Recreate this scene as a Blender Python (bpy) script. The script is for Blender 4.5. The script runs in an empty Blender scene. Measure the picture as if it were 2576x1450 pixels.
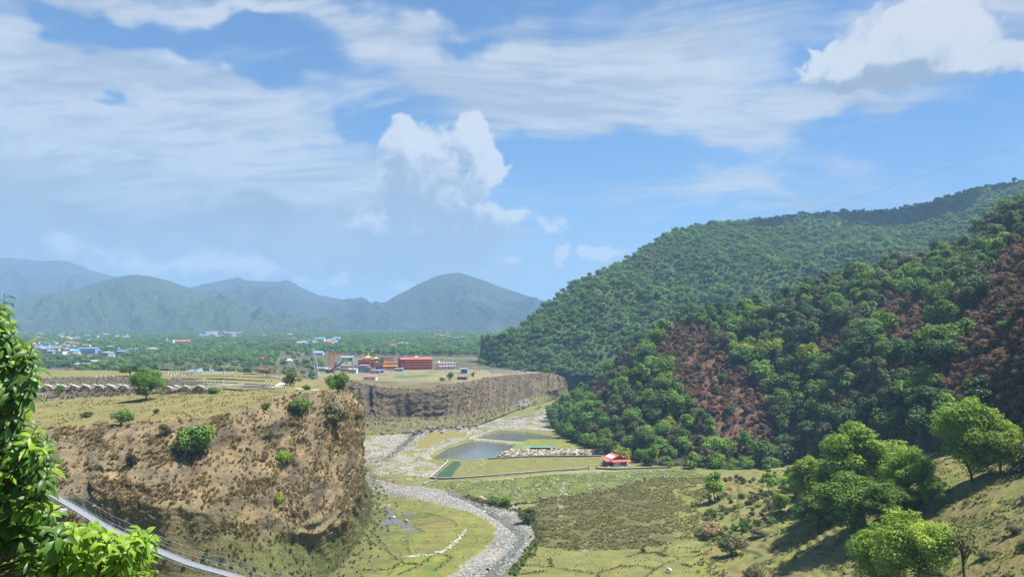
import bpy, math, random
import numpy as np
from mathutils import Vector, Matrix, Quaternion

scene = bpy.context.scene
COL = scene.collection
R_ = math.radians
rng = np.random.default_rng(7)
random.seed(7)

# ------------------------------------------------------------------ camera
F = 1860.0                     # focal length for a 2576 px wide picture
PITCH = math.atan(145.0 / F)
CP, SP = math.cos(PITCH), math.sin(PITCH)
EYE = 60.0
cam = bpy.data.cameras.new('camera')
cam.sensor_width = 36.0
cam.lens = 36.0 * F / 2576.0
cam.clip_start = 0.1
cam.clip_end = 60000.0
camo = bpy.data.objects.new('camera', cam)
camo.location = (0, 0, EYE)
camo.rotation_euler = (math.pi / 2 + PITCH, 0, 0)
COL.objects.link(camo)
scene.camera = camo

# ------------------------------------------------------------------ light
SUN_AZ, SUN_EL = R_(96.0), R_(63.0)
SUN = Vector((math.sin(SUN_AZ) * math.cos(SUN_EL), math.cos(SUN_AZ) * math.cos(SUN_EL), math.sin(SUN_EL)))
sl = bpy.data.lights.new('sun', 'SUN')
sl.energy = 4.8
sl.angle = R_(0.53)
sl.color = (1.0, 0.955, 0.88)
so = bpy.data.objects.new('sun', sl)
so.rotation_euler = SUN.to_track_quat('Z', 'Y').to_euler()
so.location = (200, 100, 900)
COL.objects.link(so)

scene.view_settings.view_transform = 'Standard'
scene.view_settings.look = 'None'
scene.view_settings.gamma = 1.0
scene.view_settings.use_curve_mapping = False
scene.view_settings.exposure = 1.3
scene.render.engine = 'CYCLES'
scene.cycles.max_bounces = 8
scene.cycles.diffuse_bounces = 4
scene.cycles.glossy_bounces = 2
scene.cycles.transmission_bounces = 3
scene.cycles.transparent_max_bounces = 8
scene.cycles.volume_bounces = 0
scene.cycles.use_denoising = True
scene.cycles.use_adaptive_sampling = True
scene.cycles.adaptive_threshold = 0.02
scene.cycles.caustics_reflective = False
scene.cycles.caustics_refractive = False


# ------------------------------------------------------------------ picture <-> world
def ray(u, v):
    a = (np.asarray(u, float) - 1288.0) / F
    b = (725.0 - np.asarray(v, float)) / F
    return a, CP - b * SP, SP + b * CP


def at(u, v, D):
    """world point seen at (u, v) at depth y = D"""
    dx, dy, dz = ray(u, v)
    s = D / dy
    return np.stack(np.broadcast_arrays(dx * s, dy * s, EYE + dz * s), -1)


def on(u, v, z):
    """world point seen at (u, v) at height z"""
    dx, dy, dz = ray(u, v)
    s = (z - EYE) / dz
    return np.stack(np.broadcast_arrays(dx * s, dy * s, np.zeros_like(s) + z), -1)


def proj(p):
    p = np.asarray(p, float)
    x, y, z = p[..., 0], p[..., 1], p[..., 2] - EYE
    d = y * CP + z * SP
    w = -y * SP + z * CP
    d = np.where(d < 0.05, 0.05, d)
    return 1288.0 + F * x / d, 725.0 - F * w / d


# ------------------------------------------------------------------ node helper
class NB:
    def __init__(self, tree):
        self.t = tree

    def node(self, kind, **kw):
        n = self.t.nodes.new(kind)
        for k, v in kw.items():
            setattr(n, k, v)
        return n

    def put(self, sock, val):
        if val is None:
            return
        if isinstance(val, bpy.types.NodeSocket):
            self.t.links.new(val, sock)
        else:
            if sock.type == 'RGBA' and len(val) == 3:
                val = (*val, 1.0)
            sock.default_value = val

    def m(self, op, a, b=None, c=None, clamp=False):
        n = self.node('ShaderNodeMath', operation=op, use_clamp=clamp)
        for i, q in enumerate((a, b, c)):
            self.put(n.inputs[i], q)
        return n.outputs[0]

    def vm(self, op, a, b=None, out=0):
        n = self.node('ShaderNodeVectorMath', operation=op)
        self.put(n.inputs[0], a)
        if b is not None:
            self.put(n.inputs[3] if op == 'SCALE' else n.inputs[1], b)
        return n.outputs[out]

    def noise(self, vec, scale, detail=3.0, rough=0.55, dist=0.0, color=False):
        n = self.node('ShaderNodeTexNoise')
        self.put(n.inputs['Vector'], vec)
        self.put(n.inputs['Scale'], scale)
        self.put(n.inputs['Detail'], detail)
        self.put(n.inputs['Roughness'], rough)
        self.put(n.inputs['Distortion'], dist)
        return n.outputs['Color' if color else 'Fac']

    def mix(self, fac, a, b, blend='MIX'):
        n = self.node('ShaderNodeMix', data_type='RGBA', blend_type=blend)
        self.put(n.inputs[0], fac)
        self.put(n.inputs[6], a)
        self.put(n.inputs[7], b)
        return n.outputs[2]

    def ss(self, x, lo, hi, a=0.0, b=1.0):
        n = self.node('ShaderNodeMapRange', interpolation_type='SMOOTHSTEP')
        for i, q in enumerate((x, lo, hi, a, b)):
            self.put(n.inputs[i], q)
        return n.outputs[0]

    def lin(self, x, lo, hi, a=0.0, b=1.0):
        n = self.node('ShaderNodeMapRange')
        for i, q in enumerate((x, lo, hi, a, b)):
            self.put(n.inputs[i], q)
        return n.outputs[0]

    def xyz(self, x, y, z):
        n = self.node('ShaderNodeCombineXYZ')
        for i, q in enumerate((x, y, z)):
            self.put(n.inputs[i], q)
        return n.outputs[0]

    def sep(self, v):
        n = self.node('ShaderNodeSeparateXYZ')
        self.put(n.inputs[0], v)
        return n.outputs

    def attr(self, name, out='Color'):
        return self.node('ShaderNodeAttribute', attribute_name=name).outputs[out]

    def bump(self, h, dist, strength=1.0):
        n = self.node('ShaderNodeBump')
        self.put(n.inputs['Height'], h)
        n.inputs['Distance'].default_value = dist
        n.inputs['Strength'].default_value = strength
        return n.outputs[0]


def new_mat(name):
    m = bpy.data.materials.new(name)
    m.use_nodes = True
    nt = m.node_tree
    nt.nodes.clear()
    nb = NB(nt)
    out = nb.node('ShaderNodeOutputMaterial')
    return m, nb, out


def bsdf(nb, out, color, rough=0.9, normal=None, spec=0.2, metallic=0.0):
    p = nb.node('ShaderNodeBsdfPrincipled')
    nb.put(p.inputs['Base Color'], color)
    nb.put(p.inputs['Roughness'], rough)
    p.inputs['Specular IOR Level'].default_value = spec
    p.inputs['Metallic'].default_value = metallic
    if normal is not None:
        nb.put(p.inputs['Normal'], normal)
    nb.t.links.new(p.outputs[0], out.inputs[0])
    return p


def simple(name, col, rough=0.7, vary=0.18, scale=1.5, spec=0.25, metallic=0.0, bump=0.0, corr=None):
    """painted or plain surface with weathering; corr: corrugation per metre"""
    m, nb, out = new_mat(name)
    co = nb.node('ShaderNodeTexCoord').outputs['Object']
    n = nb.noise(co, scale, 5.0, 0.62)
    n2 = nb.noise(co, scale * 7.0, 3.0, 0.6)
    k = nb.lin(nb.m('ADD', nb.m('MULTIPLY', n, 0.7), nb.m('MULTIPLY', n2, 0.3)), 0.3, 0.7, 1.0 - vary, 1.0 + vary)
    c = nb.mix(1.0, col, nb.xyz(k, k, k), 'MULTIPLY')
    nrm = None
    if corr:
        w = nb.node('ShaderNodeTexWave', wave_type='BANDS', bands_direction=corr[0])
        nb.put(w.inputs['Vector'], co)
        w.inputs['Scale'].default_value = corr[1]
        nrm = nb.bump(w.outputs['Fac'], 0.04, 0.8)
    elif bump:
        nrm = nb.bump(n2, bump)
    bsdf(nb, out, c, rough, nrm, spec, metallic)
    return m


# ------------------------------------------------------------------ sky
def angles(u, v):
    dx, dy, dz = ray(u, v)
    return math.atan2(dx, dy), math.atan2(dz, math.hypot(dx, dy))


_perm = np.random.default_rng(3).permutation(4096).astype(np.int32)
_ga = np.random.default_rng(4).uniform(0, 2 * np.pi, 4096)
_gx, _gy = np.cos(_ga).astype(np.float32), np.sin(_ga).astype(np.float32)


def gnoise(x, y, seed=0):
    x = np.asarray(x, np.float64)
    y = np.asarray(y, np.float64)
    xi = np.floor(x).astype(np.int64)
    yi = np.floor(y).astype(np.int64)
    xf = (x - xi).astype(np.float32)
    yf = (y - yi).astype(np.float32)
    ux = xf * xf * xf * (xf * (xf * 6 - 15) + 10)
    uy = yf * yf * yf * (yf * (yf * 6 - 15) + 10)

    def g(ix, iy, fx, fy):
        h = _perm[(_perm[(ix + seed * 17) & 4095] + iy + seed * 131) & 4095]
        return _gx[h] * fx + _gy[h] * fy
    a = g(xi, yi, xf, yf)
    b = g(xi + 1, yi, xf - 1, yf)
    c = g(xi, yi + 1, xf, yf - 1)
    d = g(xi + 1, yi + 1, xf - 1, yf - 1)
    return ((a + (b - a) * ux) * (1 - uy) + (c + (d - c) * ux) * uy) * 1.5


def fbm(x, y, octs=5, rough=0.5, seed=0, lac=2.03):
    t = 0.0
    amp = 1.0
    tot = 0.0
    for o in range(octs):
        t = t + amp * gnoise(x, y, seed + o)
        tot += amp
        amp *= rough
        x = np.asarray(x) * lac + 11.3
        y = np.asarray(y) * lac + 5.7
    return t / tot


def billow(x, y, octs=5, rough=0.5, seed=0):
    t = 0.0
    amp = 1.0
    tot = 0.0
    for o in range(octs):
        t = t + amp * (1.0 - 2.2 * np.abs(gnoise(x, y, seed + o)))
        tot += amp
        amp *= rough
        x = np.asarray(x) * 2.1 + 3.3
        y = np.asarray(y) * 2.1 + 8.1
    return t / tot


def sstep(x, a, b):
    t = np.clip((x - a) / (b - a), 0, 1)
    return t * t * (3 - 2 * t)


def clouds(az, el):
    """cloud colour and opacity for directions (azimuth, elevation)"""
    def blob(a, e, u, v, ru, rv, pw=1.0):
        ca, ce = angles(u, v)
        q = ((a - ca) * F / ru) ** 2 + ((e - ce) * F / rv) ** 2
        return np.exp(-0.7 * q ** pw)

    def total(a, e, items, pw=1.0):
        t = 0.0
        for w_, b in items:
            t = t + w_ * blob(a, e, *b, pw=pw)
        return t
    def over(col, al, c2, a2):
        o = a2 + al * (1 - a2)
        c = (c2 * a2[..., None] + col * (al * (1 - a2))[..., None]) / np.maximum(o, 1e-4)[..., None]
        return c, o
    # perspective of a level layer far overhead
    dz = np.sin(np.maximum(el, 0)) + 0.10
    px = np.sin(az) * np.cos(el) / dz
    py = np.cos(az) * np.cos(el) / dz
    X = px + 0.45 * py
    wx = fbm(px * 0.7, py * 0.7, 3, 0.5, 40)
    wy = fbm(px * 0.7 + 9, py * 0.7, 3, 0.5, 44)
    n1 = fbm(X * 0.8 + wx, py * 1.7 + wy, 6, 0.55, 1) * 0.5 + 0.5
    n2 = fbm(X * 2.1 + wx * 1.5, py * 6.5 + wy * 2.0, 5, 0.55, 8) * 0.5 + 0.5
    a1 = az + 0.07 * fbm(az * 9, el * 14, 4, 0.5, 20)
    e1 = el + 0.045 * fbm(az * 9 + 5, el * 14, 4, 0.5, 24)
    n3 = fbm(X * 6.0 + wx * 4, py * 17.0 + wy * 5, 4, 0.6, 14) * 0.5 + 0.5
    n4 = billow(X * 3.2 + wx * 2, py * 8.0 + wy * 2, 4, 0.55, 18) * 0.5 + 0.5
    veil = n1 * 0.42 + n2 * 0.30 + n3 * 0.12 + n4 * 0.16
    cover = total(a1, e1, DECK)
    dens = veil + (cover - 0.50) * 0.62
    deck = sstep(dens, 0.33, 0.74) * (0.80 + 0.20 * sstep(n3 + n4 * .6, .5, 1.0))
    gap = np.clip(total(a1, e1, [(1.0, g_) for g_ in GAPS]), 0, 1)
    deck = deck * (1 - gap * sstep(0.55 - n2 + gap * 0.75, 0.2, 0.8)) * 0.95
    sh = sstep(fbm(X * 1.5 + wx, py * 4.2, 5, 0.55, 30) + (n4 - .5) * .55 + (n3 - .5) * .5, -0.35, 0.45)
    lowf = sstep(el, 0.05, 0.24)[..., None]
    lo = np.array((0.54, 0.60, 0.69)) + sh[..., None] * np.array((0.17, 0.155, 0.13))
    hi = np.array((0.54, 0.60, 0.71)) + sh[..., None] * np.array((0.26, 0.235, 0.19))
    col = lo * (1 - lowf) + hi * lowf
    al = deck

    # pale murk towards the horizon
    mk = np.exp(-(np.maximum(el - 0.02, 0) / 0.115) ** 2) * (0.50 + 0.38 * sstep(az, 0.32, -0.12))
    mk = mk * (0.88 + 0.24 * (n1 - .5))
    col, al = over(col, al, np.array((0.56, 0.61, 0.69)) + (n2 - .5)[..., None] * np.array((0.10, 0.09, 0.08)), np.clip(mk, 0, 1))
    # soft grey banks low over the mountains
    bn = fbm(az * 9, el * 19, 5, 0.55, 50)
    bank = total(a1, e1, BANK)
    ba = sstep(bank + bn * 0.6, 0.10, 0.80) * 0.85
    bc = np.array((0.33, 0.41, 0.52)) + sstep(bn, -0.3, 0.4)[..., None] * np.array((0.14, 0.12, 0.10))
    col, al = over(col, al, bc, ba)

    # heaped clouds
    k = 1.25
    wa = az + 0.016 * fbm(az * 22, el * 26, 4, 0.5, 60)
    we = el + 0.014 * fbm(az * 22 + 4, el * 26, 4, 0.5, 64)

    def heap(a, e, octs=6):
        t = total(a, e, CUMULUS, 1.15)
        return t + 0.40 * (billow(a * 17 * k, e * 19 * k, octs, 0.56, 70) - 0.33) + 0.26 * fbm(a * 38, e * 42, 4, 0.6, 78)
    h0 = heap(wa, we)
    h1 = heap(wa + 0.010, we + 0.017, 4)
    h2 = heap(wa + 0.022, we + 0.036, 3)
    soft = 0.20 + 0.36 * sstep(fbm(az * 14, el * 14, 2, 0.5, 90), -0.3, 0.4)
    ca = sstep(h0, 0.34, 0.34 + soft) * 0.96
    lit = 0.60 + 0.75 * (h0 - h1) + 0.45 * (h0 - h2)
    lit = lit - 0.55 * np.clip(total(a1, e1, GREY), 0, 1.2) + 0.30 * billow(wa * 40, we * 44, 4, 0.55, 95)
    lit = lit + 0.12 * (1 - sstep(h0, 0.43, 0.75)) - .12
    lit = sstep(lit, 0.02, 1.1)[..., None]
    warm = (1 - sstep(el, 0.05, 0.14))[..., None]
    cc = np.array((0.43, 0.51, 0.64)) * (1 - lit) + (np.array((0.93, 0.95, 0.98)) * (1 - warm) + np.array((0.98, 0.95, 0.92)) * warm) * lit
    ca = ca * (1 - 0.15 * warm[..., 0])
    return over(col, al, cc, ca)


def cloud_image(name, az0, az1, el0, el1, w, h):
    az = az0 + (np.arange(w) + 0.5) / w * (az1 - az0)
    el = el0 + (np.arange(h) + 0.5) / h * (el1 - el0)
    a, e = np.meshgrid(az, el)
    c, al = clouds(a, e)
    px = np.empty((h, w, 4), np.float32)
    px[..., :3] = c
    px[..., 3] = al
    im = bpy.data.images.new(name, w, h, alpha=True, float_buffer=True)
    im.colorspace_settings.name = 'Non-Color'
    im.alpha_mode = 'CHANNEL_PACKED'
    im.pixels.foreach_set(px.ravel())
    im.update()
    return im


def build_world():
    w = bpy.data.worlds.new('World')
    scene.world = w
    w.use_nodes = True
    nt = w.node_tree
    nt.nodes.clear()
    nb = NB(nt)
    out = nb.node('ShaderNodeOutputWorld')
    bg = nb.node('ShaderNodeBackground')
    bg.inputs['Strength'].default_value = SKY_STRENGTH
    nt.links.new(bg.outputs[0], out.inputs[0])
    sky = nb.node('ShaderNodeTexSky', sky_type='NISHITA', sun_disc=False)
    sky.sun_elevation = SUN_EL
    sky.sun_rotation = SUN_AZ
    sky.altitude = 700.0
    sky.air_density = 1.0
    sky.dust_density = 0.3
    sky.ozone_density = 1.0
    d = nb.node('ShaderNodeTexCoord').outputs['Generated']
    s = nb.sep(d)
    az = nb.m('ARCTAN2', s[0], s[1])
    el = nb.m('ARCSINE', s[2])

    def layer(im, az0, az1, el0, el1):
        v = nb.xyz(nb.lin(az, az0, az1), nb.lin(el, el0, el1), 0.0)
        n = nb.node('ShaderNodeTexImage', image=im, interpolation='Cubic', extension='EXTEND')
        nb.put(n.inputs[0], v)
        return n.outputs
    A1 = (-0.84, 0.84, -0.02, 0.66)
    A2 = (-math.pi, math.pi, -0.02, math.pi / 2)
    whole = layer(cloud_image('sky_clouds_all', *A2, 1440, 366), *A2)
    front = layer(cloud_image('sky_clouds_front', *A1, 1680, 680), *A1)
    f = nb.m('MULTIPLY', nb.ss(nb.m('ABSOLUTE', az), 0.74, 0.83, 1.0, 0.0), nb.ss(el, 0.58, 0.65, 1.0, 0.0))
    colr = nb.mix(f, whole[0], front[0])
    al = nb.m('ADD', nb.m('MULTIPLY', whole[1], nb.m('SUBTRACT', 1.0, f)), nb.m('MULTIPLY', front[1], f))
    g = CLOUD_GAIN / SKY_STRENGTH
    base = nb.mix(1.0, sky.outputs[0], SKY_TINT, 'MULTIPLY')
    c = nb.mix(al, base, nb.vm('SCALE', colr, g))
    nt.links.new(c, bg.inputs[0])


SKY_STRENGTH = 0.09
CLOUD_GAIN = 0.35
SKY_TINT = (0.35, 0.54, 0.70)
DECK = [(1.05, (130, 330, 430, 250)), (0.95, (560, 430, 380, 170)), (0.65, (880, 430, 200, 80)), (1.1, (300, 640, 560, 120)), (0.7, (900, 620, 300, 90)),
        (0.6, (330, 40, 330, 50)), (0.45, (770, 245, 150, 28)), (0.55, (820, 45, 230, 45)), (0.55, (1000, 120, 130, 45)), (0.5, (1110, 190, 110, 40)),
        (0.7, (1300, 190, 170, 55)), (0.75, (1500, 235, 200, 60)), (0.65, (1720, 285, 230, 60)), (0.7, (1700, 90, 260, 100)), (0.5, (1930, 330, 150, 50)),
        (0.65, (1930, 480, 300, 50)), (0.5, (1330, 310, 130, 32)), (0.5, (2140, 255, 170, 34)), (0.55, (2420, 40, 260, 80)), (0.45, (1250, 70, 120, 30)), (0.5, (1090, 75, 60, 16)),
        (0.6, (-700, 300, 500, 400)), (0.5, (3400, 200, 450, 220))]
GAPS = [(130, 55, 120, 34), (350, 80, 130, 40), (570, 140, 100, 36), (800, 165, 190, 60), (690, 95, 120, 32), (960, 290, 130, 42),
        (320, 237, 34, 18), (890, 335, 60, 40), (1180, 110, 90, 40), (1420, 410, 130, 60), (1300, 25, 100, 30), (2050, 140, 80, 60), (2350, 330, 260, 60)]
CUMULUS = [(0.75, (1040, 355, 62, 50)), (0.8, (1085, 430, 90, 75)), (0.6, (1010, 480, 80, 60)), (0.7, (1195, 325, 46, 46)), (0.6, (1205, 400, 60, 60)), (0.5, (1240, 440, 36, 30)),
           (0.75, (1165, 510, 66, 46)), (0.65, (1000, 570, 100, 46)), (0.75, (1110, 590, 150, 50)), (0.6, (1050, 640, 130, 26)), (0.62, (1300, 545, 65, 26)), (0.6, (1400, 572, 38, 22)), (0.45, (930, 570, 40, 30)),
           (0.95, (2335, 50, 75, 60)), (0.85, (2250, 110, 110, 60)), (0.8, (2310, 155, 190, 48)), (0.6, (2150, 165, 90, 30)), (0.6, (2480, 158, 90, 20)),
           (0.7, (1530, 636, 50, 16)), (0.6, (1480, 640, 40, 14)), (0.62, (1405, 628, 16, 16)), (0.6, (1390, 657, 34, 11)), (0.6, (1290, 655, 24, 16)), (0.6, (1235, 676, 24, 13)),
           (0.75, (868, 698, 34, 17)), (0.6, (800, 655, 28, 10)), (0.62, (660, 674, 70, 20)), (0.62, (530, 655, 80, 28)), (0.58, (150, 615, 50, 34)), (0.52, (430, 690, 70, 22)), (0.6, (1010, 715, 44, 13)), (0.5, (300, 660, 90, 26)), (0.5, (760, 705, 60, 14)),
           (0.5, (-500, 600, 120, 60)), (0.5, (3100, 500, 160, 60)), (0.5, (-1500, 400, 200, 90)), (0.5, (4300, 400, 200, 90))]
GREY = [(1.2, (1090, 585, 170, 62)), (0.8, (1050, 480, 70, 60)), (0.5, (1180, 590, 90, 40)), (0.3, (2300, 185, 170, 40)), (0.5, (1000, 650, 160, 40))]
BANK = [(1.0, (640, 565, 130, 45)), (0.95, (60, 520, 130, 65)), (1.1, (1080, 600, 150, 50)), (0.8, (1000, 650, 130, 28)), (0.5, (380, 580, 160, 40)), (0.6, (300, 690, 500, 50)), (0.45, (1000, 700, 260, 40)), (0.3, (-600, 600, 500, 90))]
build_world()

# ------------------------------------------------------------------ mesh helpers
def mesh_np(name, verts, quads=None, tris=None, smooth=True, cols=None, mats=None, mat_idx=None):
    me = bpy.data.meshes.new(name)
    verts = np.asarray(verts, np.float32).reshape(-1, 3)
    loops = []
    sizes = []
    if quads is not None and len(quads):
        loops.append(np.asarray(quads, np.int32).ravel())
        sizes.append(np.full(len(quads), 4, np.int32))
    if tris is not None and len(tris):
        loops.append(np.asarray(tris, np.int32).ravel())
        sizes.append(np.full(len(tris), 3, np.int32))
    lv = np.concatenate(loops)
    sz = np.concatenate(sizes)
    st = np.concatenate(([0], np.cumsum(sz)[:-1])).astype(np.int32)
    me.vertices.add(len(verts))
    me.vertices.foreach_set('co', verts.ravel())
    me.loops.add(len(lv))
    me.loops.foreach_set('vertex_index', lv)
    me.polygons.add(len(sz))
    me.polygons.foreach_set('loop_start', st)
    me.polygons.foreach_set('loop_total', sz)
    if mat_idx is not None:
        me.polygons.foreach_set('material_index', np.asarray(mat_idx, np.int32))
    me.polygons.foreach_set('use_smooth', np.full(len(sz), smooth))
    if cols is not None:
        a = me.color_attributes.new('Col', 'FLOAT_COLOR', 'POINT')
        c = np.ones((len(verts), 4), np.float32)
        cols = np.asarray(cols)
        c[:, :3] = cols if cols.ndim == 2 else cols[:, None]
        a.data.foreach_set('color', c.ravel())
    me.update(calc_edges=True)
    for m_ in (mats or []):
        me.materials.append(m_)
    return me


def link(name, me, mat=None, parent=None, loc=None, **props):
    o = bpy.data.objects.new(name, me)
    COL.objects.link(o)
    if mat is not None and me is not None and not len(me.materials):
        me.materials.append(mat)
    if parent is not None:
        o.parent = parent
    if loc is not None:
        o.location = loc
    for k, v in props.items():
        o[k] = v
    return o


def thing(name, label, cat, loc=(0, 0, 0), rz=0.0, group=None):
    o = bpy.data.objects.new(name, None)
    COL.objects.link(o)
    o.empty_display_size = 0.5
    o.location = loc
    o.rotation_euler = (0, 0, rz)
    o['label'] = label
    o['category'] = cat
    if group:
        o['group'] = group
    return o


def tag(o, label, cat, group=None):
    o['label'] = label
    o['category'] = cat
    if group:
        o['group'] = group
    return o


def grid_quads(nu, nv, flip=False):
    i = np.arange(nu - 1)[:, None] * nv + np.arange(nv - 1)[None, :]
    q = np.stack((i, i + nv, i + nv + 1, i + 1), -1).reshape(-1, 4)
    return q[:, ::-1] if flip else q


def resample(pts, n):
    pts = np.asarray(pts, float)
    # Catmull-Rom through the points, then even spacing
    P = np.vstack((2 * pts[0] - pts[1], pts, 2 * pts[-1] - pts[-2]))
    out = []
    for i in range(len(pts) - 1):
        p0, p1, p2, p3 = P[i:i + 4]
        t = np.linspace(0, 1, 24, endpoint=False)[:, None]
        cr = 0.5 * (2 * p1 + (p2 - p0) * t + (2 * p0 - 5 * p1 + 4 * p2 - p3) * t ** 2 + (3 * p1 - p0 - 3 * p2 + p3) * t ** 3)
        li = p1 + (p2 - p1) * t
        out.append(0.6 * cr + 0.4 * li)
    out.append(pts[-1:])
    q = np.vstack(out)
    d = np.concatenate(([0], np.cumsum(np.linalg.norm(np.diff(q[:, :3], axis=0), axis=1))))
    s = np.linspace(0, d[-1], n)
    return np.stack([np.interp(s, d, q[:, k]) for k in range(q.shape[1])], -1), s


def station_resample(lists, n):
    """several polylines with matching stations, resampled together along the mean length"""
    A = [np.asarray(a, float) for a in lists]
    seg = np.mean([np.linalg.norm(np.diff(a, axis=0), axis=1) for a in A], axis=0)
    d = np.concatenate(([0], np.cumsum(seg)))
    s = np.linspace(0, d[-1], n)
    res = []
    for a in A:
        P = np.vstack((2 * a[0] - a[1], a, 2 * a[-1] - a[-2]))
        k = np.clip(np.searchsorted(d, s, side='right') - 1, 0, len(d) - 2)
        t = ((s - d[k]) / (d[k + 1] - d[k]))[:, None]
        p0, p1, p2, p3 = P[k], P[k + 1], P[k + 2], P[k + 3]
        cr = 0.5 * (2 * p1 + (p2 - p0) * t + (2 * p0 - 5 * p1 + 4 * p2 - p3) * t ** 2 + (3 * p1 - p0 - 3 * p2 + p3) * t ** 3)
        res.append(0.5 * cr + 0.5 * (p1 + (p2 - p1) * t))
    return res, s


def inside(poly, x, y):
    poly = np.asarray(poly)[:, :2]
    res = np.zeros(x.shape, bool)
    bb = (x >= poly[:, 0].min()) & (x <= poly[:, 0].max()) & (y >= poly[:, 1].min()) & (y <= poly[:, 1].max())
    if not bb.any():
        return res
    xs, ys = x[bb], y[bb]
    r = np.zeros(xs.shape, bool)
    n = len(poly)
    for i in range(n):
        x1, y1 = poly[i]
        x2, y2 = poly[(i + 1) % n]
        if y1 == y2:
            continue
        c = ((y1 > ys) != (y2 > ys)) & (xs < (x2 - x1) * (ys - y1) / (y2 - y1) + x1)
        r ^= c
    res[bb] = r
    return res


def line_dist(pl, x, y, maxd=30.0):
    """distance to a polyline (only where within maxd of its box) and the index of the nearest segment"""
    pl = np.asarray(pl)[:, :2]
    D = np.full(x.shape, 1e6)
    bb = (x > pl[:, 0].min() - maxd) & (x < pl[:, 0].max() + maxd) & (y > pl[:, 1].min() - maxd) & (y < pl[:, 1].max() + maxd)
    if not bb.any():
        return D
    xs, ys = x[bb], y[bb]
    d = np.full(xs.shape, 1e12)
    for (x1, y1), (x2, y2) in zip(pl[:-1], pl[1:]):
        vx, vy = x2 - x1, y2 - y1
        L = vx * vx + vy * vy + 1e-9
        t = np.clip(((xs - x1) * vx + (ys - y1) * vy) / L, 0, 1)
        d = np.minimum(d, (xs - x1 - t * vx) ** 2 + (ys - y1 - t * vy) ** 2)
    D[bb] = np.sqrt(d)
    return D


def nearest_on(pl, x, y):
    """distance to a dense polyline with the z of its nearest point"""
    pl = np.asarray(pl)
    out = np.empty(x.shape)
    z = np.empty(x.shape)
    for i in range(0, len(x), 4000):
        dx = x[i:i + 4000, None] - pl[None, :, 0]
        dy = y[i:i + 4000, None] - pl[None, :, 1]
        d2 = dx * dx + dy * dy
        k = d2.argmin(1)
        d = np.sqrt(d2)
        dm = d[np.arange(len(k)), k]
        w = np.exp(-(d - dm[:, None]) / 9.0)
        out[i:i + 4000] = dm
        z[i:i + 4000] = (w * pl[None, :, 2]).sum(1) / w.sum(1)
    return out, z


# ------------------------------------------------------------------ lie of the land
def P3(lst):
    return np.array([on(u, v, z) for u, v, z in lst])


def A3(lst):
    return np.array([at(u, v, D) for u, v, D in lst])


# the near terrace cliff: edge, foot of the steep face, toe of its slope
NE = A3([(-330, 1100, 196), (0, 1085, 190), (150, 1075, 188), (300, 1065, 186), (430, 1060, 185), (540, 1048, 186), (640, 1020, 193), (740, 992, 205), (800, 984, 212), (850, 988, 219),
         (870, 997, 229), (872, 984, 250), (866, 974, 285), (854, 963, 335), (840, 956, 400), (828, 951, 480), (825, 950, 560)])
NM = A3([(-360, 1240, 172), (0, 1230, 167), (140, 1240, 166), (300, 1250, 164), (430, 1270, 163), (540, 1280, 167),
         (620, 1315, 174), (700, 1332, 183), (780, 1332, 192), (846, 1310, 206), (884, 1245, 227), (884, 1190, 258), (876, 1150, 308), (868, 1120, 365), (862, 1095, 430), (858, 1080, 500), (850, 1060, 570)])
NB_ = P3([(-440, 1560, 5), (-40, 1560, 5), (120, 1560, 4.5), (300, 1560, 4), (450, 1560, 3), (600, 1560, 1.5), (700, 1540, .5), (780, 1490, .1), (845, 1430, .1), (898, 1372, 0),
          (930, 1300, 0), (934, 1255, 0), (927, 1228, 0), (910, 1190, 0), (897, 1160, 0), (889, 1135, 0), (880, 1112, 0)])
# the far terrace cliff
FE = P3([(824, 950.5, 34), (870, 953, 33), (920, 966, 30.8), (1000, 976, 29), (1100, 972, 29.5), (1190, 957, 29.5), (1240, 949, 29.5), (1290, 942, 30), (1350, 938, 31), (1388, 937, 31.5)])
FE = np.vstack((FE, A3([(1406, 945, 800), (1416, 941, 850), (1428, 934, 940)])))
FM = np.vstack((A3([(842, 1010, 572), (870, 1012, 568), (925, 1040, 536)]), P3([(1000, 1046, 9.5), (1100, 1046, 8), (1190, 1030, 7.5), (1240, 1016, 8), (1290, 1005, 8.5), (1350, 991, 12), (1388, 982, 15)]), A3([(1421, 972, 805), (1434, 968, 850), (1450, 962, 950)])))
FB = P3([(876, 1106, 0), (892, 1096, 0), (940, 1092, 0), (1000, 1088, .5), (1100, 1076, 1), (1190, 1066, 2.2), (1250, 1045, 4), (1300, 1026, 5), (1350, 1014, 5.5), (1396, 1001, 6.5)])
FB = np.vstack((FB, A3([(1434, 988, 812), (1456, 984, 858), (1474, 975, 960)])))

(nE, nM, nB), nS = station_resample((NE, NM, NB_), 520)
(fE, fM, fB), fS = station_resample((FE, FM, FB), 520)


def ragged(E, M, S, a1, l1, a2, l2, seed):
    # gullies bite into the rim and run down the face
    t = np.gradient(E[:, :2], axis=0)
    t /= np.linalg.norm(t, axis=1)[:, None] + 1e-9
    for _ in range(10):
        t = np.vstack((t[:1], (t[:-2] + t[1:-1] + t[2:]) / 3, t[-1:]))
    nn = np.stack((t[:, 1], -t[:, 0]), -1)
    d = (billow(S / l1, S * 0 + 3.3, 3, .55, seed) - .35) * a1 + fbm(S / l2, S * 0 + 1.7, 3, .6, seed + 5) * a2
    d = d * np.minimum(1, np.minimum(np.arange(len(S)), np.arange(len(S))[::-1]) / 12.0)
    E[:, :2] += nn * d[:, None]
    E[:, 2] += fbm(S / l2, S * 0 + 7.1, 3, .55, seed + 9) * .5
    M[:, :2] += nn * (d * .75)[:, None]


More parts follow.
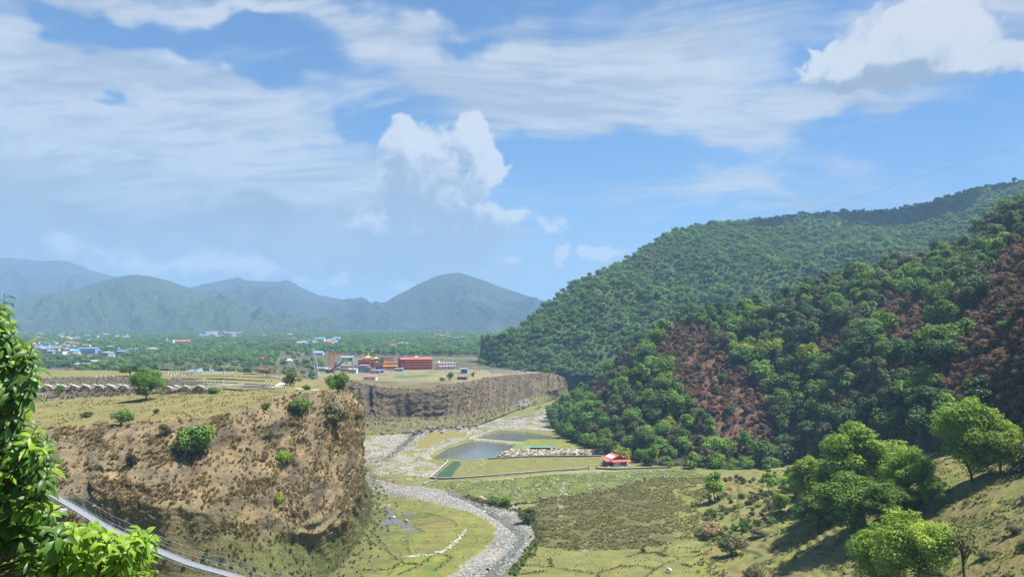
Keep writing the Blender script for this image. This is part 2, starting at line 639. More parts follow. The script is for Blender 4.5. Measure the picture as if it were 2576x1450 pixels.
ragged(nE, nM, nS, 2.6, 24.0, 1.3, 6.0, 900)
ragged(fE, fM, fS, 5.0, 48.0, 2.2, 12.0, 920)
upper_poly = np.vstack((np.array([[-4000, 60]]), np.array([[-400, 150]]), nE[:, :2], fE[:, :2], np.array([[140, 960], [900, 960], [9000, 960], [9000, 14000], [-9000, 14000], [-9000, 60]])))
strip_n = np.vstack((nE[:, :2], nB[::-1, :2]))
strip_f = np.vstack((fE[:, :2], fB[::-1, :2]))

# the spur with terraced fields in front on the right
SPUR = [(1700, 1455, .3), (1760, 1450, 1), (1900, 1450, 4), (2050, 1450, 9), (2200, 1450, 15), (2400, 1450, 21), (2576, 1450, 26), (2700, 1450, 29.5),
        (1780, 1360, 1.5), (1860, 1330, 4.0), (1900, 1300, 6), (2000, 1270, 9), (2100, 1245, 14), (2050, 1340, 12), (1930, 1390, 5.5), (2200, 1330, 18), (2350, 1300, 24), (2500, 1250, 30), (2576, 1218, 32.5),
        (2700, 1195, 35.5), (2360, 1195, 27), (2450, 1200, 31), (2576, 1165, 35), (2240, 1200, 21), (1800, 1222, 5.0), (1900, 1192, 7), (2000, 1184, 10), (2130, 1180, 15),
        (2200, 1178, 19), (2300, 1178, 24), (2420, 1182, 30), (2700, 1140, 38.5), (2900, 1150, 41), (2900, 1250, 37), (2900, 1400, 31.5)]
ctrl = [tuple(on(u, v, z)) for u, v, z in SPUR]
for u, v in ((1500, 1300), (1600, 1340), (1700, 1280), (1720, 1215), (1750, 1190), (1850, 1172), (1500, 1200), (1300, 1400), (1500, 1430), (1640, 1400), (1950, 1166)):
    ctrl.append(tuple(on(u, v, -0.6 if u < 1700 else 0.2)))
for a, sl_ in ((-60, .44), (-40, .46), (-25, .5), (-10, .52), (5, .52), (15, .47), (25, .40), (35, .34), (50, .22), (70, .15)):
    for r in (4, 25, 60):
        z = 58.2 - sl_ * r
        ctrl.append((r * math.sin(R_(a)), r * math.cos(R_(a)), z))
for a in (16, 22, 28, 34, 40):
    for r, z in ((45, 36.5 + (a - 28) * .12), (78, 26.5 + (a - 28) * .25)):
        ctrl.append((r * math.sin(R_(a)), r * math.cos(R_(a)), z))
for a in (-50, -30, -15, 0, 10):
    ctrl.append((150 * math.sin(R_(a)), 150 * math.cos(R_(a)), -2.0))
ctrl = np.array(ctrl)


def rbf_fit(c):
    n = len(c)
    d = np.hypot(c[:, None, 0] - c[None, :, 0], c[:, None, 1] - c[None, :, 1])
    A = np.zeros((n + 3, n + 3))
    A[:n, :n] = d + np.eye(n) * -0.4
    A[:n, n] = 1
    A[:n, n + 1:] = c[:, :2]
    A[n, :n] = 1
    A[n + 1:, :n] = c[:, :2].T
    return np.linalg.solve(A, np.concatenate((c[:, 2], np.zeros(3))))


_w = rbf_fit(ctrl)


def spur(x, y):
    z = np.full(x.shape, -5.0)
    # only where it can rise above the floor
    m_ = (y < 330)
    xs, ys = x[m_], y[m_]
    zz = _w[-3] + _w[-2] * xs + _w[-1] * ys
    for (cx, cy, _), w_ in zip(ctrl, _w[:-3]):
        zz = zz + w_ * np.hypot(xs - cx, ys - cy)
    z[m_] = zz
    return z


def floor_z(y):
    return np.interp(y, (0, 500, 850, 1200, 14000), (0, 0, 7.5, 12, 12))


def upper_z(x, y):
    a = np.arctan2(x, y)
    left = np.interp(y, (0, 150, 205, 235, 290, 520, 660, 850, 1000, 1500, 2500, 3500, 6000, 14000), (36, 38.5, 41.5, 43.6, 44, 43.2, 33, 36, 40, 60, 94, 125, 180, 260))
    right = np.interp(y, (0, 500, 560, 620, 740, 900, 1000, 1500, 2500, 3500, 6000, 14000), (28, 28.6, 29.3, 30.8, 33.6, 35.5, 40, 60, 94, 125, 180, 260))
    ub = np.arctan((770 - 1288) / F)
    k = sstep(a, ub - 0.02, ub + 0.02)
    # the near terrace falls away gently to the left
    fall = np.interp(a, (-0.75, -0.62, -0.5, -0.42), (3.0, 1.5, .6, 0)) * (1 - sstep(y, 220, 420))
    # edge heights rule close to the brink
    return left * (1 - k) + right * k - fall


# --- floor features, drawn on the valley floor
def zoomA(lst, z=0.0):
    """corner list read in the enlargement of the valley floor"""
    return np.array([on(837.2 + x * .2896, 1030.4 + y * .2896, z) for x, y in lst])


def zoomB(lst, z=0.0):
    return np.array([on(1288 + x * .2896, 1030.4 + y * .2896, z) for x, y in lst])


GRAVEL_UP = zoomA([(1330, 110), (1740, 65), (1930, 0), (1960, 20), (1890, 95), (1840, 120), (1500, 150), (1300, 160), (1100, 165), (900, 185), (740, 240), (700, 300), (600, 370), (460, 440), (300, 470), (230, 470), (170, 420), (160, 300), (165, 235), (430, 225), (560, 190), (680, 140)])
EARTH = zoomA([(290, 470), (460, 440), (600, 370), (740, 240), (900, 185), (1330, 115), (1900, 95), (1950, 190), (1330, 175), (900, 330), (810, 440), (930, 480), (850, 590), (640, 560), (420, 570), (330, 540)])
GRAVEL = zoomA([(175, 420), (235, 470), (290, 540), (310, 640), (330, 685), (480, 738), (700, 770), (900, 810), (1060, 850), (1200, 890), (1350, 960), (1415, 1030), (1400, 1110), (1330, 1190), (1200, 1290), (1050, 1400), (960, 1470), (700, 1650), (1200, 1650), (1480, 1450), (1600, 1330), (1700, 1200), (1760, 1100), (1740, 1010), (1610, 900), (1620, 830), (1500, 850), (1340, 810), (1200, 770), (1060, 720), (1010, 690), (950, 685), (800, 660), (560, 640), (430, 600), (330, 570), (280, 480), (330, 440), (300, 400)])
STREAM = [zoomA([(230, 440), (265, 500), (300, 560), (318, 640), (345, 690), (430, 718), (560, 738), (640, 752)]),
          zoomA([(1015, 695), (1060, 725), (1130, 745), (1200, 772), (1270, 810), (1340, 845), (1400, 890), (1480, 940), (1550, 995), (1640, 1075), (1610, 1150), (1530, 1230), (1430, 1320), (1350, 1420), (1310, 1500)])]
STREAM_UP = [zoomA([(760, 190), (700, 215), (650, 260), (590, 310), (540, 360), (430, 430), (330, 455), (250, 450)]), zoomA([(1890, 60), (1800, 60), (1700, 70), (1560, 95)])]
POND_NEAR = zoomA([(850, 427), (900, 390), (1000, 330), (1130, 287), (1190, 270), (1300, 275), (1450, 292), (1570, 306), (1520, 357), (1420, 405), (1360, 417), (1240, 420), (1130, 432), (1060, 425), (1010, 412), (950, 425)])
POND_FAR = zoomA([(1250, 240), (1330, 212), (1430, 184), (1560, 190), (1700, 200), (1850, 220), (1990, 246), (1960, 252), (1700, 250), (1640, 272), (1480, 264), (1300, 250)])
DIKE = [zoomA([(830, 432), (800, 410), (850, 365), (960, 312), (1100, 262), (1200, 243), (1330, 198), (1440, 162), (1600, 168), (1900, 185)]), zoomA([(1190, 255), (1320, 262), (1480, 276), (1620, 292)])]
OLIVE = [zoomA([(820, 200), (1000, 190), (1170, 205), (1130, 225), (980, 255), (870, 250), (780, 250)]), zoomA([(750, 255), (930, 260), (980, 262), (900, 290), (830, 330), (720, 337)]), zoomA([(640, 372), (750, 345), (720, 380), (660, 395)])]
FIELD_R = zoomA([(1560, 310), (1680, 257), (2000, 250), (2120, 300), (2110, 345), (1950, 352), (1700, 352), (1500, 362)])
HEAP = zoomA([(1420, 404), (1500, 366), (1700, 358), (1950, 352), (2240, 362), (2250, 396), (1850, 402), (1600, 408)])
FIELD_C = zoomA([(860, 590), (1000, 455), (1100, 425), (1350, 425), (1740, 412), (2190, 408), (2330, 430), (2240, 500), (1900, 540), (1500, 575), (1100, 600), (950, 600)])
NET = zoomA([(880, 583), (1010, 470), (1060, 440), (1110, 450), (1100, 490), (1050, 545), (1030, 592)])
MEADOW_G = zoomA([(800, 650), (1080, 615), (1370, 607), (1900, 560), (2224, 545), (2600, 530), (3100, 520), (3300, 590), (2950, 590), (2600, 640), (2350, 700), (2050, 755), (1850, 778), (1760, 792), (1600, 802), (1480, 835), (1340, 795), (1170, 735), (1010, 690)])
MEADOW_B = zoomB([(60, 890), (250, 805), (500, 745), (700, 725), (1000, 645), (1300, 600), (1700, 590), (1720, 800), (1650, 860), (1600, 920), (1750, 1010), (1800, 1080), (1450, 1150), (1100, 1200), (600, 1225), (200, 1180), (230, 1080), (170, 1000)])
GULLY = np.vstack((zoomA([(1160, 735), (1340, 795), (1480, 835), (1600, 803), (1760, 793), (1850, 778)]), zoomB([(300, 765), (500, 742), (700, 712), (850, 690), (980, 645), (1200, 595), (1400, 583), (1650, 585)])))
FIELD_F = zoomB([(20, 1330), (110, 1230), (300, 1225), (700, 1235), (1200, 1180), (1420, 1150), (1900, 1160), (1850, 1470), (900, 1700), (-300, 1700)])
MEADOW_L = zoomA([(330, 700), (480, 740), (700, 772), (900, 812), (1060, 852), (1200, 892), (1350, 962), (1415, 1032), (1400, 1112), (1330, 1192), (1200, 1292), (1050, 1402), (900, 1500), (300, 1600), (60, 1500), (250, 1300), (330, 1100), (300, 900)])
WET = [zoomA(p) for p in ([(455, 855), (500, 850), (530, 890), (562, 932), (470, 945), (480, 900)], [(410, 952), (570, 942), (632, 976), (520, 995), (412, 1008)], [(540, 1000), (690, 978), (716, 1015), (560, 1030), (590, 1012)],
                          [(575, 1050), (740, 1024), (772, 1055), (640, 1076), (600, 1062)], [(590, 880), (690, 900), (700, 908), (620, 915)])]
DAMP = [zoomA(p) for p in ([(360, 1055), (560, 1045), (620, 1075), (380, 1105)], [(590, 920), (860, 900), (900, 915), (620, 960)], [(350, 850), (470, 850), (470, 930), (330, 950)], [(420, 1010), (560, 1035), (400, 1045)])]
SAND = zoomA([(345, 832), (400, 815), (500, 812), (500, 838), (430, 853), (350, 850)])
PATCH = [(zoomA([(580, 1240), (700, 1270), (880, 1258), (1040, 1255), (1000, 1295), (760, 1350), (560, 1420), (480, 1450), (600, 1310)]), (.155, .185, .045)),
         (zoomA([(340, 1110), (800, 1065), (790, 1120), (640, 1135), (660, 1200), (480, 1180)]), (.135, .165, .045)),
         (zoomA([(650, 1130), (1000, 1120), (960, 1190), (850, 1250), (690, 1250)]), (.145, .15, .055)),
         (zoomA([(740, 1000), (1060, 960), (1080, 1015), (760, 1045)]), (.165, .15, .055)),
         (zoomA([(700, 1440), (1000, 1265), (1100, 1270), (1000, 1340), (800, 1500)]), (.12, .155, .04)),
         (zoomA([(640, 930), (900, 915), (1030, 965), (720, 1010)]), (.135, .135, .055))]
BUNDS = [zoomA(p) for p in ([(500, 850), (560, 930), (640, 975), (715, 1020), (800, 1065)], [(600, 850), (770, 885), (900, 910), (1040, 960), (1085, 1005), (1065, 1022), (730, 1035)], [(720, 1000), (1000, 962)],
                            [(410, 1008), (520, 997), (640, 975)], [(360, 1052), (560, 1035), (715, 1018)], [(340, 1108), (620, 1080), (800, 1062)], [(570, 920), (820, 898)],
                            [(650, 1130), (660, 1210), (690, 1250)], [(450, 1180), (620, 1165)], [(480, 1440), (600, 1320), (610, 1285)], [(580, 1430), (760, 1350), (880, 1260)], [(250, 1390), (480, 1395), (600, 1330)],
                            [(610, 1340), (740, 1345)], [(900, 1250), (1020, 1275), (1020, 1300), (880, 1400)], [(340, 960), (380, 1000), (340, 1090)], [(390, 1120), (480, 1220), (560, 1300)])]
BUNDS += [zoomB(p) for p in ([(100, 1345), (350, 1365), (550, 1400), (720, 1430)], [(330, 1290), (350, 1365)], [(60, 1430), (300, 1400)], [(1000, 1270), (1200, 1245), (1340, 1275), (1600, 1300)], [(1340, 1275), (1250, 1245)], [(930, 1370), (1100, 1355), (1240, 1385)], [(1100, 1500), (1240, 1385), (1350, 1330), (1460, 1300)], [(1450, 1200), (1640, 1235), (1800, 1220)], [(1350, 1190), (1300, 1250), (1200, 1245)], [(1480, 1350), (1560, 1390)], [(720, 1500), (760, 1420), (940, 1370)], [(1600, 1300), (1740, 1260)])]
WALLS = [zoomA([(850, 590), (910, 601), (1080, 597), (1400, 576), (1800, 541), (2100, 520)]), zoomA([(850, 590), (930, 520), (1000, 452), (950, 424), (1018, 405)]), zoomA([(790, 652), (830, 632), (910, 618)]),
         zoomA([(1350, 426), (1740, 411), (2190, 406), (2330, 404)])]
WALLS[0] = np.vstack((WALLS[0], zoomB([(540, 522), (665, 507)])))
WALLS.append(zoomB([(730, 512), (900, 520), (1100, 512), (1360, 504)]))
PATHS = [(np.vstack((zoomA([(1060, 640), (1370, 607), (1500, 592), (1900, 550), (2224, 532)]), zoomB([(500, 535), (720, 525), (900, 530)]))), 1.3), (zoomA([(640, 395), (540, 420), (600, 465), (590, 490), (640, 530)]), 1.0), (zoomA([(440, 480), (410, 520), (440, 550), (560, 548), (650, 525)]), 1.0),
         (zoomA([(700, 380), (740, 430), (760, 465), (880, 488)]), .8), (zoomB([(460, 620), (440, 700), (410, 770), (430, 860), (420, 920)]), .7), (zoomB([(540, 920), (520, 980), (300, 1060), (270, 1100)]), .7), (zoomB([(1530, 820), (1520, 870), (1380, 1050)]), .6), (zoomB([(660, 1130), (620, 1170), (625, 1220)]), .8)]


def land(x, y):
    """height and base colour of the ground at world x, y"""
    sh = x.shape
    x = x.ravel()
    y = y.ravel()
    n = len(x)
    z = floor_z(y)
    near = (y < 1100)
    nz = np.zeros(n)
    nz[:] = fbm(x / 24, y / 24, 4, .5, 100)
    nf = np.zeros(n)
    nf[near] = fbm(x[near] / 3.2, y[near] / 3.2, 4, .6, 110)
    nc = fbm(x / 9, y / 9, 4, .6, 120)
    col = np.empty((n, 3))
    # --- dry short grass as the ground of everything
    grass = np.array((.150, .158, .062))
    col[:] = grass
    col += (nz[:, None] * np.array((.035, .015, .012))) + nc[:, None] * np.array((.035, .018, .015))

    def put(poly, c, warp=1.0, edge=0.0):
        wx = x + warp * nf * 1.4
        wy = y + warp * nf[::-1] * 0 + warp * nc * 1.6
        m_ = inside(poly, wx, wy)
        col[m_] = np.array(c)[None] * (1 + .16 * nc[m_] + .22 * nf[m_])[:, None]
        return m_
    mf = inside(MEADOW_L, x, y)
    col[mf] = np.array((.150, .158, .050)) * (1 + .22 * nc[mf] + .12 * nf[mf] + .2 * nz[mf])[:, None]
    for p, c in PATCH:
        put(p, c, .25)
    for p in DAMP:
        put(p, (.085, .100, .042), .3)
    put(SAND, (.36, .32, .25), .35)
    put(FIELD_F, (.158, .162, .060), .8)
    # paddies of slightly different greens among the lower fields
    pk = np.floor(fbm(x / 26, y / 11, 2, .5, 133) * 7)
    ff = inside(FIELD_F, x, y)
    col[ff] *= (1 + .10 * np.sin(pk[ff] * 12.9))[:, None]
    m_ = put(MEADOW_B, (.098, .098, .046), 1.5)
    col[m_] *= (1 + .35 * nc[m_] + .25 * nz[m_])[:, None]
    m_ = put(MEADOW_G, (.115, .140, .046), 1.0)
    m_ = put(FIELD_C, (.150, .152, .058), .6)
    put(FIELD_R, (.150, .170, .048), .8)
    em = put(EARTH, (.245, .228, .185), 1.6)
    ge = em & (fbm(x / 9, y / 14, 3, .55, 143) > .10)
    col[ge] = np.array((.165, .165, .070)) * (1 + .25 * nf[ge])[:, None]
    gm = put(GRAVEL_UP, (.26, .25, .22), 1.6)
    for p in OLIVE:
        put(p, (.185, .165, .066), .4)
    put(NET, (.045, .085, .050), .2)
    gm2 = put(GRAVEL, (.235, .23, .21), 1.2)
    put(HEAP, (.33, .29, .24), .4)
    # green islets among the upper gravel
    isl = gm & (fbm(x / 10, y / 16, 3, .55, 140) > .16)
    col[isl] = np.array((.16, .16, .075)) * (1 + .3 * nf[isl])[:, None]
    for pl in DIKE:
        d = line_dist(pl, x, y) + nf * .8
        k = d < 2.3
        col[k] = np.array((.28, .26, .21)) * (1 + .25 * nf[k])[:, None]
        z += 0.9 * np.exp(-(d / 2.6) ** 2)
    for pl, wd in PATHS:
        d = line_dist(pl, x, y) + nf * .5
        k = sstep(d, wd + .5, wd - .3)[:, None] * .6
        col[:] = col * (1 - k) + np.array((.29, .26, .19)) * k
    for pl in BUNDS:
        d = line_dist(pl, x, y, 6) + nf * .25
        k = (np.exp(-(d / .45) ** 2) * .8)[:, None]
        col[:] = col * (1 - k) + np.array((.075, .08, .035)) * k
        z += .28 * np.exp(-(d / .5) ** 2)
    # gully bank between the two meadows
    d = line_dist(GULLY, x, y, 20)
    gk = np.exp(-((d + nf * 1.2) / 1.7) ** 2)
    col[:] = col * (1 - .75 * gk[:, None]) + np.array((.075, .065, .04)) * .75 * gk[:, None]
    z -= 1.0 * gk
    # river bed
    gl = gm2 | gm
    z[gl] -= .55 + .3 * nf[gl]
    dS = np.full(n, 1e6)
    for pl in STREAM:
        dS = np.minimum(dS, line_dist(pl, x, y, 12))
    for pl in STREAM_UP:
        dS = np.minimum(dS, line_dist(pl, x, y, 12) * 1.1)
    bed = sstep(dS + nf * 1.2, 4.2, 1.0)
    z -= bed * 0.62
    col[:] = col * (1 - bed[:, None] * .75) + np.array((.13, .125, .10)) * bed[:, None] * .75
    for p in (POND_NEAR, POND_FAR):
        m_ = inside(p, x, y)
        z[m_] -= 1.3
        col[m_] = (.10, .095, .06)
    for p in WET:
        m_ = inside(p, x, y)
        z[m_] -= .12
    z += .14 * nf * near + .25 * nz

    # dull scrubby ground below the near cliff, running out into the green flat
    dB = np.full(n, 1e6)
    kk = (y < 420) & (x > -120) & (x < -20)
    dB[kk] = line_dist(nB[::4], x[kk], y[kk], 60)
    k = np.exp(-((dB + nc * 9 + nf * 3) / 13.0) ** 2)[:, None] * .85
    col[:] = col * (1 - k) + (np.array((.112, .116, .050)) + nc[:, None] * np.array((.03, .012, .01))) * k
    # --- upper ground
    up = inside(upper_poly, x, y)
    zu = upper_z(x, y)
    # close to the brink the edge line rules
    allE = np.vstack((nE[::2], fE[::2]))
    sel = up & (y < 1000) & (x > -260) & (x < 140)
    dd, ze = nearest_on(allE, x[sel], y[sel])
    k = np.exp(-(dd / 42.0) ** 1.3)
    zu[sel] = zu[sel] * (1 - k) + (ze - .3) * k
    far = sstep(y, 900, 1400)
    zu = zu + nz * (.35 + 3.0 * far) + nf * .10
    z = np.where(up, zu, z)
    cu = np.array((.168, .160, .066)) + nz[:, None] * np.array((.03, .012, .01)) + nc[:, None] * np.array((.03, .016, .012))
    # beyond the terrace the plain is scrub, fields and bare ground
    q = sstep(y, 470, 620)
    scrub = np.array((.085, .084, .050)) + nc[:, None] * np.array((.04, .03, .02)) + sstep(fbm(x / 60, y / 60, 3, .5, 160), .05, .3)[:, None] * np.array((.05, .042, .03))
    cu = cu * (1 - q[:, None]) + scrub * q[:, None]
    # the far terrace in front of the monastery: fields, straw, bare strips
    a = np.arctan2(x, y)
    ft = up & (y > 520) & (y < 830) & (a > -0.255) & (a < .08)
    s1 = fbm(x / 40, y / 6.5, 3, .5, 170) * 1.5
    cft = np.where((s1 > .12)[:, None], np.array((.27, .215, .135)), np.array((.125, .145, .058)))
    cft = np.where((s1 < -.22)[:, None], np.array((.20, .19, .15)), cft)
    k = sstep(y, 600, 640)[:, None] * .85
    cu[ft] = cu[ft] * (1 - k[ft]) + cft[ft] * k[ft] * (1 + .25 * nf[ft])[:, None]
    gf = inside(np.array([on(u_, v_, 33.3) for u_, v_ in ((985, 943), (1010, 941), (1060, 940), (1092, 940.5), (1060, 943.5), (1000, 945.5))]), x, y)
    cu[gf] = (.085, .145, .05)
    tf = up & inside(np.array([on(u_, v_, 43.0) for u_, v_ in ((60, 957), (340, 952), (420, 958), (520, 972), (520, 992), (60, 996))]), x + nc * 2, y + nf * 2)
    cu[tf] = np.array((.150, .134, .112)) * (1 + .3 * nf[tf] + .25 * nc[tf])[:, None]
    # trodden bare streaks and straw-coloured grass near the brink
    kk = np.zeros(n)
    kk[sel] = np.exp(-dd / 14.0)
    cu = cu * (1 - .6 * kk[:, None]) + np.array((.215, .165, .080)) * .6 * kk[:, None]
    col[up] = cu[up]

    # --- cliffs (their own dense sheets stand in front of this)
    for st, E, M, B in ((strip_n, nE, nM, nB), (strip_f, fE, fM, fB)):
        m_ = inside(st, x, y) & ~up
        if m_.any():
            dE, zE = nearest_on(E, x[m_], y[m_])
            dB, zB = nearest_on(B, x[m_], y[m_])
            z[m_] = zB - 4.0
            col[m_] = (.15, .12, .075)

    # --- spur and the near hillside
    zs = spur(x, y)
    act = (zs > -3) & (y < 330) & (x > -140)
    tr = np.maximum(zs, 0)
    # terraced fields: level steps with short risers
    stepn = 1.5
    ph = tr / stepn + fbm(x / 22, y / 22, 3, .5, 190) * 2.2
    fl = np.floor(ph)
    fr = ph - fl
    ter = (fl + sstep(fr, .66, .98) - (ph - tr / stepn)) * stepn
    wgt = sstep(tr, .5, 2.0) * (1 - .8 * sstep(tr, 15, 24)) * sstep(np.hypot(x, y), 60, 95) * (.35 + .65 * sstep(fbm(x / 20, y / 20, 2, .5, 197), -.3, .15)) * .55
    zt = zs * (1 - wgt) + ter * wgt
    zt = zt + nf * .26 * sstep(tr, 1, 6) + nz * .8 * sstep(tr, 1, 6) + billow(x / 4.5, y / 4.5, 3, .55, 198) * .32 * sstep(tr, 10, 20)
    hi = act & (zt > z) & (~up | (x > -60)) & ~inside(strip_n, x, y)
    kz = sstep(zt - z, -.2, .8) * hi
    z = np.where(hi, zt, z)
    riser = sstep(fr, .60, .72) * (1 - sstep(fr, .94, 1.0))
    g2 = np.array((.160, .158, .062)) + nc[:, None] * np.array((.05, .02, .02)) + nz[:, None] * np.array((.02, -.006, .0))
    g2 = g2 + (np.sin(fl * 7.7) * .5 + .5)[:, None] * np.array((.005, .022, -.004))
    g2 = g2 * (1 - .55 * (riser * wgt)[:, None]) + np.array((.10, .085, .045)) * .55 * (riser * wgt)[:, None]
    dry = sstep(fbm(x / 17, y / 17, 3, .5, 195), .05, .35)[:, None] * .6
    g2 = g2 * (1 - dry) + np.array((.19, .150, .078)) * dry
    col = col * (1 - kz[:, None]) + g2 * kz[:, None]
    return z.reshape(sh), np.clip(col, .015, .6).reshape(sh + (3,))


# --- materials of the land
def ground_material(name, bump_d=.35, scale=1.0, near_detail=True):
    m, nb, out = new_mat(name)
    pos = nb.node('ShaderNodeNewGeometry').outputs['Position']
    c = nb.attr('Col')
    a = nb.noise(pos, 1.9 * scale, 5.0, .65)
    b = nb.noise(pos, .23 * scale, 4.0, .6)
    k = nb.lin(nb.m('ADD', nb.m('MULTIPLY', a, .62), nb.m('MULTIPLY', b, .38)), .32, .68, .60, 1.40)
    c2 = nb.mix(1.0, c, nb.xyz(k, k, nb.m('MULTIPLY', k, .96)), 'MULTIPLY')
    hue = nb.mix(nb.ss(b, .42, .62, 0, .35), c2, nb.mix(1.0, c2, (1.22, .98, .78), 'MULTIPLY'))
    bsdf(nb, out, hue, .95, nb.bump(a, bump_d, .9), .1)
    return m


GROUND_MAT = ground_material('ground_grass_and_earth')
CLIFF_MAT = ground_material('cliff_earth', .5, .8)
SURF = []            # every land surface's points, for standing things on it


def build_ground():
    rows = np.concatenate((np.geomspace(2.2, 100, 60, endpoint=False), np.geomspace(100, 190, 90, endpoint=False), np.geomspace(190, 330, 270, endpoint=False), np.geomspace(330, 620, 290, endpoint=False),
                           np.geomspace(620, 1000, 120, endpoint=False), np.geomspace(1000, 14000, 90)))
    ang = np.linspace(R_(-44), R_(44), 780)
    A, Rr = np.meshgrid(ang, rows, indexing='ij')
    x, y = Rr * np.sin(A), Rr * np.cos(A)
    z, c = land(x, y)
    v = np.stack((x, y, z), -1)
    me = mesh_np('ground', v, grid_quads(len(ang), len(rows), True), cols=c.reshape(-1, 3), mats=[GROUND_MAT])
    o = link('ground', me, kind='structure')
    SURF.append(v.reshape(-1, 3))
    # a plain skirt carries the land on behind and beside the camera
    s_ang = np.linspace(R_(44), R_(316), 90)
    s_row = np.geomspace(2.2, 14000, 40)
    A, Rr = np.meshgrid(s_ang, s_row, indexing='ij')
    x, y = Rr * np.sin(A), Rr * np.cos(A)
    edge = np.interp(np.abs(s_row), rows, z[-1])[None] * np.ones_like(A)
    edge_l = np.interp(np.abs(s_row), rows, z[0])[None] * np.ones_like(A)
    k = (A - s_ang[0]) / (s_ang[-1] - s_ang[0])
    zz = edge * (1 - k) + edge_l * k + np.sin(k * np.pi) * np.minimum(Rr * .3, 260)
    cc = np.ones(zz.shape + (3,)) * np.array((.10, .11, .05))
    me = mesh_np('hillside_around', np.stack((x, y, zz), -1), grid_quads(len(s_ang), len(s_row), True), cols=cc.reshape(-1, 3), mats=[GROUND_MAT])
    link('hillside', me, kind='structure')


build_ground()


def cliff_sheet(name, E, M, B, S, rows, amp, colour, seed):
    nu, nt = len(E), rows
    t = np.linspace(-.06, 1.05, nt)
    tt = np.clip(t, 0, 1)
    w1 = np.clip(1 - tt * 2, 0, 1)
    w3 = np.clip(tt * 2 - 1, 0, 1)
    w2 = 1 - w1 - w3
    p = E[:, None] * w1[None, :, None] + M[:, None] * w2[None, :, None] + B[:, None] * w3[None, :, None]
    tan = np.gradient(E[:, :2], axis=0)
    tan /= np.linalg.norm(tan, axis=1)[:, None] + 1e-9
    for _ in range(12):
        tan = np.vstack((tan[:1], (tan[:-2] + tan[1:-1] + tan[2:]) / 3, tan[-1:]))
    nrm = np.stack((tan[:, 1], -tan[:, 0]), -1)
    out = np.zeros((nu, 1, 3))
    out[:, 0, :2] = nrm
    s = S[:, None] * np.ones((1, nt))
    zz = p[..., 2]
    steep = np.linalg.norm((E - M)[:, :2], axis=1)[:, None]
    env = sstep(tt, 0, .09)[None] * (1 - sstep(tt, .90, 1.0))[None]
    face = (1 - sstep(tt, .42, .60))[None]
    T = tt[None] * np.ones((nu, 1))
    d = billow(s / 46, T * .7 + s / 90, 3, .5, seed) * 1.1
    d = d + billow(s / 15, zz / 22, 4, .55, seed + 5) * 1.0 * (.45 + .55 * face)
    led = zz / 4.6 + fbm(s / 26, zz / 18, 3, .5, seed + 9) * 2.2
    d = d + (sstep(led - np.floor(led), .25, .95) - .5) * 1.0 * (.35 + .65 * face) * sstep(fbm(s / 20, zz / 14, 2, .5, seed + 12), -.25, .2)
    d = d + fbm(s / 3.1, zz / 3.4, 5, .62, seed + 15) * 1.0 + billow(s / 6.5, zz / 5, 3, .5, seed + 17) * .6
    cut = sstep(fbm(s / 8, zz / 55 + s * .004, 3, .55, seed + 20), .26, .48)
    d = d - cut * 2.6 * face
    d = (d * (1 - .55 * sstep(tt, .45, .62))[None] + 2.2 * (1 - sstep(tt, .2, .95))[None]) * env * amp
    p = p + out * d[..., None]
    p[..., 2] += fbm(s / 7, T * 6, 4, .55, seed + 25) * .5 * env * amp
    # tuck the rim over the terrace and the toe under the floor
    back = np.clip(-t, 0, 1)[None] / .06
    p[..., :2] -= nrm[:, None] * (back * 2.2)[..., None]
    p[..., 2] -= back * .35
    dn = np.clip(t - 1, 0, 1)[None] / .05
    p[..., :2] += nrm[:, None] * (dn * 1.5)[..., None]
    p[..., 2] -= dn * .8
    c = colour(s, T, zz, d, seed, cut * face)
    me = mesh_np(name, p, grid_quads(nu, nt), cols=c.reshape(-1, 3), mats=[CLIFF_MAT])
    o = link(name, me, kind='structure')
    SURF.append(p.reshape(-1, 3))
    return p, nrm


def near_col(s, T, zz, d, seed, cut):
    n1 = fbm(s / 13, T * 7, 4, .55, seed + 30)[..., None]
    n2 = fbm(s / 3.5, zz / 1.8, 3, .6, seed + 35)[..., None]
    n3 = fbm(s / 30, T * 3, 3, .55, seed + 37)[..., None]
    c = np.array((.180, .145, .094)) + n1 * np.array((.07, .045, .02)) + n2 * np.array((.07, .05, .028))
    rock = sstep(fbm(s / 9, zz / 7, 4, .55, seed + 40), .16, .34)[..., None] * (1 - sstep(T, .45, .62))[..., None]
    c = c * (1 - .8 * rock) + np.array((.075, .064, .053)) * .8 * rock
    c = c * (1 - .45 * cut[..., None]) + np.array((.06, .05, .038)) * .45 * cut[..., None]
    gold = sstep(fbm(s / 12, zz / 8, 3, .5, seed + 45), .1, .35)[..., None]
    c = c + gold * np.array((.032, .022, .006))
    low = sstep(T + n1[..., 0] * .16, .44, .66)[..., None]
    right = sstep(np.interp(s, nS, np.maximum.accumulate(proj(nE)[0])), 400, 640)[..., None]
    green = np.array((.105, .118, .046)) * right + np.array((.150, .128, .064)) * (1 - right)
    green = green + n2 * np.array((.035, .03, .012)) + n3 * np.array((.05, .025, .015))
    return np.clip(c * (1 - low) + green * low, .02, .5)


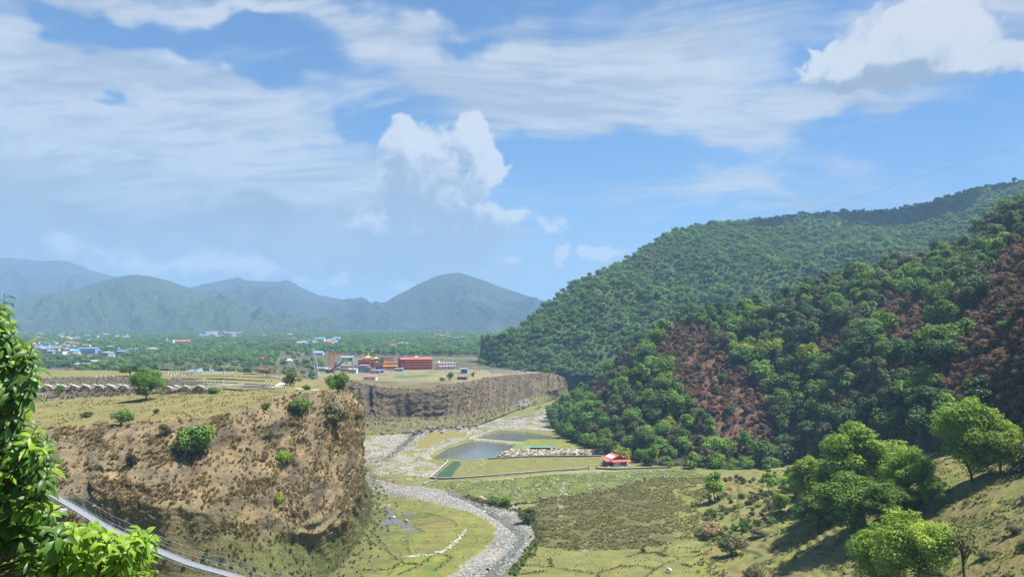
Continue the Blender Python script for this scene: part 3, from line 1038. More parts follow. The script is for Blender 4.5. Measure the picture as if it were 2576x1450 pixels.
def far_col(s, T, zz, d, seed, cut):
    n1 = fbm(s / 16, T * 6, 4, .55, seed + 30)[..., None]
    n2 = fbm(s / 4, zz / 2.2, 3, .6, seed + 35)[..., None]
    n3 = fbm(s / 7, T * 1.2, 3, .55, seed + 33)[..., None]
    c = np.array((.108, .086, .060)) + n1 * np.array((.05, .04, .026)) + n2 * np.array((.055, .046, .034)) + n3 * np.array((.06, .05, .034))
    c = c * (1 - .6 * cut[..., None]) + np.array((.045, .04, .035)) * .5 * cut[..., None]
    low = sstep(T + n1[..., 0] * .2, .45, .7)[..., None]
    c = c * (1 - low) + (np.array((.125, .120, .062)) + n2 * np.array((.03, .026, .016))) * low
    # grey slide of bare silt at the foot
    sl = np.exp(-((s - s.max() * .555) / 11) ** 2 - ((T - .80) / .2) ** 2)[..., None]
    sl2 = np.exp(-((s - s.max() * .76) / 7) ** 2 - ((T - .78) / .12) ** 2)[..., None]
    sl = np.clip((sl + sl2) * 1.4 + n2 * .5, 0, 1) * (sl + sl2 > .15)
    c = c * (1 - sl) + np.array((.20, .195, .185)) * sl
    gr = sstep(fbm(s / 18, zz / 9, 3, .5, seed + 50), .12, .34)[..., None] * sstep(s, s.max() * .55, s.max() * .7)[..., None]
    c = c * (1 - .6 * gr) + np.array((.135, .125, .055)) * .6 * gr
    return np.clip(c, .02, .5)


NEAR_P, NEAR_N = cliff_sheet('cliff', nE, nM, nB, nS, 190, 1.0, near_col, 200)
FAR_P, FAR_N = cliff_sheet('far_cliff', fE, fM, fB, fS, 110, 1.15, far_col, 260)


# ------------------------------------------------------------------ hills and mountains
def hill(name, base, crest, nu, nt, bumps, colour, mat, seed, power=1.0, back=.7):
    """slope between matching base and crest lines, carried on down behind the crest"""
    (b, c), s = station_resample((base, crest), nu)
    t = np.linspace(-.05, 1.0, nt)
    nb_ = max(8, nt // 5)
    tb = np.linspace(0, 1, nb_ + 1)[1:]
    T = t[None, :, None]
    p = b[:, None] * (1 - T) + c[:, None] * T
    p[..., 2] = b[:, None, 2] + (c[:, 2] - b[:, 2])[:, None] * np.sign(t) * np.abs(t)[None] ** power
    span = c - b
    bk = c[:, None] + span[:, None] * np.array((1, 1, 0)) * (tb * back)[None, :, None]
    bk[..., 2] = c[:, None, 2] + (b[:, 2] - c[:, 2])[:, None] * (tb ** 1.1)[None]
    p = np.concatenate((p, bk), 1)
    tall = np.concatenate((t, 1 + tb))
    env = np.sin(np.clip(tall, 0, 1) * np.pi) ** .6
    env = np.where(tall > 1, np.minimum((tall - 1) * 2, 1), env)[None]
    dn = bumps(p[..., 0], p[..., 1], s[:, None], tall[None], seed)
    d0 = dn[0] - np.maximum(dn[0], 0) * sstep(tall, .45, .85)[None]
    d0 = np.where(tall[None] > 1, np.minimum(d0, 0), d0)
    p[..., 2] += d0 * env + dn[1]
    col_ = colour(p, s[:, None] * np.ones((1, len(tall))), tall[None] * np.ones((nu, 1)), seed)
    me = mesh_np(name, p, grid_quads(nu, len(tall)), cols=col_.reshape(-1, 3), mats=[mat])
    o = link(name, me, kind='structure')
    SURF.append(p[:, :nt].reshape(-1, 3))
    return p[:, :nt]


def A3(lst):
    return np.array([at(u, v, D) for u, v, D in lst])


NH_BASE = np.vstack((P3([(1390, 1042, 4), (1392, 1075, 1), (1440, 1105, 0), (1500, 1130, 0), (1560, 1152, 0), (1640, 1167, 0), (1750, 1171, 0), (1850, 1170, .5), (2000, 1166, 2), (2150, 1178, 8), (2300, 1186, 16), (2450, 1188, 24), (2600, 1186, 31), (2800, 1190, 40)]),))
NH_CREST = A3([(1408, 1035, 640), (1440, 1006, 640), (1490, 975, 625), (1540, 926, 600), (1580, 890, 585), (1640, 852, 570), (1715, 806, 555), (1800, 792, 550), (1905, 778, 545), (2010, 742, 535), (2140, 702, 525), (2300, 672, 510), (2440, 618, 500), (2600, 520, 485)])
HILL_MAT = ground_material('hill_earth', .8, .35)


def nh_bumps(x, y, s, t, seed):
    d = billow(x / 60, y / 60, 3, .5, seed) * 5.0 + fbm(x / 18, y / 18, 4, .5, seed + 4) * 3.0
    return d, fbm(x / 40, y / 40, 2, .5, seed + 8) * .8


BURN = [[(1650, 850), (1720, 795), (1790, 870), (1890, 950), (1940, 1060), (1990, 1140), (1830, 1130), (1780, 1060), (1700, 990), (1630, 910)],
        [(2480, 690), (2600, 560), (2900, 500), (2900, 1150), (2480, 1150), (2440, 1010), (2390, 1090), (2330, 1050), (2360, 900), (2450, 800)],
        [(2200, 760), (2330, 750), (2360, 880), (2250, 900)], [(1440, 990), (1500, 960), (1560, 990), (1500, 1040)], [(2040, 800), (2100, 770), (2140, 900), (2080, 960)]]


def burnt(p):
    u, v = proj(p)
    n = fbm(p[..., 0] / 30, p[..., 1] / 30, 3, .5, 330)
    r = np.zeros(u.shape)
    for q in BURN:
        r = np.maximum(r, inside(np.array(q, float), u + n * 110, v + n * 80))
    return np.clip(r + sstep(n, .22, .45) * .7, 0, 1)


def nh_col(p, s, t, seed):
    x, y, z = p[..., 0], p[..., 1], p[..., 2]
    n1 = fbm(x / 14, y / 14, 4, .6, seed + 20)[..., None]
    n2 = fbm(x / 4, y / 4, 3, .6, seed + 24)[..., None]
    b = burnt(p)[..., None]
    red = np.array((.140, .086, .060)) + n1 * np.array((.06, .03, .02)) + n2 * np.array((.05, .028, .018))
    ash = np.array((.05, .04, .034))
    k = sstep(n1[..., 0] + n2[..., 0] * .6, .18, .42)[..., None]
    red = red * (1 - .75 * k) + ash * .75 * k
    gr = np.array((.062, .066, .034)) + n1 * np.array((.03, .022, .01)) + n2 * np.array((.02, .015, .008))
    return np.clip(red * b + gr * (1 - b), .015, .5)


NEAR_HILL = hill('near_hill', NH_BASE, NH_CREST, 330, 150, nh_bumps, nh_col, HILL_MAT, 300, .92)

FH_BASE = A3([(1205, 925, 985), (1240, 932, 900), (1300, 932, 850), (1380, 930, 830), (1480, 925, 820), (1600, 915, 820), (1750, 905, 820), (1900, 900, 820), (2100, 900, 800), (2300, 900, 780), (2480, 890, 760), (2700, 880, 740)])
FH_CREST = A3([(1216, 903, 1010), (1262, 872, 1020), (1300, 834, 1030), (1372, 770, 1060), (1452, 712, 1110), (1552, 666, 1160), (1642, 611, 1210), (1702, 582, 1260), (1792, 566, 1310), (1935, 576, 1310), (2290, 570, 1230), (2600, 478, 1120)])


def fh_bumps(x, y, s, t, seed):
    d = billow(x / 170 + y / 400, y / 240, 3, .5, seed) * 26.0 + (billow(s / 150 + t * .4, t * .8, 2, .5, seed + 2) - .2) * 22.0 + fbm(x / 60, y / 60, 3, .5, seed + 4) * 9.0
    return d, 0.0


def forest_floor(p, s, t, seed):
    x, y = p[..., 0], p[..., 1]
    n1 = fbm(x / 25, y / 25, 4, .6, seed + 20)[..., None]
    return np.clip(np.array((.055, .080, .030)) + n1 * np.array((.02, .018, .008)), .01, .4)


FAR_HILL = hill('far_hill', FH_BASE, FH_CREST, 240, 110, fh_bumps, forest_floor, HILL_MAT, 400, .95)
RH_CREST = A3([(1700, 590, 1750), (1800, 562, 1740), (1880, 556, 1730), (1950, 548, 1720), (2050, 538, 1700), (2150, 534, 1680), (2260, 526, 1650), (2330, 512, 1620), (2430, 482, 1560), (2500, 466, 1520), (2600, 452, 1480), (2800, 440, 1440)])
RH_BASE = A3([(1700, 660, 1330), (1800, 650, 1330), (1880, 650, 1330), (1950, 650, 1330), (2050, 650, 1320), (2150, 650, 1310), (2260, 640, 1300), (2330, 630, 1290), (2430, 610, 1260), (2500, 590, 1230), (2600, 570, 1200), (2800, 540, 1180)])
RIDGE_HILL = hill('ridge_hill', RH_BASE, RH_CREST, 160, 70, fh_bumps, forest_floor, HILL_MAT, 430, .95)


def mountain_material(name, tint, scale):
    m, nb, out = new_mat(name)
    pos = nb.node('ShaderNodeNewGeometry').outputs['Position']
    a = nb.noise(pos, scale, 6.0, .68)
    b = nb.noise(pos, scale * .16, 4.0, .6)
    v = nb.node('ShaderNodeTexVoronoi', feature='F1')
    nb.put(v.inputs['Vector'], pos)
    v.inputs['Scale'].default_value = scale * 1.6
    c = nb.mix(nb.ss(a, .3, .7), tuple(t * .45 for t in tint), tint)
    c = nb.mix(nb.ss(b, .55, .72, 0, .55), c, (.12, .105, .062))
    h = nb.m('ADD', nb.m('MULTIPLY', nb.m('SUBTRACT', 1.0, v.outputs['Distance']), 1.0), a)
    bsdf(nb, out, c, .95, nb.bump(h, 9.0, 1.0), .05)
    return m


def plain_col(p, s, t, seed):
    return np.ones(p.shape) * .05


def mt_bumps(amp, lam, tree):
    def f(x, y, s, t, seed):
        d = billow(x / lam + t * .5, y / (lam * 2.2), 4, .5, seed) * amp * 1.25 + (billow(s / (lam * .55) + fbm(s / lam, t * 2, 2, .5, seed + 7) * .6, t * .7, 3, .5, seed + 2) - .3) * amp * .8 + fbm(x / (lam * .3), y / (lam * .3), 3, .5, seed + 4) * amp * .3
        return d, np.abs(fbm(s / 20, t * 90, 3, .6, seed + 9)) * tree
    return f


def mountain(name, crest, Dc, Db, zb, nu, nt, bumps, mat, seed):
    cr = np.array([at(u, v, Dc + (u - crest[0][0]) * 0) for u, v in crest])
    ba = np.array([at(u, 840, Db) for u, v in crest])
    ba[:, 2] = zb
    return hill(name, ba, cr, nu, nt, bumps, plain_col, mat, seed, 1.12)


MT_G = mountain_material('mountain_wood_green', (.065, .095, .045), .05)
MT_B = mountain_material('mountain_wood_blue', (.040, .055, .038), .03)
mountain('mountain', [(-700, 700), (-300, 640), (-120, 655), (0, 648), (40, 650), (100, 656), (170, 657), (230, 680), (290, 695), (400, 715), (520, 735), (640, 760), (760, 800), (900, 830)], 6300, 4600, 140, 320, 70, mt_bumps(130, 850, 20), MT_B, 500)
mountain('mountain', [(300, 800), (400, 745), (500, 718), (545, 708), (580, 702), (600, 697), (615, 705), (650, 708), (690, 709), (722, 705), (740, 713), (765, 727), (800, 742), (850, 751), (905, 760), (950, 770), (1050, 790), (1200, 815), (1400, 830)], 5700, 4100, 140, 320, 70, mt_bumps(110, 700, 18), MT_B, 520)
mountain('mountain', [(700, 832), (860, 795), (955, 768), (1000, 742), (1060, 711), (1100, 694), (1130, 688), (1155, 687), (1175, 692), (1210, 703), (1260, 722), (1320, 742), (1370, 757), (1450, 778), (1560, 800), (1700, 820)], 5000, 3700, 125, 320, 80, mt_bumps(85, 620, 14), MT_B, 540)
mountain('mountain', [(-500, 800), (-250, 760), (-60, 765), (40, 745), (110, 738), (200, 725), (260, 706), (300, 696), (345, 691), (385, 697), (430, 709), (470, 722), (540, 742), (600, 756), (640, 770), (680, 786), (720, 803), (760, 818), (800, 832), (860, 840)], 4000, 3050, 108, 320, 90, mt_bumps(75, 420, 11), MT_G, 560)
mountain('mountain', [(-400, 800), (-200, 790), (-50, 790), (60, 806), (140, 822), (240, 836), (300, 842)], 3500, 2900, 105, 160, 50, mt_bumps(40, 420, 10), MT_G, 580)

SURF = np.vstack(SURF)
_su, _sv = proj(SURF)


def pick(u, v, tol=4.0, dmin=0.0, dmax=1e9):
    """point of the land seen at (u, v)"""
    for k in (1, 2, 4, 8):
        m_ = (np.abs(_su - u) < tol * k) & (np.abs(_sv - v) < tol * k * .6) & (SURF[:, 1] > dmin) & (SURF[:, 1] < dmax)
        if m_.any():
            q = SURF[m_]
            near = q[:, 1] < q[:, 1].min() * 1.06 + 2
            q = q[near]
            e = np.hypot(_su[m_][near] - u, _sv[m_][near] - v)
            return Vector(q[e.argmin()])
    raise ValueError('no land at %s %s' % (u, v))


def ground_z(x, y):
    return float(land(np.array([float(x)]), np.array([float(y)]))[0][0])


# --- haze in the valley air
def build_haze():
    lo, hi = Vector((-13000, -900, -20)), Vector((13000, 13500, 960))
    v = [(x, y, z) for x in (lo.x, hi.x) for y in (lo.y, hi.y) for z in (lo.z, hi.z)]
    q = [(0, 1, 3, 2), (4, 6, 7, 5), (0, 4, 5, 1), (2, 3, 7, 6), (0, 2, 6, 4), (1, 5, 7, 3)]
    m, nb, out = new_mat('haze_air')
    p = nb.node('ShaderNodeVolumePrincipled')
    p.inputs['Color'].default_value = (.40, .68, 1.0, 1)
    p.inputs['Density'].default_value = HAZE
    p.inputs['Anisotropy'].default_value = 0.0
    nb.t.links.new(p.outputs[0], out.inputs['Volume'])
    link('haze', mesh_np('haze', v, quads=q, smooth=False, mats=[m]), kind='stuff')


HAZE = 0.00017
build_haze()

# ------------------------------------------------------------------ water
from mathutils.geometry import tessellate_polygon


def water_mat(name, col, rough, wave):
    m, nb, out = new_mat(name)
    pos = nb.node('ShaderNodeNewGeometry').outputs['Position']
    n = nb.noise(nb.vm('MULTIPLY', pos, (1.0, .5, 1.0)), wave, 3.0, .6)
    p = bsdf(nb, out, col, rough, nb.bump(n, .05, .9), .5)
    p.inputs['IOR'].default_value = 1.33
    return m


def sheet(name, poly, z, mat, grow=1.0):
    c = poly.mean(0)
    q = (poly - c) * grow + c
    v = np.column_stack((q[:, :2], np.full(len(q), z)))
    tris = tessellate_polygon([[Vector(p) for p in v]])
    tr = []
    for t in tris:
        a, b, d = (Vector(v[i]) for i in t)
        tr.append(t if (b - a).cross(d - a).z > 0 else t[::-1])
    return link(name, mesh_np(name, v, tris=tr, smooth=False, mats=[mat]), kind='structure')


POND_MAT = water_mat('pond_water', (.105, .118, .105), .06, .7)
STREAM_MAT = water_mat('stream_water', (.085, .090, .072), .30, 2.6)
MUD_MAT = water_mat('paddy_water', (.10, .10, .08), .16, 1.0)
sheet('pond', POND_NEAR, -.35, POND_MAT, 1.03)
sheet('pond', POND_FAR, -.25, POND_MAT, 1.03)
for w_ in WET:
    sheet('paddy_water', w_, .03, MUD_MAT, 1.0)


def ribbon(name, lines, width, dz, mat):
    V, Q = [], []
    for pl in lines:
        p, s = resample(pl, 60)
        t = np.gradient(p[:, :2], axis=0)
        t /= np.linalg.norm(t, axis=1)[:, None]
        n_ = np.stack((t[:, 1], -t[:, 0]), -1)
        w_ = width * (.8 + .5 * fbm(s / 9, s * 0, 3, .5, 700))
        k = sum(len(v) for v in V)
        z = floor_z(p[:, 1]) + dz
        for sgn in (1, -1):
            V.append(np.column_stack((p[:, :2] + n_ * (w_ * sgn)[:, None], z)))
        i = np.arange(59)
        Q.append(np.stack((k + i, k + 60 + i, k + 61 + i, k + 1 + i), -1))
    V, Q = np.vstack(V), np.vstack(Q)
    a, b, c = V[Q[0][0]], V[Q[0][1]], V[Q[0][2]]
    if np.cross(b - a, c - a)[2] < 0:
        Q = Q[:, ::-1]
    return link(name, mesh_np(name, V, quads=Q, mats=[mat]), kind='structure')


ribbon('stream', STREAM, 1.35, -.90, STREAM_MAT)
ribbon('stream', STREAM_UP, 2.0, -.74, STREAM_MAT)


# ------------------------------------------------------------------ loose stones
_t = (1 + 5 ** .5) / 2
ICO_V = np.array([(-1, _t, 0), (1, _t, 0), (-1, -_t, 0), (1, -_t, 0), (0, -1, _t), (0, 1, _t), (0, -1, -_t), (0, 1, -_t), (_t, 0, -1), (_t, 0, 1), (-_t, 0, -1), (-_t, 0, 1)]) / 1.9
ICO_F = np.array([(0, 11, 5), (0, 5, 1), (0, 1, 7), (0, 7, 10), (0, 10, 11), (1, 5, 9), (5, 11, 4), (11, 10, 2), (10, 7, 6), (7, 1, 8), (3, 9, 4), (3, 4, 2), (3, 2, 6), (3, 6, 8), (3, 8, 9), (4, 9, 5), (2, 4, 11), (6, 2, 10), (8, 6, 7), (9, 8, 1)])


def stone_mat():
    m, nb, out = new_mat('stone')
    pos = nb.node('ShaderNodeNewGeometry').outputs['Position']
    n = nb.noise(pos, 3.0, 4.0, .6)
    k = nb.lin(n, .3, .7, .75, 1.2)
    bsdf(nb, out, nb.mix(1.0, nb.attr('Col'), nb.xyz(k, k, k), 'MULTIPLY'), .85, nb.bump(n, .05), .2)
    return m


STONE_MAT = stone_mat()


def stones(name, pts, size, base, spread=.35, flat=.62, warm=.05, kind='stuff'):
    n = len(pts)
    sz = size * np.exp(rng.normal(0, .45, n))
    sz = np.minimum(sz, size * 2.6)
    V = ICO_V[None] * (1 + rng.uniform(-.22, .22, (n, 12, 1)))
    V = V * (sz[:, None] * np.stack((rng.uniform(.8, 1.3, n), rng.uniform(.7, 1.1, n), np.full(n, flat)), -1))[:, None]
    a = rng.uniform(0, 6.28, n)
    ca, sa = np.cos(a)[:, None], np.sin(a)[:, None]
    V = np.stack((V[..., 0] * ca - V[..., 1] * sa, V[..., 0] * sa + V[..., 1] * ca, V[..., 2]), -1)
    P = np.array(pts)
    V = V + P[:, None] + np.array((0, 0, 1)) * (sz * flat * .35)[:, None, None]
    Fc = ICO_F[None] + (np.arange(n) * 12)[:, None, None]
    b = np.array(base) * (1 + rng.normal(0, spread, n))[:, None]
    b = b + rng.normal(0, 1, n)[:, None] * np.array((warm, warm * .4, -warm * .3)) * .5
    b = np.clip(np.repeat(b, 12, 0), .04, .72)
    return link(name, mesh_np(name, V.reshape(-1, 3), tris=Fc.reshape(-1, 3), smooth=False, cols=b, mats=[STONE_MAT]), kind=kind)


def sow(poly, n, r=rng):
    poly = np.asarray(poly)[:, :2]
    lo, hi = poly.min(0), poly.max(0)
    out = []
    tot = 0
    while tot < n:
        q = lo + r.random((n * 2, 2)) * (hi - lo)
        q = q[inside(poly, q[:, 0], q[:, 1])]
        out.append(q)
        tot += len(q)
    return np.vstack(out)[:n]


def grounded(q, dz=0.0):
    z, _ = land(q[:, 0], q[:, 1])
    return np.column_stack((q, z + dz))


_q = sow(GRAVEL, 27000)
_q = _q[np.min([line_dist(p, _q[:, 0], _q[:, 1], 12) for p in STREAM], 0) > .9]
_q = np.column_stack((_q, floor_z(_q[:, 1]) - .55 - .62 * sstep(np.min([line_dist(p, _q[:, 0], _q[:, 1], 12) for p in STREAM], 0), 4.2, 1.0)))
stones('river_stones', _q, .135, (.265, .258, .235), .36)
_s = np.vstack([resample(p, 450)[0][:, :2] for p in STREAM]) + rng.normal(0, 1.3, (900, 2))
stones('river_stones', np.column_stack((_s, np.full(len(_s), -.93))), .20, (.27, .265, .24), .42)
_q = sow(GRAVEL_UP, 9000)
_q = _q[fbm(_q[:, 0] / 10, _q[:, 1] / 16, 3, .55, 140) < .18]
_q = np.column_stack((_q, floor_z(_q[:, 1]) - .6))
stones('river_stones', _q, .23, (.27, .26, .232), .36)
_l = [[(440, 480), (410, 520), (440, 552), (560, 550), (655, 526)], [(560, 420), (605, 465), (592, 500), (675, 527)], [(700, 380), (735, 430), (760, 465), (885, 490)], [(815, 420), (860, 370), (960, 318), (1100, 268), (1190, 250)],
      [(480, 430), (560, 372), (640, 322), (720, 252), (790, 208), (900, 178)], [(650, 400), (700, 340), (750, 262), (800, 215), (1000, 186), (1170, 190)], [(1190, 262), (1320, 272), (1480, 286), (1600, 300)], [(1230, 236), (1330, 200), (1440, 172), (1620, 178), (1900, 192)], [(1330, 150), (1600, 142), (1880, 150)]]
_q = np.vstack([resample(zoomA(p), 330)[0][:, :2] for p in _l])
_q = np.vstack((_q + rng.normal(0, .55, _q.shape), _q[::2] + rng.normal(0, 1.6, _q[::2].shape), sow(EARTH, 3800)))
_q = _q[~inside(POND_NEAR, _q[:, 0], _q[:, 1]) & ~inside(POND_FAR, _q[:, 0], _q[:, 1])]
for _o in OLIVE:
    _q = _q[~inside(_o, _q[:, 0], _q[:, 1])]
stones('bank_stones', grounded(_q), .21, (.30, .288, .25), .36)
_q = sow(HEAP, 2600)
_q = np.column_stack((_q, .1 + 1.1 * rng.random(len(_q)) ** 1.5))
stones('stone_heap', _q, .42, (.36, .30, .24), .4, .7, .1)
_q = np.vstack((sow(MEADOW_G, 1500), sow(zoomA([(1080, 480), (1350, 425), (1330, 470), (1180, 540), (1060, 560)]), 260), sow(zoomA([(620, 560), (800, 560), (760, 620), (640, 610)]), 60)))
_q = _q[fbm(_q[:, 0] / 16, _q[:, 1] / 16, 3, .5, 710) > -.05]
stones('field_stones', grounded(_q), .20, (.40, .38, .32))
_w1, _ = resample(zoomA([(610, 1288), (700, 1266), (880, 1256), (1000, 1200), (1080, 1130), (1130, 1070), (1150, 1035)]), 260)
_w2 = np.vstack([resample(GULLY, 300)[0][60:250]])
_q = np.vstack((_w1[:, :2] + rng.normal(0, .35, (260, 2)), _w2[:, :2] + rng.normal(0, .9, (len(_w2), 2))))
stones('field_stones', grounded(_q), .28, (.34, .32, .27))
_q = np.vstack([on(1040 + rng.normal(0, 28, 70), 1084 + rng.normal(0, 4, 70), .6), on(1120 + rng.normal(0, 40, 60), 1076 + rng.normal(0, 3.0, 60), 1.4), on(1310 + rng.normal(0, 26, 40), 1022 + rng.normal(0, 3.0, 40), 5.3)])
stones('boulders', _q, .75, (.15, .145, .135), .35, .75, .01)
_q = np.array([np.array(pick(rng.uniform(900, 1300), rng.uniform(1250, 1330))) for _ in range(12)] + [np.array(pick(u, v)) for u, v in ((235, 1272), (255, 1268), (170, 1295), (160, 1290), (1240, 1190), (1262, 1196))])
stones('field_stones', _q, .5, (.34, .32, .27))


# ------------------------------------------------------------------ leaves and trees
def leaf_mat(name, col, trans=.35, vary=.22, warm=(1.35, 1.12, .55), rough=.6, spec=.25):
    m, nb, out = new_mat(name)
    t = nb.attr('Col')
    rnd = nb.node('ShaderNodeObjectInfo').outputs['Random']
    pos = nb.node('ShaderNodeNewGeometry').outputs['Position']
    n = nb.noise(pos, .35, 3.0, .55)
    c = nb.mix(1.0, col, t, 'MULTIPLY')
    c = nb.mix(nb.ss(n, .38, .72, 0, .55), c, nb.mix(1.0, c, warm, 'MULTIPLY'))
    k = nb.lin(rnd, 0, 1, 1 - vary, 1 + vary)
    c = nb.mix(1.0, c, nb.xyz(k, k, k), 'MULTIPLY')
    p = nb.node('ShaderNodeBsdfPrincipled')
    nb.put(p.inputs['Base Color'], c)
    p.inputs['Roughness'].default_value = rough
    p.inputs['Specular IOR Level'].default_value = spec
    tr = nb.node('ShaderNodeBsdfTranslucent')
    nb.put(tr.inputs['Color'], nb.mix(1.0, c, (1.25, 1.25, .75), 'MULTIPLY'))
    mx = nb.node('ShaderNodeMixShader')
    mx.inputs[0].default_value = trans
    nb.t.links.new(p.outputs[0], mx.inputs[1])
    nb.t.links.new(tr.outputs[0], mx.inputs[2])
    nb.t.links.new(mx.outputs[0], out.inputs[0])
    return m


BARK = simple('bark', (.085, .068, .050), .95, .35, 2.0, .05, bump=.05)
BARK_PALE = simple('bark_pale', (.17, .15, .12), .95, .35, 2.0, .05, bump=.05)
LEAF = {
    'bright': leaf_mat('leaf_bright', (.150, .260, .040)),
    'yellow': leaf_mat('leaf_yellow_green', (.220, .275, .036)),
    'mid': leaf_mat('leaf_mid', (.110, .205, .044)),
    'dark': leaf_mat('leaf_dark', (.066, .135, .040), .35),
    'olive': leaf_mat('leaf_olive', (.115, .125, .056), .3),
    'grey': leaf_mat('leaf_grey', (.095, .120, .070), .3),
    'brown': leaf_mat('leaf_dry', (.180, .118, .078), .3, .3, (1.2, .95, .8)),
    'rust': leaf_mat('leaf_rust', (.165, .092, .060), .25, .3, (1.1, .9, .8)),
    'straw': leaf_mat('straw', (.320, .255, .155), .45, .3, (1.15, 1.05, .75)),
    'far': leaf_mat('leaf_far', (.092, .180, .058), .4, .28),
    'forest': leaf_mat('leaf_forest', (.140, .250, .066), .45, .26),
    'grove': leaf_mat('leaf_grove', (.215, .345, .052), .42, .15),
    'lime': leaf_mat('leaf_lime', (.245, .345, .050), .42, .15),
    'char': leaf_mat('leaf_char', (.035, .028, .024), .1, .3),
}


def leaf_cards(pos, nrm, size, aspect, r, tint, droop=0.0):
    n = len(pos)
    a = r.normal(size=(n, 3))
    if droop:
        a = a * (1 - droop) + np.array((0, 0, -1.0)) * droop
    t = np.cross(nrm, a)
    t /= np.linalg.norm(t, axis=1)[:, None] + 1e-9
    b = np.cross(nrm, t)
    s = size[:, None]
    v = np.stack((pos - b * s, pos + t * s * aspect, pos + b * s, pos - t * s * aspect), 1)
    q = np.arange(n * 4).reshape(-1, 4)
    return v.reshape(-1, 3), q, np.repeat(tint, 4, 0)


def crown_mesh(name, seed, nl, per, leaf, rx=.36, rz=.34, cz=.62, lob=(.30, .52), shape=1.0, inner=.15, up=.25):
    r = np.random.default_rng(seed)
    # lobes spread through an uneven egg
    c = r.normal(size=(nl, 3))
    c /= np.linalg.norm(c, axis=1)[:, None]
    c *= (r.random(nl) ** .38)[:, None] * .84
    lean = r.normal(0, .12, 2)
    rl = r.uniform(*lob, nl) * (1 - .25 * np.abs(c[:, 2]))
    C = c * np.array((rx, rx, rz)) * (1 - rl[:, None] * .35)
    C[:, :2] *= (1 + (-c[:, 2] * .25 * shape))[:, None]
    C[:, :2] += lean * C[:, 2:3]
    cnt = np.maximum(8, (per * rl / rl.mean() * r.uniform(.7, 1.3, nl)).astype(int))
    k = np.repeat(np.arange(nl), cnt)
    d = r.normal(size=(len(k), 3))
    d[:, 2] = d[:, 2] * .9 + up
    d /= np.linalg.norm(d, axis=1)[:, None]
    rad = np.where(r.random(len(k)) < inner, r.uniform(.2, .8, len(k)), r.uniform(.82, 1.08, len(k)))
    ruf = 1 + .22 * np.sin(d[:, 0] * 5 + k) * np.sin(d[:, 1] * 6 + k * 2) + .15 * np.sin(d[:, 2] * 9 + k)
    R = (rl[k] * rx * rad * ruf)[:, None]
    pos = C[k] + d * R * np.array((1, 1, .85)) + np.array((0, 0, cz))
    n = d + r.normal(0, .45, d.shape) + np.array((.06, 0, .55))
    n /= np.linalg.norm(n, axis=1)[:, None]
    lt = r.uniform(.82, 1.18, nl)[k] * r.uniform(.72, 1.28, len(k))
    tint = np.stack((lt * r.uniform(.9, 1.12, len(k)), lt, lt * .95), -1)
    v, q, cc = leaf_cards(pos, n, leaf * r.uniform(.6, 1.35, len(k)), .62, r, tint)
    me = mesh_np(name, v, quads=q, smooth=False, cols=cc)
    return me, C + np.array((0, 0, cz)), rl * rx


def tube_np(path, rad, sides=6):
    path = np.asarray(path, float)
    n = len(path)
    t = np.gradient(path, axis=0)
    t /= np.linalg.norm(t, axis=1)[:, None] + 1e-9
    a = np.where(np.abs(t[:, 2:3]) > .9, np.array((1.0, 0, 0)), np.array((0, 0, 1.0)))
    x = np.cross(t, a)
    x /= np.linalg.norm(x, axis=1)[:, None]
    y = np.cross(t, x)
    ang = np.arange(sides) / sides * 2 * np.pi
    v = path[:, None] + (x[:, None] * np.cos(ang)[None, :, None] + y[:, None] * np.sin(ang)[None, :, None]) * np.asarray(rad)[:, None, None]
    i = np.arange(n - 1)[:, None] * sides
    j = np.arange(sides)[None]
    q = np.stack((i + j, i + (j + 1) % sides, i + sides + (j + 1) % sides, i + sides + j), -1).reshape(-1, 4)
    return v.reshape(-1, 3), q


def join_np(parts):
    V, Q, k = [], [], 0
    for v, q in parts:
        V.append(v)
        Q.append(q + k)
        k += len(v)
    return np.vstack(V), np.vstack(Q)


def trunk_mesh(name, seed, lobes, r0=.022, mat=BARK, sides=6, extra=0):
    r = np.random.default_rng(seed + 900)
    top = lobes[np.argsort(lobes[:, 2])[len(lobes) // 2]]
    fork = np.array((top[0] * .3, top[1] * .3, .30))
    stem = np.array([(0, 0, -.05), (.006, -.004, .1), (fork[0] * .6, fork[1] * .6, .2), fork, (top[0] * .6, top[1] * .6, top[2] * .85 + .05)])
    parts = [tube_np(stem, np.array((1.25, 1.0, .85, .72, .25)) * r0, sides)]
    for c in lobes:
        s = stem[2] + (stem[4] - stem[2]) * r.uniform(.1, .8)
        mid = (s + c) / 2 + r.normal(0, .02, 3) + np.array((0, 0, -.02))
        parts.append(tube_np(np.array([s, mid, c]), np.array((.5, .32, .1)) * r0, 5))
        for _ in range(extra):
            e = c + r.normal(0, .07, 3)
            parts.append(tube_np(np.array([mid, (mid + e) / 2 + r.normal(0, .015, 3), e]), np.array((.25, .15, .06)) * r0, 4))
    v, q = join_np(parts)
    return mesh_np(name, v, quads=q, mats=[mat])


TREES = {}


def species(key, seed, **kw):
    tr = kw.pop('r0', .020)
    me, c, _ = crown_mesh('crown_' + key, seed, **kw)
    me.materials.append(LEAF['mid'])
    TREES[key] = (me, trunk_mesh('trunk_' + key, seed, c, tr))


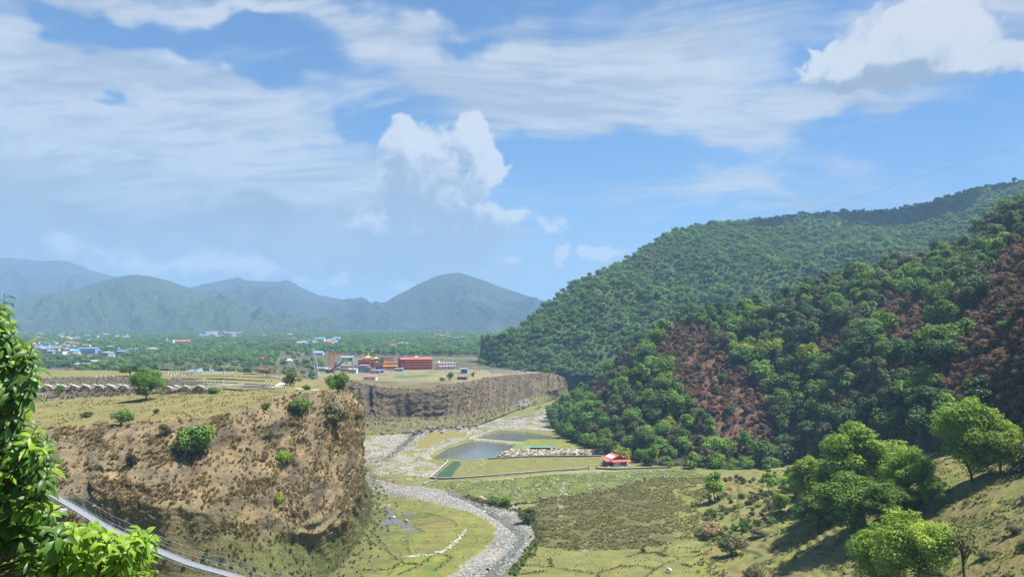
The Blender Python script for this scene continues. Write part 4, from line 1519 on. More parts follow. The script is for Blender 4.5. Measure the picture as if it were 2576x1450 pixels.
for i in range(5):
    species('round%d' % i, 10 + i, nl=18, per=100, leaf=.036, rx=.42, rz=.37, cz=.56)
for i in range(4):
    species('tall%d' % i, 30 + i, nl=18, per=90, leaf=.032, rx=.29, rz=.42, cz=.56)
for i in range(2):
    species('spread%d' % i, 50 + i, nl=14, per=95, leaf=.036, rx=.46, rz=.24, cz=.68)
for i in range(4):
    species('big%d' % i, 60 + i, nl=70, per=420, leaf=.0118, rx=.45, rz=.46, cz=.52, lob=(.13, .33), r0=.016, inner=.12, up=.35)
for i in range(3):
    species('bush%d' % i, 80 + i, nl=14, per=150, leaf=.040, rx=.50, rz=.36, cz=.42, r0=.02)
for i in range(2):
    species('sparse%d' % i, 90 + i, nl=16, per=22, leaf=.026, rx=.36, rz=.34, cz=.64)
species('distant0', 100, nl=11, per=36, leaf=.075, rx=.52, rz=.36, cz=.56)
species('distant1', 101, nl=11, per=36, leaf=.075, rx=.44, rz=.42, cz=.54)
species('distant2', 102, nl=10, per=36, leaf=.080, rx=.60, rz=.34, cz=.56)


def with_mat(o, mat):
    o.material_slots[0].link = 'OBJECT'
    o.material_slots[0].material = mat


def tree(name, key, colour, loc, h, rz, label, cat='tree', group=None, sx=1.0, sz=1.0, bark=None):
    root = thing(name, label, cat, loc, rz, group)
    root.scale = (h * sx, h * sx, h * sz)
    cm, tm = TREES[key]
    c = link('crown', cm, parent=root)
    with_mat(c, LEAF[colour])
    t = link('trunk', tm, parent=root)
    if bark:
        with_mat(t, bark)
    return root


def scatter(name, protos, P, scale, rz, idx=None, tilt=None, vary_z=None):
    """one object that sets small plants at many points (geometry nodes)"""
    n = len(P)
    me = bpy.data.meshes.new(name)
    me.vertices.add(n)
    me.vertices.foreach_set('co', np.asarray(P, np.float32).ravel())
    a = me.attributes.new('size', 'FLOAT_VECTOR', 'POINT')
    s3 = np.repeat(np.asarray(scale)[:, None], 3, 1)
    if vary_z is not None:
        s3[:, 2] *= vary_z
    a.data.foreach_set('vector', s3.astype(np.float32).ravel())
    a = me.attributes.new('turn', 'FLOAT_VECTOR', 'POINT')
    rot = np.zeros((n, 3), np.float32)
    rot[:, 2] = rz
    if tilt is not None:
        rot[:, :2] = tilt
    a.data.foreach_set('vector', rot.ravel())
    a = me.attributes.new('pick', 'INT', 'POINT')
    a.data.foreach_set('value', (np.asarray(idx) if idx is not None else rng.integers(0, len(protos), n)).astype(np.int32))
    o = link(name, me, kind='stuff')
    col = bpy.data.collections.new(name + '_kinds')
    for i, (pm, mat, pt) in enumerate(protos):
        po = bpy.data.objects.new('%s_%02d' % (name, i), pm)
        if not len(pm.materials):
            pm.materials.append(mat)
        with_mat(po, mat)
        col.objects.link(po)
    ng = bpy.data.node_groups.new(name + '_scatter', 'GeometryNodeTree')
    ng.interface.new_socket('Geometry', in_out='INPUT', socket_type='NodeSocketGeometry')
    ng.interface.new_socket('Geometry', in_out='OUTPUT', socket_type='NodeSocketGeometry')
    N, L = ng.nodes, ng.links
    gi, go = N.new('NodeGroupInput'), N.new('NodeGroupOutput')
    ci = N.new('GeometryNodeCollectionInfo')
    ci.inputs['Collection'].default_value = col
    ci.inputs['Separate Children'].default_value = True
    ci.inputs['Reset Children'].default_value = True
    ip = N.new('GeometryNodeInstanceOnPoints')
    ip.inputs['Pick Instance'].default_value = True

    def named(nm, typ):
        q = N.new('GeometryNodeInputNamedAttribute')
        q.data_type = typ
        q.inputs['Name'].default_value = nm
        return q.outputs[0]
    L.new(gi.outputs[0], ip.inputs['Points'])
    L.new(ci.outputs[0], ip.inputs['Instance'])
    L.new(named('pick', 'INT'), ip.inputs['Instance Index'])
    L.new(named('size', 'FLOAT_VECTOR'), ip.inputs['Scale'])
    er = N.new('FunctionNodeEulerToRotation')
    L.new(named('turn', 'FLOAT_VECTOR'), er.inputs[0])
    L.new(er.outputs[0], ip.inputs['Rotation'])
    L.new(ip.outputs[0], go.inputs[0])
    md = o.modifiers.new('scatter', 'NODES')
    md.node_group = ng
    return o


def merge_tree(key, name):
    """crown and trunk as one mesh for use in a wood"""
    cm, tm = TREES[key]
    V, Q, C, M = [], [], [], []
    k = 0
    for j, me in enumerate((cm, tm)):
        v = np.empty(len(me.vertices) * 3, np.float32)
        me.vertices.foreach_get('co', v)
        l = np.empty(len(me.loops), np.int32)
        me.loops.foreach_get('vertex_index', l)
        V.append(v.reshape(-1, 3))
        Q.append(l.reshape(-1, 4) + k)
        M.append(np.full(len(l) // 4, j))
        if j == 0:
            c = np.empty(len(me.vertices) * 4, np.float32)
            me.color_attributes['Col'].data.foreach_get('color', c)
            C.append(c.reshape(-1, 4)[:, :3])
        else:
            C.append(np.ones((len(me.vertices), 3)))
        k += len(me.vertices)
    return mesh_np(name, np.vstack(V), quads=np.vstack(Q), smooth=False, cols=np.vstack(C), mats=[LEAF['mid'], BARK], mat_idx=np.concatenate(M))


WOOD = {k: merge_tree(k, 'wood_' + k) for k in TREES}


def grid_sample(P, n, weight=None, r=rng):
    """points spread evenly over a grid surface"""
    a, b, c, d = P[:-1, :-1], P[1:, :-1], P[1:, 1:], P[:-1, 1:]
    area = (np.linalg.norm(np.cross(b - a, d - a), axis=-1) + np.linalg.norm(np.cross(b - c, d - c), axis=-1)) / 2
    w = area if weight is None else area * weight[:-1, :-1]
    w = w.ravel() / w.sum()
    k = r.choice(len(w), n, p=w)
    i, j = np.unravel_index(k, area.shape)
    u, v = r.random((2, n))[..., None]
    return a[i, j] * (1 - u) * (1 - v) + b[i, j] * u * (1 - v) + c[i, j] * u * v + d[i, j] * (1 - u) * v


def thin(P, dist, r=rng):
    """keep points no closer together than dist (a number or one per point)"""
    dist = np.broadcast_to(np.asarray(dist, float), (len(P),))
    cell = dist.max()
    G = {}
    keep = []
    for i in range(len(P)):
        x, y = P[i, 0], P[i, 1]
        gx, gy = int(x // cell), int(y // cell)
        ok = True
        for ax in (gx - 1, gx, gx + 1):
            for ay in (gy - 1, gy, gy + 1):
                for j in G.get((ax, ay), ()):
                    if (P[j, 0] - x) ** 2 + (P[j, 1] - y) ** 2 < dist[i] ** 2:
                        ok = False
                        break
                if not ok:
                    break
            if not ok:
                break
        if ok:
            G.setdefault((gx, gy), []).append(i)
            keep.append(i)
    return np.array(keep)


# ------------------------------------------------------------------ the near hill: single trees, then the wood behind them
def hill_trees():
    P = grid_sample(NEAR_HILL, 9000)
    u, v = proj(P)
    b = burnt(P)
    rank = np.argsort(rng.random(len(P)) + b * .9)
    P, u, v, b = P[rank], u[rank], v[rank], b[rank]
    sp = np.where(b > .6, 17.0, 7.2)
    k = thin(P, sp)
    P, u, v, b = P[k], u[k], v[k], b[k]
    h = rng.uniform(8.5, 14.5, len(P)) * np.where(b > .5, .62, 1.0)
    h *= np.where(u < 1620, .92, 1.05)
    seen = (u > 1360) & (u < 2600) & (v > 480) & (v < 1200)
    size = np.where(seen, h / P[:, 1], 0)
    order = np.argsort(-size)
    kinds = ['round0', 'round1', 'round2', 'round3', 'round4', 'tall0', 'tall1', 'tall2', 'tall3', 'spread0', 'spread1']
    n1 = fbm(P[:, 0] / 45, P[:, 1] / 45, 2, .5, 345)

    def colour(i):
        q = rng.random() + n1[i] * .8
        lit = (u[i] < 1720) * .18
        if q < .20 - lit * .5:
            return 'olive' if rng.random() < .45 else 'grey'
        if q < .46 - lit:
            return 'dark'
        if q < .80 - lit:
            return 'mid'
        return 'yellow' if rng.random() < .14 else 'bright'
    cw = {'olive': 'olive-grey', 'grey': 'dusty grey-green', 'dark': 'dark green', 'mid': 'mid green', 'bright': 'bright green', 'yellow': 'yellow-green'}
    cols = [('u', 1500, 'above the river bend'), ('u', 1620, 'behind the red-roofed house'), ('u', 1760, 'left of the burnt patch'), ('u', 1960, 'over the burnt patch'),
            ('u', 2140, 'above the front grove'), ('u', 2330, 'between grove and slope trees'), ('u', 9999, 'beside the right burnt slope')]
    made = {}
    single = set(order[:232])
    for i in order[:232]:
        key = kinds[rng.integers(len(kinds))]
        cl = colour(i)
        where = next(w for _, lim, w in cols if u[i] < lim)
        t_ = np.interp(u[i], [1390, 1500, 1750, 2000, 2300, 2600], [1040, 1130, 1170, 1165, 1185, 1185])
        c_ = np.interp(u[i], [1408, 1540, 1715, 2010, 2440, 2600], [1035, 926, 806, 742, 618, 520])
        f = (t_ - v[i]) / max(20, t_ - c_)
        lvl = 'at the hill foot' if f < .25 else 'low on the hill' if f < .5 else 'high on the hill' if f < .8 else 'on the hill crest'
        shp = 'slender' if key.startswith('tall') else 'broad' if key.startswith('spread') else ('big round' if h[i] > 12.2 else 'small round')
        lab = '%s %s tree %s %s' % (shp, cw[cl], lvl, where)
        o = tree('hillside_tree', key, cl, P[i] - np.array((0, 0, .4)), h[i] * 1.15, rng.uniform(0, 6.28), lab, group='trees on the near hill', sx=rng.uniform(.9, 1.2), sz=rng.uniform(.85, 1.1))
        made.setdefault(lab, []).append((u[i], o))
    for lab, lst in made.items():
        lst.sort(key=lambda q: q[0])
        names = {1: [''], 2: ['leftmost', 'rightmost'], 3: ['leftmost', 'middle', 'rightmost'], 4: ['leftmost', 'second-left', 'second-right', 'rightmost']}.get(len(lst))
        if names is None:
            names = ['leftmost', 'second-left'] + (['middle'] if len(lst) == 5 else ['third-left', 'third-right'] if len(lst) == 6 else ['third-left'] + ['middle'] * (len(lst) - 6) + ['third-right']) + ['second-right', 'rightmost']
        for nm, (_, o) in zip(names, lst):
            o['label'] = (nm + ' ' + lab).strip()
    rest = np.array([i for i in range(len(P)) if i not in single])
    pro = []
    for key in kinds[:9]:
        for cl in ('mid', 'dark', 'bright', 'olive'):
            pro.append((WOOD[key], LEAF[cl], None))
    idx = np.array([rng.integers(9) * 4 + {'mid': 0, 'dark': 1, 'bright': 2, 'yellow': 2, 'olive': 3, 'grey': 3}[colour(i)] for i in rest])
    scatter('forest', pro, P[rest] - np.array((0, 0, .4)), h[rest] * 1.1, rng.uniform(0, 6.28, len(rest)), idx)
    # scrub between the trees: dry and rusty where the fire went, green elsewhere
    Q = grid_sample(NEAR_HILL, 15000)
    bq = burnt(Q)
    rr = rng.random(len(Q))
    idx = np.where(rr < bq, rng.choice((0, 1, 2, 5, 6), len(Q), p=(.26, .2, .14, .24, .16)), np.where(rng.random(len(Q)) < .35, 3, np.where(rng.random(len(Q)) < .5, 4, 0)))
    pro = [(WOOD['sparse0'], LEAF['brown'], None), (WOOD['sparse1'], LEAF['rust'], None), (WOOD['sparse0'], LEAF['char'], None), (WOOD['bush0'], LEAF['olive'], None), (WOOD['bush1'], LEAF['dark'], None), (WOOD['round1'], LEAF['brown'], None), (WOOD['bush2'], LEAF['rust'], None)]
    # order of the kinds is by name, so it is the order above
    hs = rng.uniform(1.6, 4.2, len(Q)) * np.where((idx == 3) | (idx == 4), .8, 1.0) * np.where(idx == 5, rng.uniform(.9, 1.9, len(Q)), 1.0)
    scatter('undergrowth', pro, Q - np.array((0, 0, .15)), hs, rng.uniform(0, 6.28, len(Q)), idx)


hill_trees()


def woods():
    pro = [(WOOD['distant%d' % i], LEAF[c], None) for c in ('forest', 'far', 'mid') for i in range(3)]
    for P_, n, d, nm in ((FAR_HILL, 52000, 4.9, 'forest'), (RIDGE_HILL, 24000, 6.2, 'forest')):
        w = np.ones(P_.shape[:2])
        P = grid_sample(P_, n, w)
        P = P[thin(P, d)]
        n1 = fbm(P[:, 0] / 90, P[:, 1] / 90, 3, .5, 360)
        c = np.clip(np.round(1 + n1 * 2.2 + rng.normal(0, .6, len(P))), 0, 2).astype(int)
        idx = c * 3 + rng.integers(0, 3, len(P))
        scatter(nm, pro, P - np.array((0, 0, 1.0)), np.clip(6.9 * np.exp(rng.normal(0, .32, len(P))), 4, 16), rng.uniform(0, 6.28, len(P)), idx)

woods()

# ------------------------------------------------------------------ grass, scrub and bushes
def tuft_mesh(name, seed, blades=18, w=.07, spread=.55, mat=None):
    r = np.random.default_rng(seed)
    V, Q, C = [], [], []
    for i in range(blades):
        a = r.uniform(0, 6.28)
        L = r.uniform(.6, 1.15)
        s = r.uniform(.15, spread)
        b = np.array((np.cos(a), np.sin(a), 0)) * r.uniform(0, .22)
        o = np.array((np.cos(a), np.sin(a), 0))
        n_ = np.array((-np.sin(a), np.cos(a), 0)) * w * r.uniform(.6, 1.3)
        m_ = b + o * s * .35 + np.array((0, 0, L * .6))
        t = b + o * s + np.array((0, 0, L * r.uniform(.7, 1.0)))
        k = len(V) * 5
        V.append((b - n_, b + n_, m_ + n_ * .8, m_ - n_ * .8, t))
        Q.append((k, k + 1, k + 2, k + 3))
        Q.append((k + 3, k + 2, k + 4, k + 4))
        C += [r.uniform(.65, 1.3)] * 5
    V = np.array(V).reshape(-1, 3)
    q = [f for f in Q if len(set(f)) == 4]
    t3 = [f[:3] for f in Q if len(set(f)) == 3]
    return mesh_np(name, V, quads=q, tris=t3, smooth=False, cols=np.array(C), mats=[mat] if mat else None)


TUFT = [tuft_mesh('tuft%d' % i, 400 + i) for i in range(3)]
LOWT = [tuft_mesh('low_tuft%d' % i, 410 + i, 14, .10, .8) for i in range(2)]
LEAF['stalk'] = leaf_mat('dead_stalk', (.270, .245, .210), .4, .3, (1.1, 1.0, .9))
LEAF['hay'] = leaf_mat('hay', (.235, .180, .108), .4, .3, (1.1, 1.0, .8))
LEAF['grass'] = leaf_mat('grass_green', (.185, .235, .070), .5, .3, (1.2, 1.0, .8))
LEAF['sedge'] = leaf_mat('grass_olive', (.190, .185, .090), .5, .35, (1.2, 1.0, .8))


def dry_cliff():
    nu, nt = NEAR_P.shape[:2]
    t = np.linspace(-.06, 1.05, nt)
    w = np.ones((nu, nt)) * (np.where(t < .60, 1.0, .28) * (t > -.03) * (t < 1))[None]
    s = nS[:, None] * np.ones((1, nt))
    zz = NEAR_P[..., 2]
    w = w * (.12 + 1.4 * sstep(fbm(s / 12, zz / 6, 4, .55, 610), -.10, .25))
    w = w * (1 - .92 * sstep(fbm(s / 9, zz / 7, 4, .55, 240), .14, .30))
    P = grid_sample(NEAR_P, 34000, w)
    u, v = proj(P)
    k = (u > 40) & (u < 960) & (v < 1500)
    P = P[k]
    low = np.interp(P[:, 2], (0, 12, 26), (1, .75, 0)) * (rng.random(len(P)) < .9)
    idx = np.where(rng.random(len(P)) < low * .75, 3 + rng.integers(0, 2, len(P)), rng.integers(0, 3, len(P)))
    pro = [(TUFT[0], LEAF['straw'], None), (TUFT[1], LEAF['straw'], None), (TUFT[2], LEAF['hay'], None), (LOWT[0], LEAF['sedge'], None), (LOWT[1], LEAF['grass'], None)]
    h = np.where(idx < 3, rng.uniform(.45, 1.2, len(P)), rng.uniform(.3, .8, len(P)))
    scatter('dry_grass', pro, P - np.array((0, 0, .1)), h, rng.uniform(0, 6.28, len(P)), idx, tilt=rng.normal(0, .25, (len(P), 2)))
    # small dark shrubs on the slope below and on ledges
    P = grid_sample(NEAR_P, 1300, np.ones((nu, nt)) * np.where(t < .55, .18, 1.0)[None] * (t > 0)[None] * (t < 1)[None])
    pro = [(WOOD['bush0'], LEAF['olive'], None), (WOOD['bush1'], LEAF['dark'], None), (WOOD['bush2'], LEAF['mid'], None), (WOOD['bush0'], LEAF['brown'], None)]
    scatter('slope_shrubs', pro, P, rng.uniform(.4, 1.25, len(P)), rng.uniform(0, 6.28, len(P)), rng.choice(4, len(P), p=(.35, .30, .15, .2)))
    P = grid_sample(FAR_P, 4600)
    scatter('far_cliff_scrub', [(WOOD['bush0'], LEAF['olive'], None), (WOOD['bush1'], LEAF['char'], None), (TUFT[0], LEAF['brown'], None), (TUFT[1], LEAF['straw'], None)], P, rng.uniform(.4, 1.4, len(P)), rng.uniform(0, 6.28, len(P)), rng.choice(4, len(P), p=(.30, .04, .40, .26)))


dry_cliff()


def meadows():
    q = sow(MEADOW_B, 9500)
    q = q[fbm(q[:, 0] / 9, q[:, 1] / 9, 3, .5, 620) > -.18]
    idx = rng.choice(4, len(q), p=(.42, .22, .22, .14))
    pro = [(LOWT[0], LEAF['sedge'], None), (LOWT[1], LEAF['grass'], None), (LOWT[0], LEAF['straw'], None), (WOOD['bush0'], LEAF['olive'], None)]
    scatter('meadow_grass', pro, grounded(q, -.05), rng.uniform(.35, .95, len(q)) * np.where(idx == 3, .8, 1), rng.uniform(0, 6.28, len(q)), idx)
    q = sow(MEADOW_G, 4200)
    q = q[fbm(q[:, 0] / 9, q[:, 1] / 9, 3, .5, 625) > -.1]
    idx = rng.choice(3, len(q), p=(.55, .25, .2))
    pro = [(LOWT[0], LEAF['grass'], None), (LOWT[1], LEAF['sedge'], None), (WOOD['bush1'], LEAF['dark'], None)]
    scatter('meadow_grass', pro, grounded(q, -.05), rng.uniform(.25, .6, len(q)), rng.uniform(0, 6.28, len(q)), idx)
    g = resample(GULLY, 420)[0][:, :2]
    g = np.vstack((g + rng.normal(0, .7, g.shape), g[:180] + rng.normal(0, 1.0, (180, 2)) + np.array((0, -1.2))))
    scatter('bank_scrub', [(WOOD['bush0'], LEAF['olive'], None), (WOOD['bush1'], LEAF['dark'], None), (WOOD['bush2'], LEAF['brown'], None)], grounded(g, -.1), rng.uniform(.5, 1.35, len(g)), rng.uniform(0, 6.28, len(g)))
    # edge of the right bank of the river and the left river meadow
    e = resample(zoomA([(1520, 850), (1620, 880), (1700, 960), (1760, 1020), (1770, 1110), (1700, 1220), (1600, 1345), (1500, 1440)]), 150)[0][:, :2]
    e = np.vstack((e, e)) + rng.normal(0, .8, (300, 2)) + np.array((.8, 0))
    scatter('bank_scrub', [(WOOD['bush0'], LEAF['olive'], None), (WOOD['bush1'], LEAF['mid'], None)], grounded(e, -.1), rng.uniform(.4, 1.5, len(e)), rng.uniform(0, 6.28, len(e)))
    q = np.vstack((sow(MEADOW_L, 900), sow(FIELD_F, 900)))
    q = q[fbm(q[:, 0] / 7, q[:, 1] / 7, 3, .5, 630) > .08]
    scatter('meadow_grass', [(LOWT[0], LEAF['grass'], None), (LOWT[1], LEAF['sedge'], None)], grounded(q, -.04), rng.uniform(.2, .5, len(q)), rng.uniform(0, 6.28, len(q)))
    # bund vegetation
    b = np.vstack([resample(p, 40)[0][:, :2] for p in BUNDS[10:]])
    b = b + rng.normal(0, .35, b.shape)
    scatter('bund_grass', [(LOWT[0], LEAF['sedge'], None), (LOWT[1], LEAF['dark'], None)], grounded(b, -.03), rng.uniform(.2, .55, len(b)), rng.uniform(0, 6.28, len(b)))
    # scrub at the toe of the near cliff
    q = resample(nB[:, :2], 500)[0][90:330]
    q = np.vstack((q, q)) + rng.normal(0, 3.6, (480, 2)) + np.array((2.0, -1.0))
    q = q[~inside(strip_n, q[:, 0], q[:, 1])]
    scatter('slope_shrubs', [(WOOD['bush0'], LEAF['olive'], None), (WOOD['bush1'], LEAF['mid'], None), (LOWT[0], LEAF['sedge'], None)], grounded(q, -.08), rng.uniform(.35, 1.1, len(q)), rng.uniform(0, 6.28, len(q)))
    # terrace top
    q = np.column_stack((rng.uniform(-170, -30, 9000), rng.uniform(185, 300, 9000)))
    q = q[inside(upper_poly, q[:, 0], q[:, 1])]
    q = q[fbm(q[:, 0] / 8, q[:, 1] / 8, 3, .5, 640) > .02][:3600]
    scatter('terrace_grass', [(LOWT[0], LEAF['sedge'], None), (LOWT[1], LEAF['straw'], None), (TUFT[0], LEAF['straw'], None)], grounded(q, -.05), rng.uniform(.2, .6, len(q)), rng.uniform(0, 6.28, len(q)), rng.choice(3, len(q), p=(.5, .35, .15)))
    # dead creepers and stalks among the pole frames
    q = sow(np.array([on(u_, v_, 43.0) for u_, v_ in ((60, 957), (340, 952), (420, 958), (520, 972), (520, 992), (60, 996))]), 3200)
    scatter('dry_stalks', [(TUFT[0], LEAF['stalk'], None), (TUFT[1], LEAF['stalk'], None), (WOOD['sparse0'], LEAF['stalk'], None)], grounded(q, -.05), rng.uniform(.7, 1.9, len(q)), rng.uniform(0, 6.28, len(q)))
    # the spur: rough grass everywhere, shrubs in clumps
    q = np.column_stack((rng.uniform(25, 200, 52000), rng.uniform(60, 300, 52000)))
    z = spur(q[:, 0], q[:, 1])
    u, v = proj(np.column_stack((q, z)))
    k = (z > .8) & (u > 1650) & (u < 2700) & (v < 1480)
    q, z, u, v = q[k], z[k], u[k], v[k]
    up = sstep(z, 9, 20)
    k = fbm(q[:, 0] / 7, q[:, 1] / 7, 3, .5, 650) > .12 - up * .16
    q1 = q[k][:12000]
    n_ = len(q1)
    idx = rng.choice(5, n_, p=(.40, .22, .20, .10, .08))
    scatter('hillside_grass', [(LOWT[0], LEAF['sedge'], None), (LOWT[1], LEAF['grass'], None), (TUFT[0], LEAF['straw'], None), (WOOD['bush0'], LEAF['olive'], None), (WOOD['bush1'], LEAF['mid'], None)], grounded(q1, -.08), rng.uniform(.25, .8, n_), rng.uniform(0, 6.28, n_), idx)
    # overgrown bank on the left flank of the spur
    pts = on(rng.uniform(1770, 2110, 420), rng.uniform(1205, 1345, 420), 5.0)[:, :2]
    k = fbm(pts[:, 0] / 12, pts[:, 1] / 12, 3, .5, 655) > -.05
    pts = pts[k]
    scatter('bank_scrub', [(WOOD['bush0'], LEAF['olive'], None), (WOOD['bush1'], LEAF['dark'], None), (WOOD['bush2'], LEAF['mid'], None), (WOOD['bush0'], LEAF['brown'], None)], grounded(pts, -.2), rng.uniform(.9, 2.8, len(pts)), rng.uniform(0, 6.28, len(pts)), rng.choice(4, len(pts), p=(.3, .35, .2, .15)))


meadows()


def valley_woods():
    n = 60000
    a = rng.uniform(-.66, .12, n)
    y = np.exp(rng.uniform(math.log(560), math.log(3700), n))
    x = y * np.tan(a)
    z = upper_z(x, y)
    u, v = proj(np.column_stack((x, y, z)))
    dens = fbm(x / 120, y / 160, 3, .5, 660) + rng.normal(0, .14, n)
    k = dens > np.interp(y, (560, 700, 850, 1000, 1200, 3700), (.22, .12, .02, -.10, -.36, -.46))
    k &= inside(upper_poly, x, y)
    wob = fbm(x / 50, y / 50, 3, .5, 665) * 90
    k &= ~((u + wob > 640) & (u + wob * .6 < 850) & (v > 884 + wob * .06) & (rng.random(n) < .90))
    k &= ~((u + wob * .5 > 800) & (u < 1205) & (v > 894 + wob * .04))
    k &= ~((u > 1000) & (u < 1300) & (v > 918))
    k &= ~((u < 300) & (v > 888) & (v < 905))
    q = np.column_stack((x, y, z))[k]
    q = q[thin(q, np.interp(q[:, 1], (560, 1000, 3700), (8, 8.5, 17)))]
    dry = sstep(q[:, 1], 1150, 700) * .62
    idx = np.where(rng.random(len(q)) < dry, 6 + rng.integers(0, 3, len(q)), rng.integers(0, 6, len(q)))
    pro = [(WOOD['distant%d' % i], LEAF[c], None) for c in ('forest', 'far') for i in range(3)] + [(WOOD['distant0'], LEAF['grey'], None), (WOOD['bush0'], LEAF['olive'], None), (WOOD['sparse0'], LEAF['grey'], None)]
    h = rng.uniform(6, 12.5, len(q)) * np.where(idx >= 6, .6, 1) * np.interp(q[:, 1], (560, 900, 3700), (.75, 1, 1.25))
    scatter('valley_wood', pro, q - np.array((0, 0, .5)), h, rng.uniform(0, 6.28, len(q)), idx)
    # thicket at the end of the far terrace, under the far hill
    q = np.column_stack((rng.uniform(45, 190, 900), rng.uniform(800, 1000, 900)))
    u, v = proj(np.column_stack((q, land(q[:, 0], q[:, 1])[0])))
    q = q[(u > 1415)]
    q = np.vstack((q, np.column_stack((rng.uniform(-10, 70, 150), rng.uniform(900, 1010, 150)))))
    scatter('valley_wood', [(WOOD['round0'], LEAF['mid'], None), (WOOD['bush0'], LEAF['dark'], None), (WOOD['round2'], LEAF['olive'], None)], grounded(q, -.3), rng.uniform(4, 9, len(q)), rng.uniform(0, 6.28, len(q)))


valley_woods()


# ------------------------------------------------------------------ single bushes and trees one can point at
def plant(name, u, vb, vt, key, colour, label, cat, width=None, group=None, D=None, bark=None, sink=.15):
    p = pick(u, vb) if D is None else Vector(at(u, vb, D))
    if D is not None:
        p.z = ground_z(p.x, p.y)
    h = (vb - vt) / F * p.y * 1.03
    base_w = {'bush': 1.0, 'roun': .82, 'tall': .60, 'spre': .92, 'big0': .80, 'big1': .80, 'big2': .80, 'big3': .80, 'spar': .74}[key[:4]]
    sx = 1.0 if width is None else (width / F * p.y) / (h * base_w)
    return tree(name, key, colour, p - Vector((0, 0, sink)), h, random.uniform(0, 6.28), label, cat, group, sx=sx, bark=bark)


plant('terrace_tree', 366, 1006, 918, 'big1', 'mid', 'lone dense round green tree on the grassy cliff-top terrace', 'tree', 84)
plant('terrace_tree', 328, 946, 914, 'round1', 'dark', 'dark green tree half hidden behind the lone terrace tree', 'tree', 56)
plant('small_tree', 152, 998, 962, 'tall1', 'mid', 'small slender leafy tree in front of the thatched frames', 'tree', 24)
plant('bush', 306, 1066, 1016, 'bush1', 'mid', 'round green bush on the terrace below the lone tree', 'bush', 64)
plant('bush', 217, 1048, 1030, 'bush0', 'olive', 'low spreading green shrub on the grassy terrace, left of the round bush', 'bush', 36)
plant('bush', 536, 989, 966, 'bush2', 'mid', 'loose green shrub at the right end of the thatched frames', 'bush', 42)
plant('bush', 412, 1093, 1056, 'bush0', 'olive', 'thin olive shrub on the cliff brink left of the large bush', 'bush', 36)
plant('bush', 392, 1040, 1022, 'bush0', 'olive', 'small dull shrub on the terrace below the lone tree, near the brink', 'bush', 18)
plant('cliff_bush', 500, 1142, 1040, 'bush2', 'mid', 'large leafy green bush growing from the brown cliff face', 'bush', 98)
plant('cliff_bush', 762, 1042, 984, 'bush1', 'mid', 'dark vivid green bush on the rim of the brown cliff', 'bush', 62)
plant('cliff_bush', 850, 1028, 962, 'bush2', 'mid', 'twin-crowned dark bush on the far side of the cliff nose', 'bush', 62, D=262)
plant('cliff_bush', 838, 1068, 1004, 'bush0', 'olive', 'olive creeper-like bush hanging over the cliff nose', 'bush', 74)
plant('cliff_bush', 713, 1168, 1118, 'bush1', 'bright', 'compact green bush halfway down the brown cliff face', 'bush', 46)
plant('cliff_bush', 702, 1268, 1232, 'bush0', 'yellow', 'small yellowing bush low on the cliff face', 'bush', 26)
plant('cliff_bush', 668, 1026, 1004, 'bush2', 'mid', 'small shrub at the cliff rim between the two large bushes', 'bush', 26)
plant('cliff_bush', 330, 1172, 1132, 'bush0', 'char', 'blackish shrub in a hollow of the dry slope', 'bush', 32)
plant('cliff_bush', 1242, 1268, 1236, 'bush1', 'mid', 'leafy shrub on the river bank beside the stream', 'bush', 34, D=None)
plant('cliff_bush', 1272, 1272, 1238, 'bush2', 'bright', 'paler leafy shrub on the river bank, right of its darker neighbour', 'bush', 40)
plant('cliff_bush', 1330, 1312, 1268, 'bush0', 'olive', 'feathery shrub at the corner where the meadow meets the river', 'bush', 50)
plant('bush', 730, 972, 930, 'bush0', 'olive', 'rounded bush with a dry crown at the end of the plot road', 'bush', 56, D=312)
plant('bush', 768, 972, 952, 'bush1', 'mid', 'small dark bush between the plot road and the cliff', 'bush', 26, D=305)
plant('small_tree', 672, 937, 905, 'round2', 'straw', 'straw-coloured dry tree behind the housing plots', 'tree', 44, D=440)
plant('small_tree', 1133, 956, 930, 'tall0', 'mid', 'thin leafy tree on the far terrace before the white house', 'tree', 20, D=640)
plant('small_tree', 1190, 947, 928, 'tall2', 'mid', 'slender small tree near the far cliff rim', 'tree', 12, D=700)
plant('bush', 1112, 950, 938, 'bush0', 'mid', 'low bush beside the thin tree on the far terrace', 'bush', 16, D=640)
plant('bush', 1236, 948, 932, 'bush1', 'olive', 'scrubby bush on the far terrace at the cliff rim', 'bush', 26, D=705)
plant('bush', 1340, 936, 922, 'bush2', 'mid', 'round bush among the right-hand plots on the far terrace', 'bush', 24, D=790)
plant('bush', 1262, 886 + 40, 905, 'bush0', 'olive', 'rounded wooded knoll bush at the tip of the far hill', 'bush', 60, D=930)
plant('round_tree', 985, 898, 882, 'round3', 'dark', 'dark round tree behind the long red building', 'tree', 22, D=880)

# the grove on the spur
plant('slope_tree', 2446, 1212, 990, 'big0', 'grove', 'tall bright green tree standing alone at the right, the larger of a pair', 'tree', 165)
plant('slope_tree', 2516, 1190, 1037, 'big3', 'lime', 'smaller yellow-green tree with bare trunk, right of the taller one', 'tree', 132)
plant('grove_tree', 2176, 1262, 1057, 'big2', 'grove', 'tallest tree of the grove with a broad bright green crown', 'tree', 211)
plant('grove_tree', 2290, 1275, 1115, 'big1', 'grove', 'tall light green tree on the right side of the grove', 'tree', 134)
plant('grove_tree', 2046, 1272, 1134, 'big3', 'lime', 'yellowish green tree on the left side of the grove', 'tree', 128)
plant('grove_tree', 2106, 1285, 1144, 'big0', 'bright', 'mid green tree under the tallest grove tree, to its left', 'tree', 128)
plant('grove_tree', 2150, 1345, 1181, 'big1', 'bright', 'dense bluish green tree at the front of the grove', 'tree', 192)
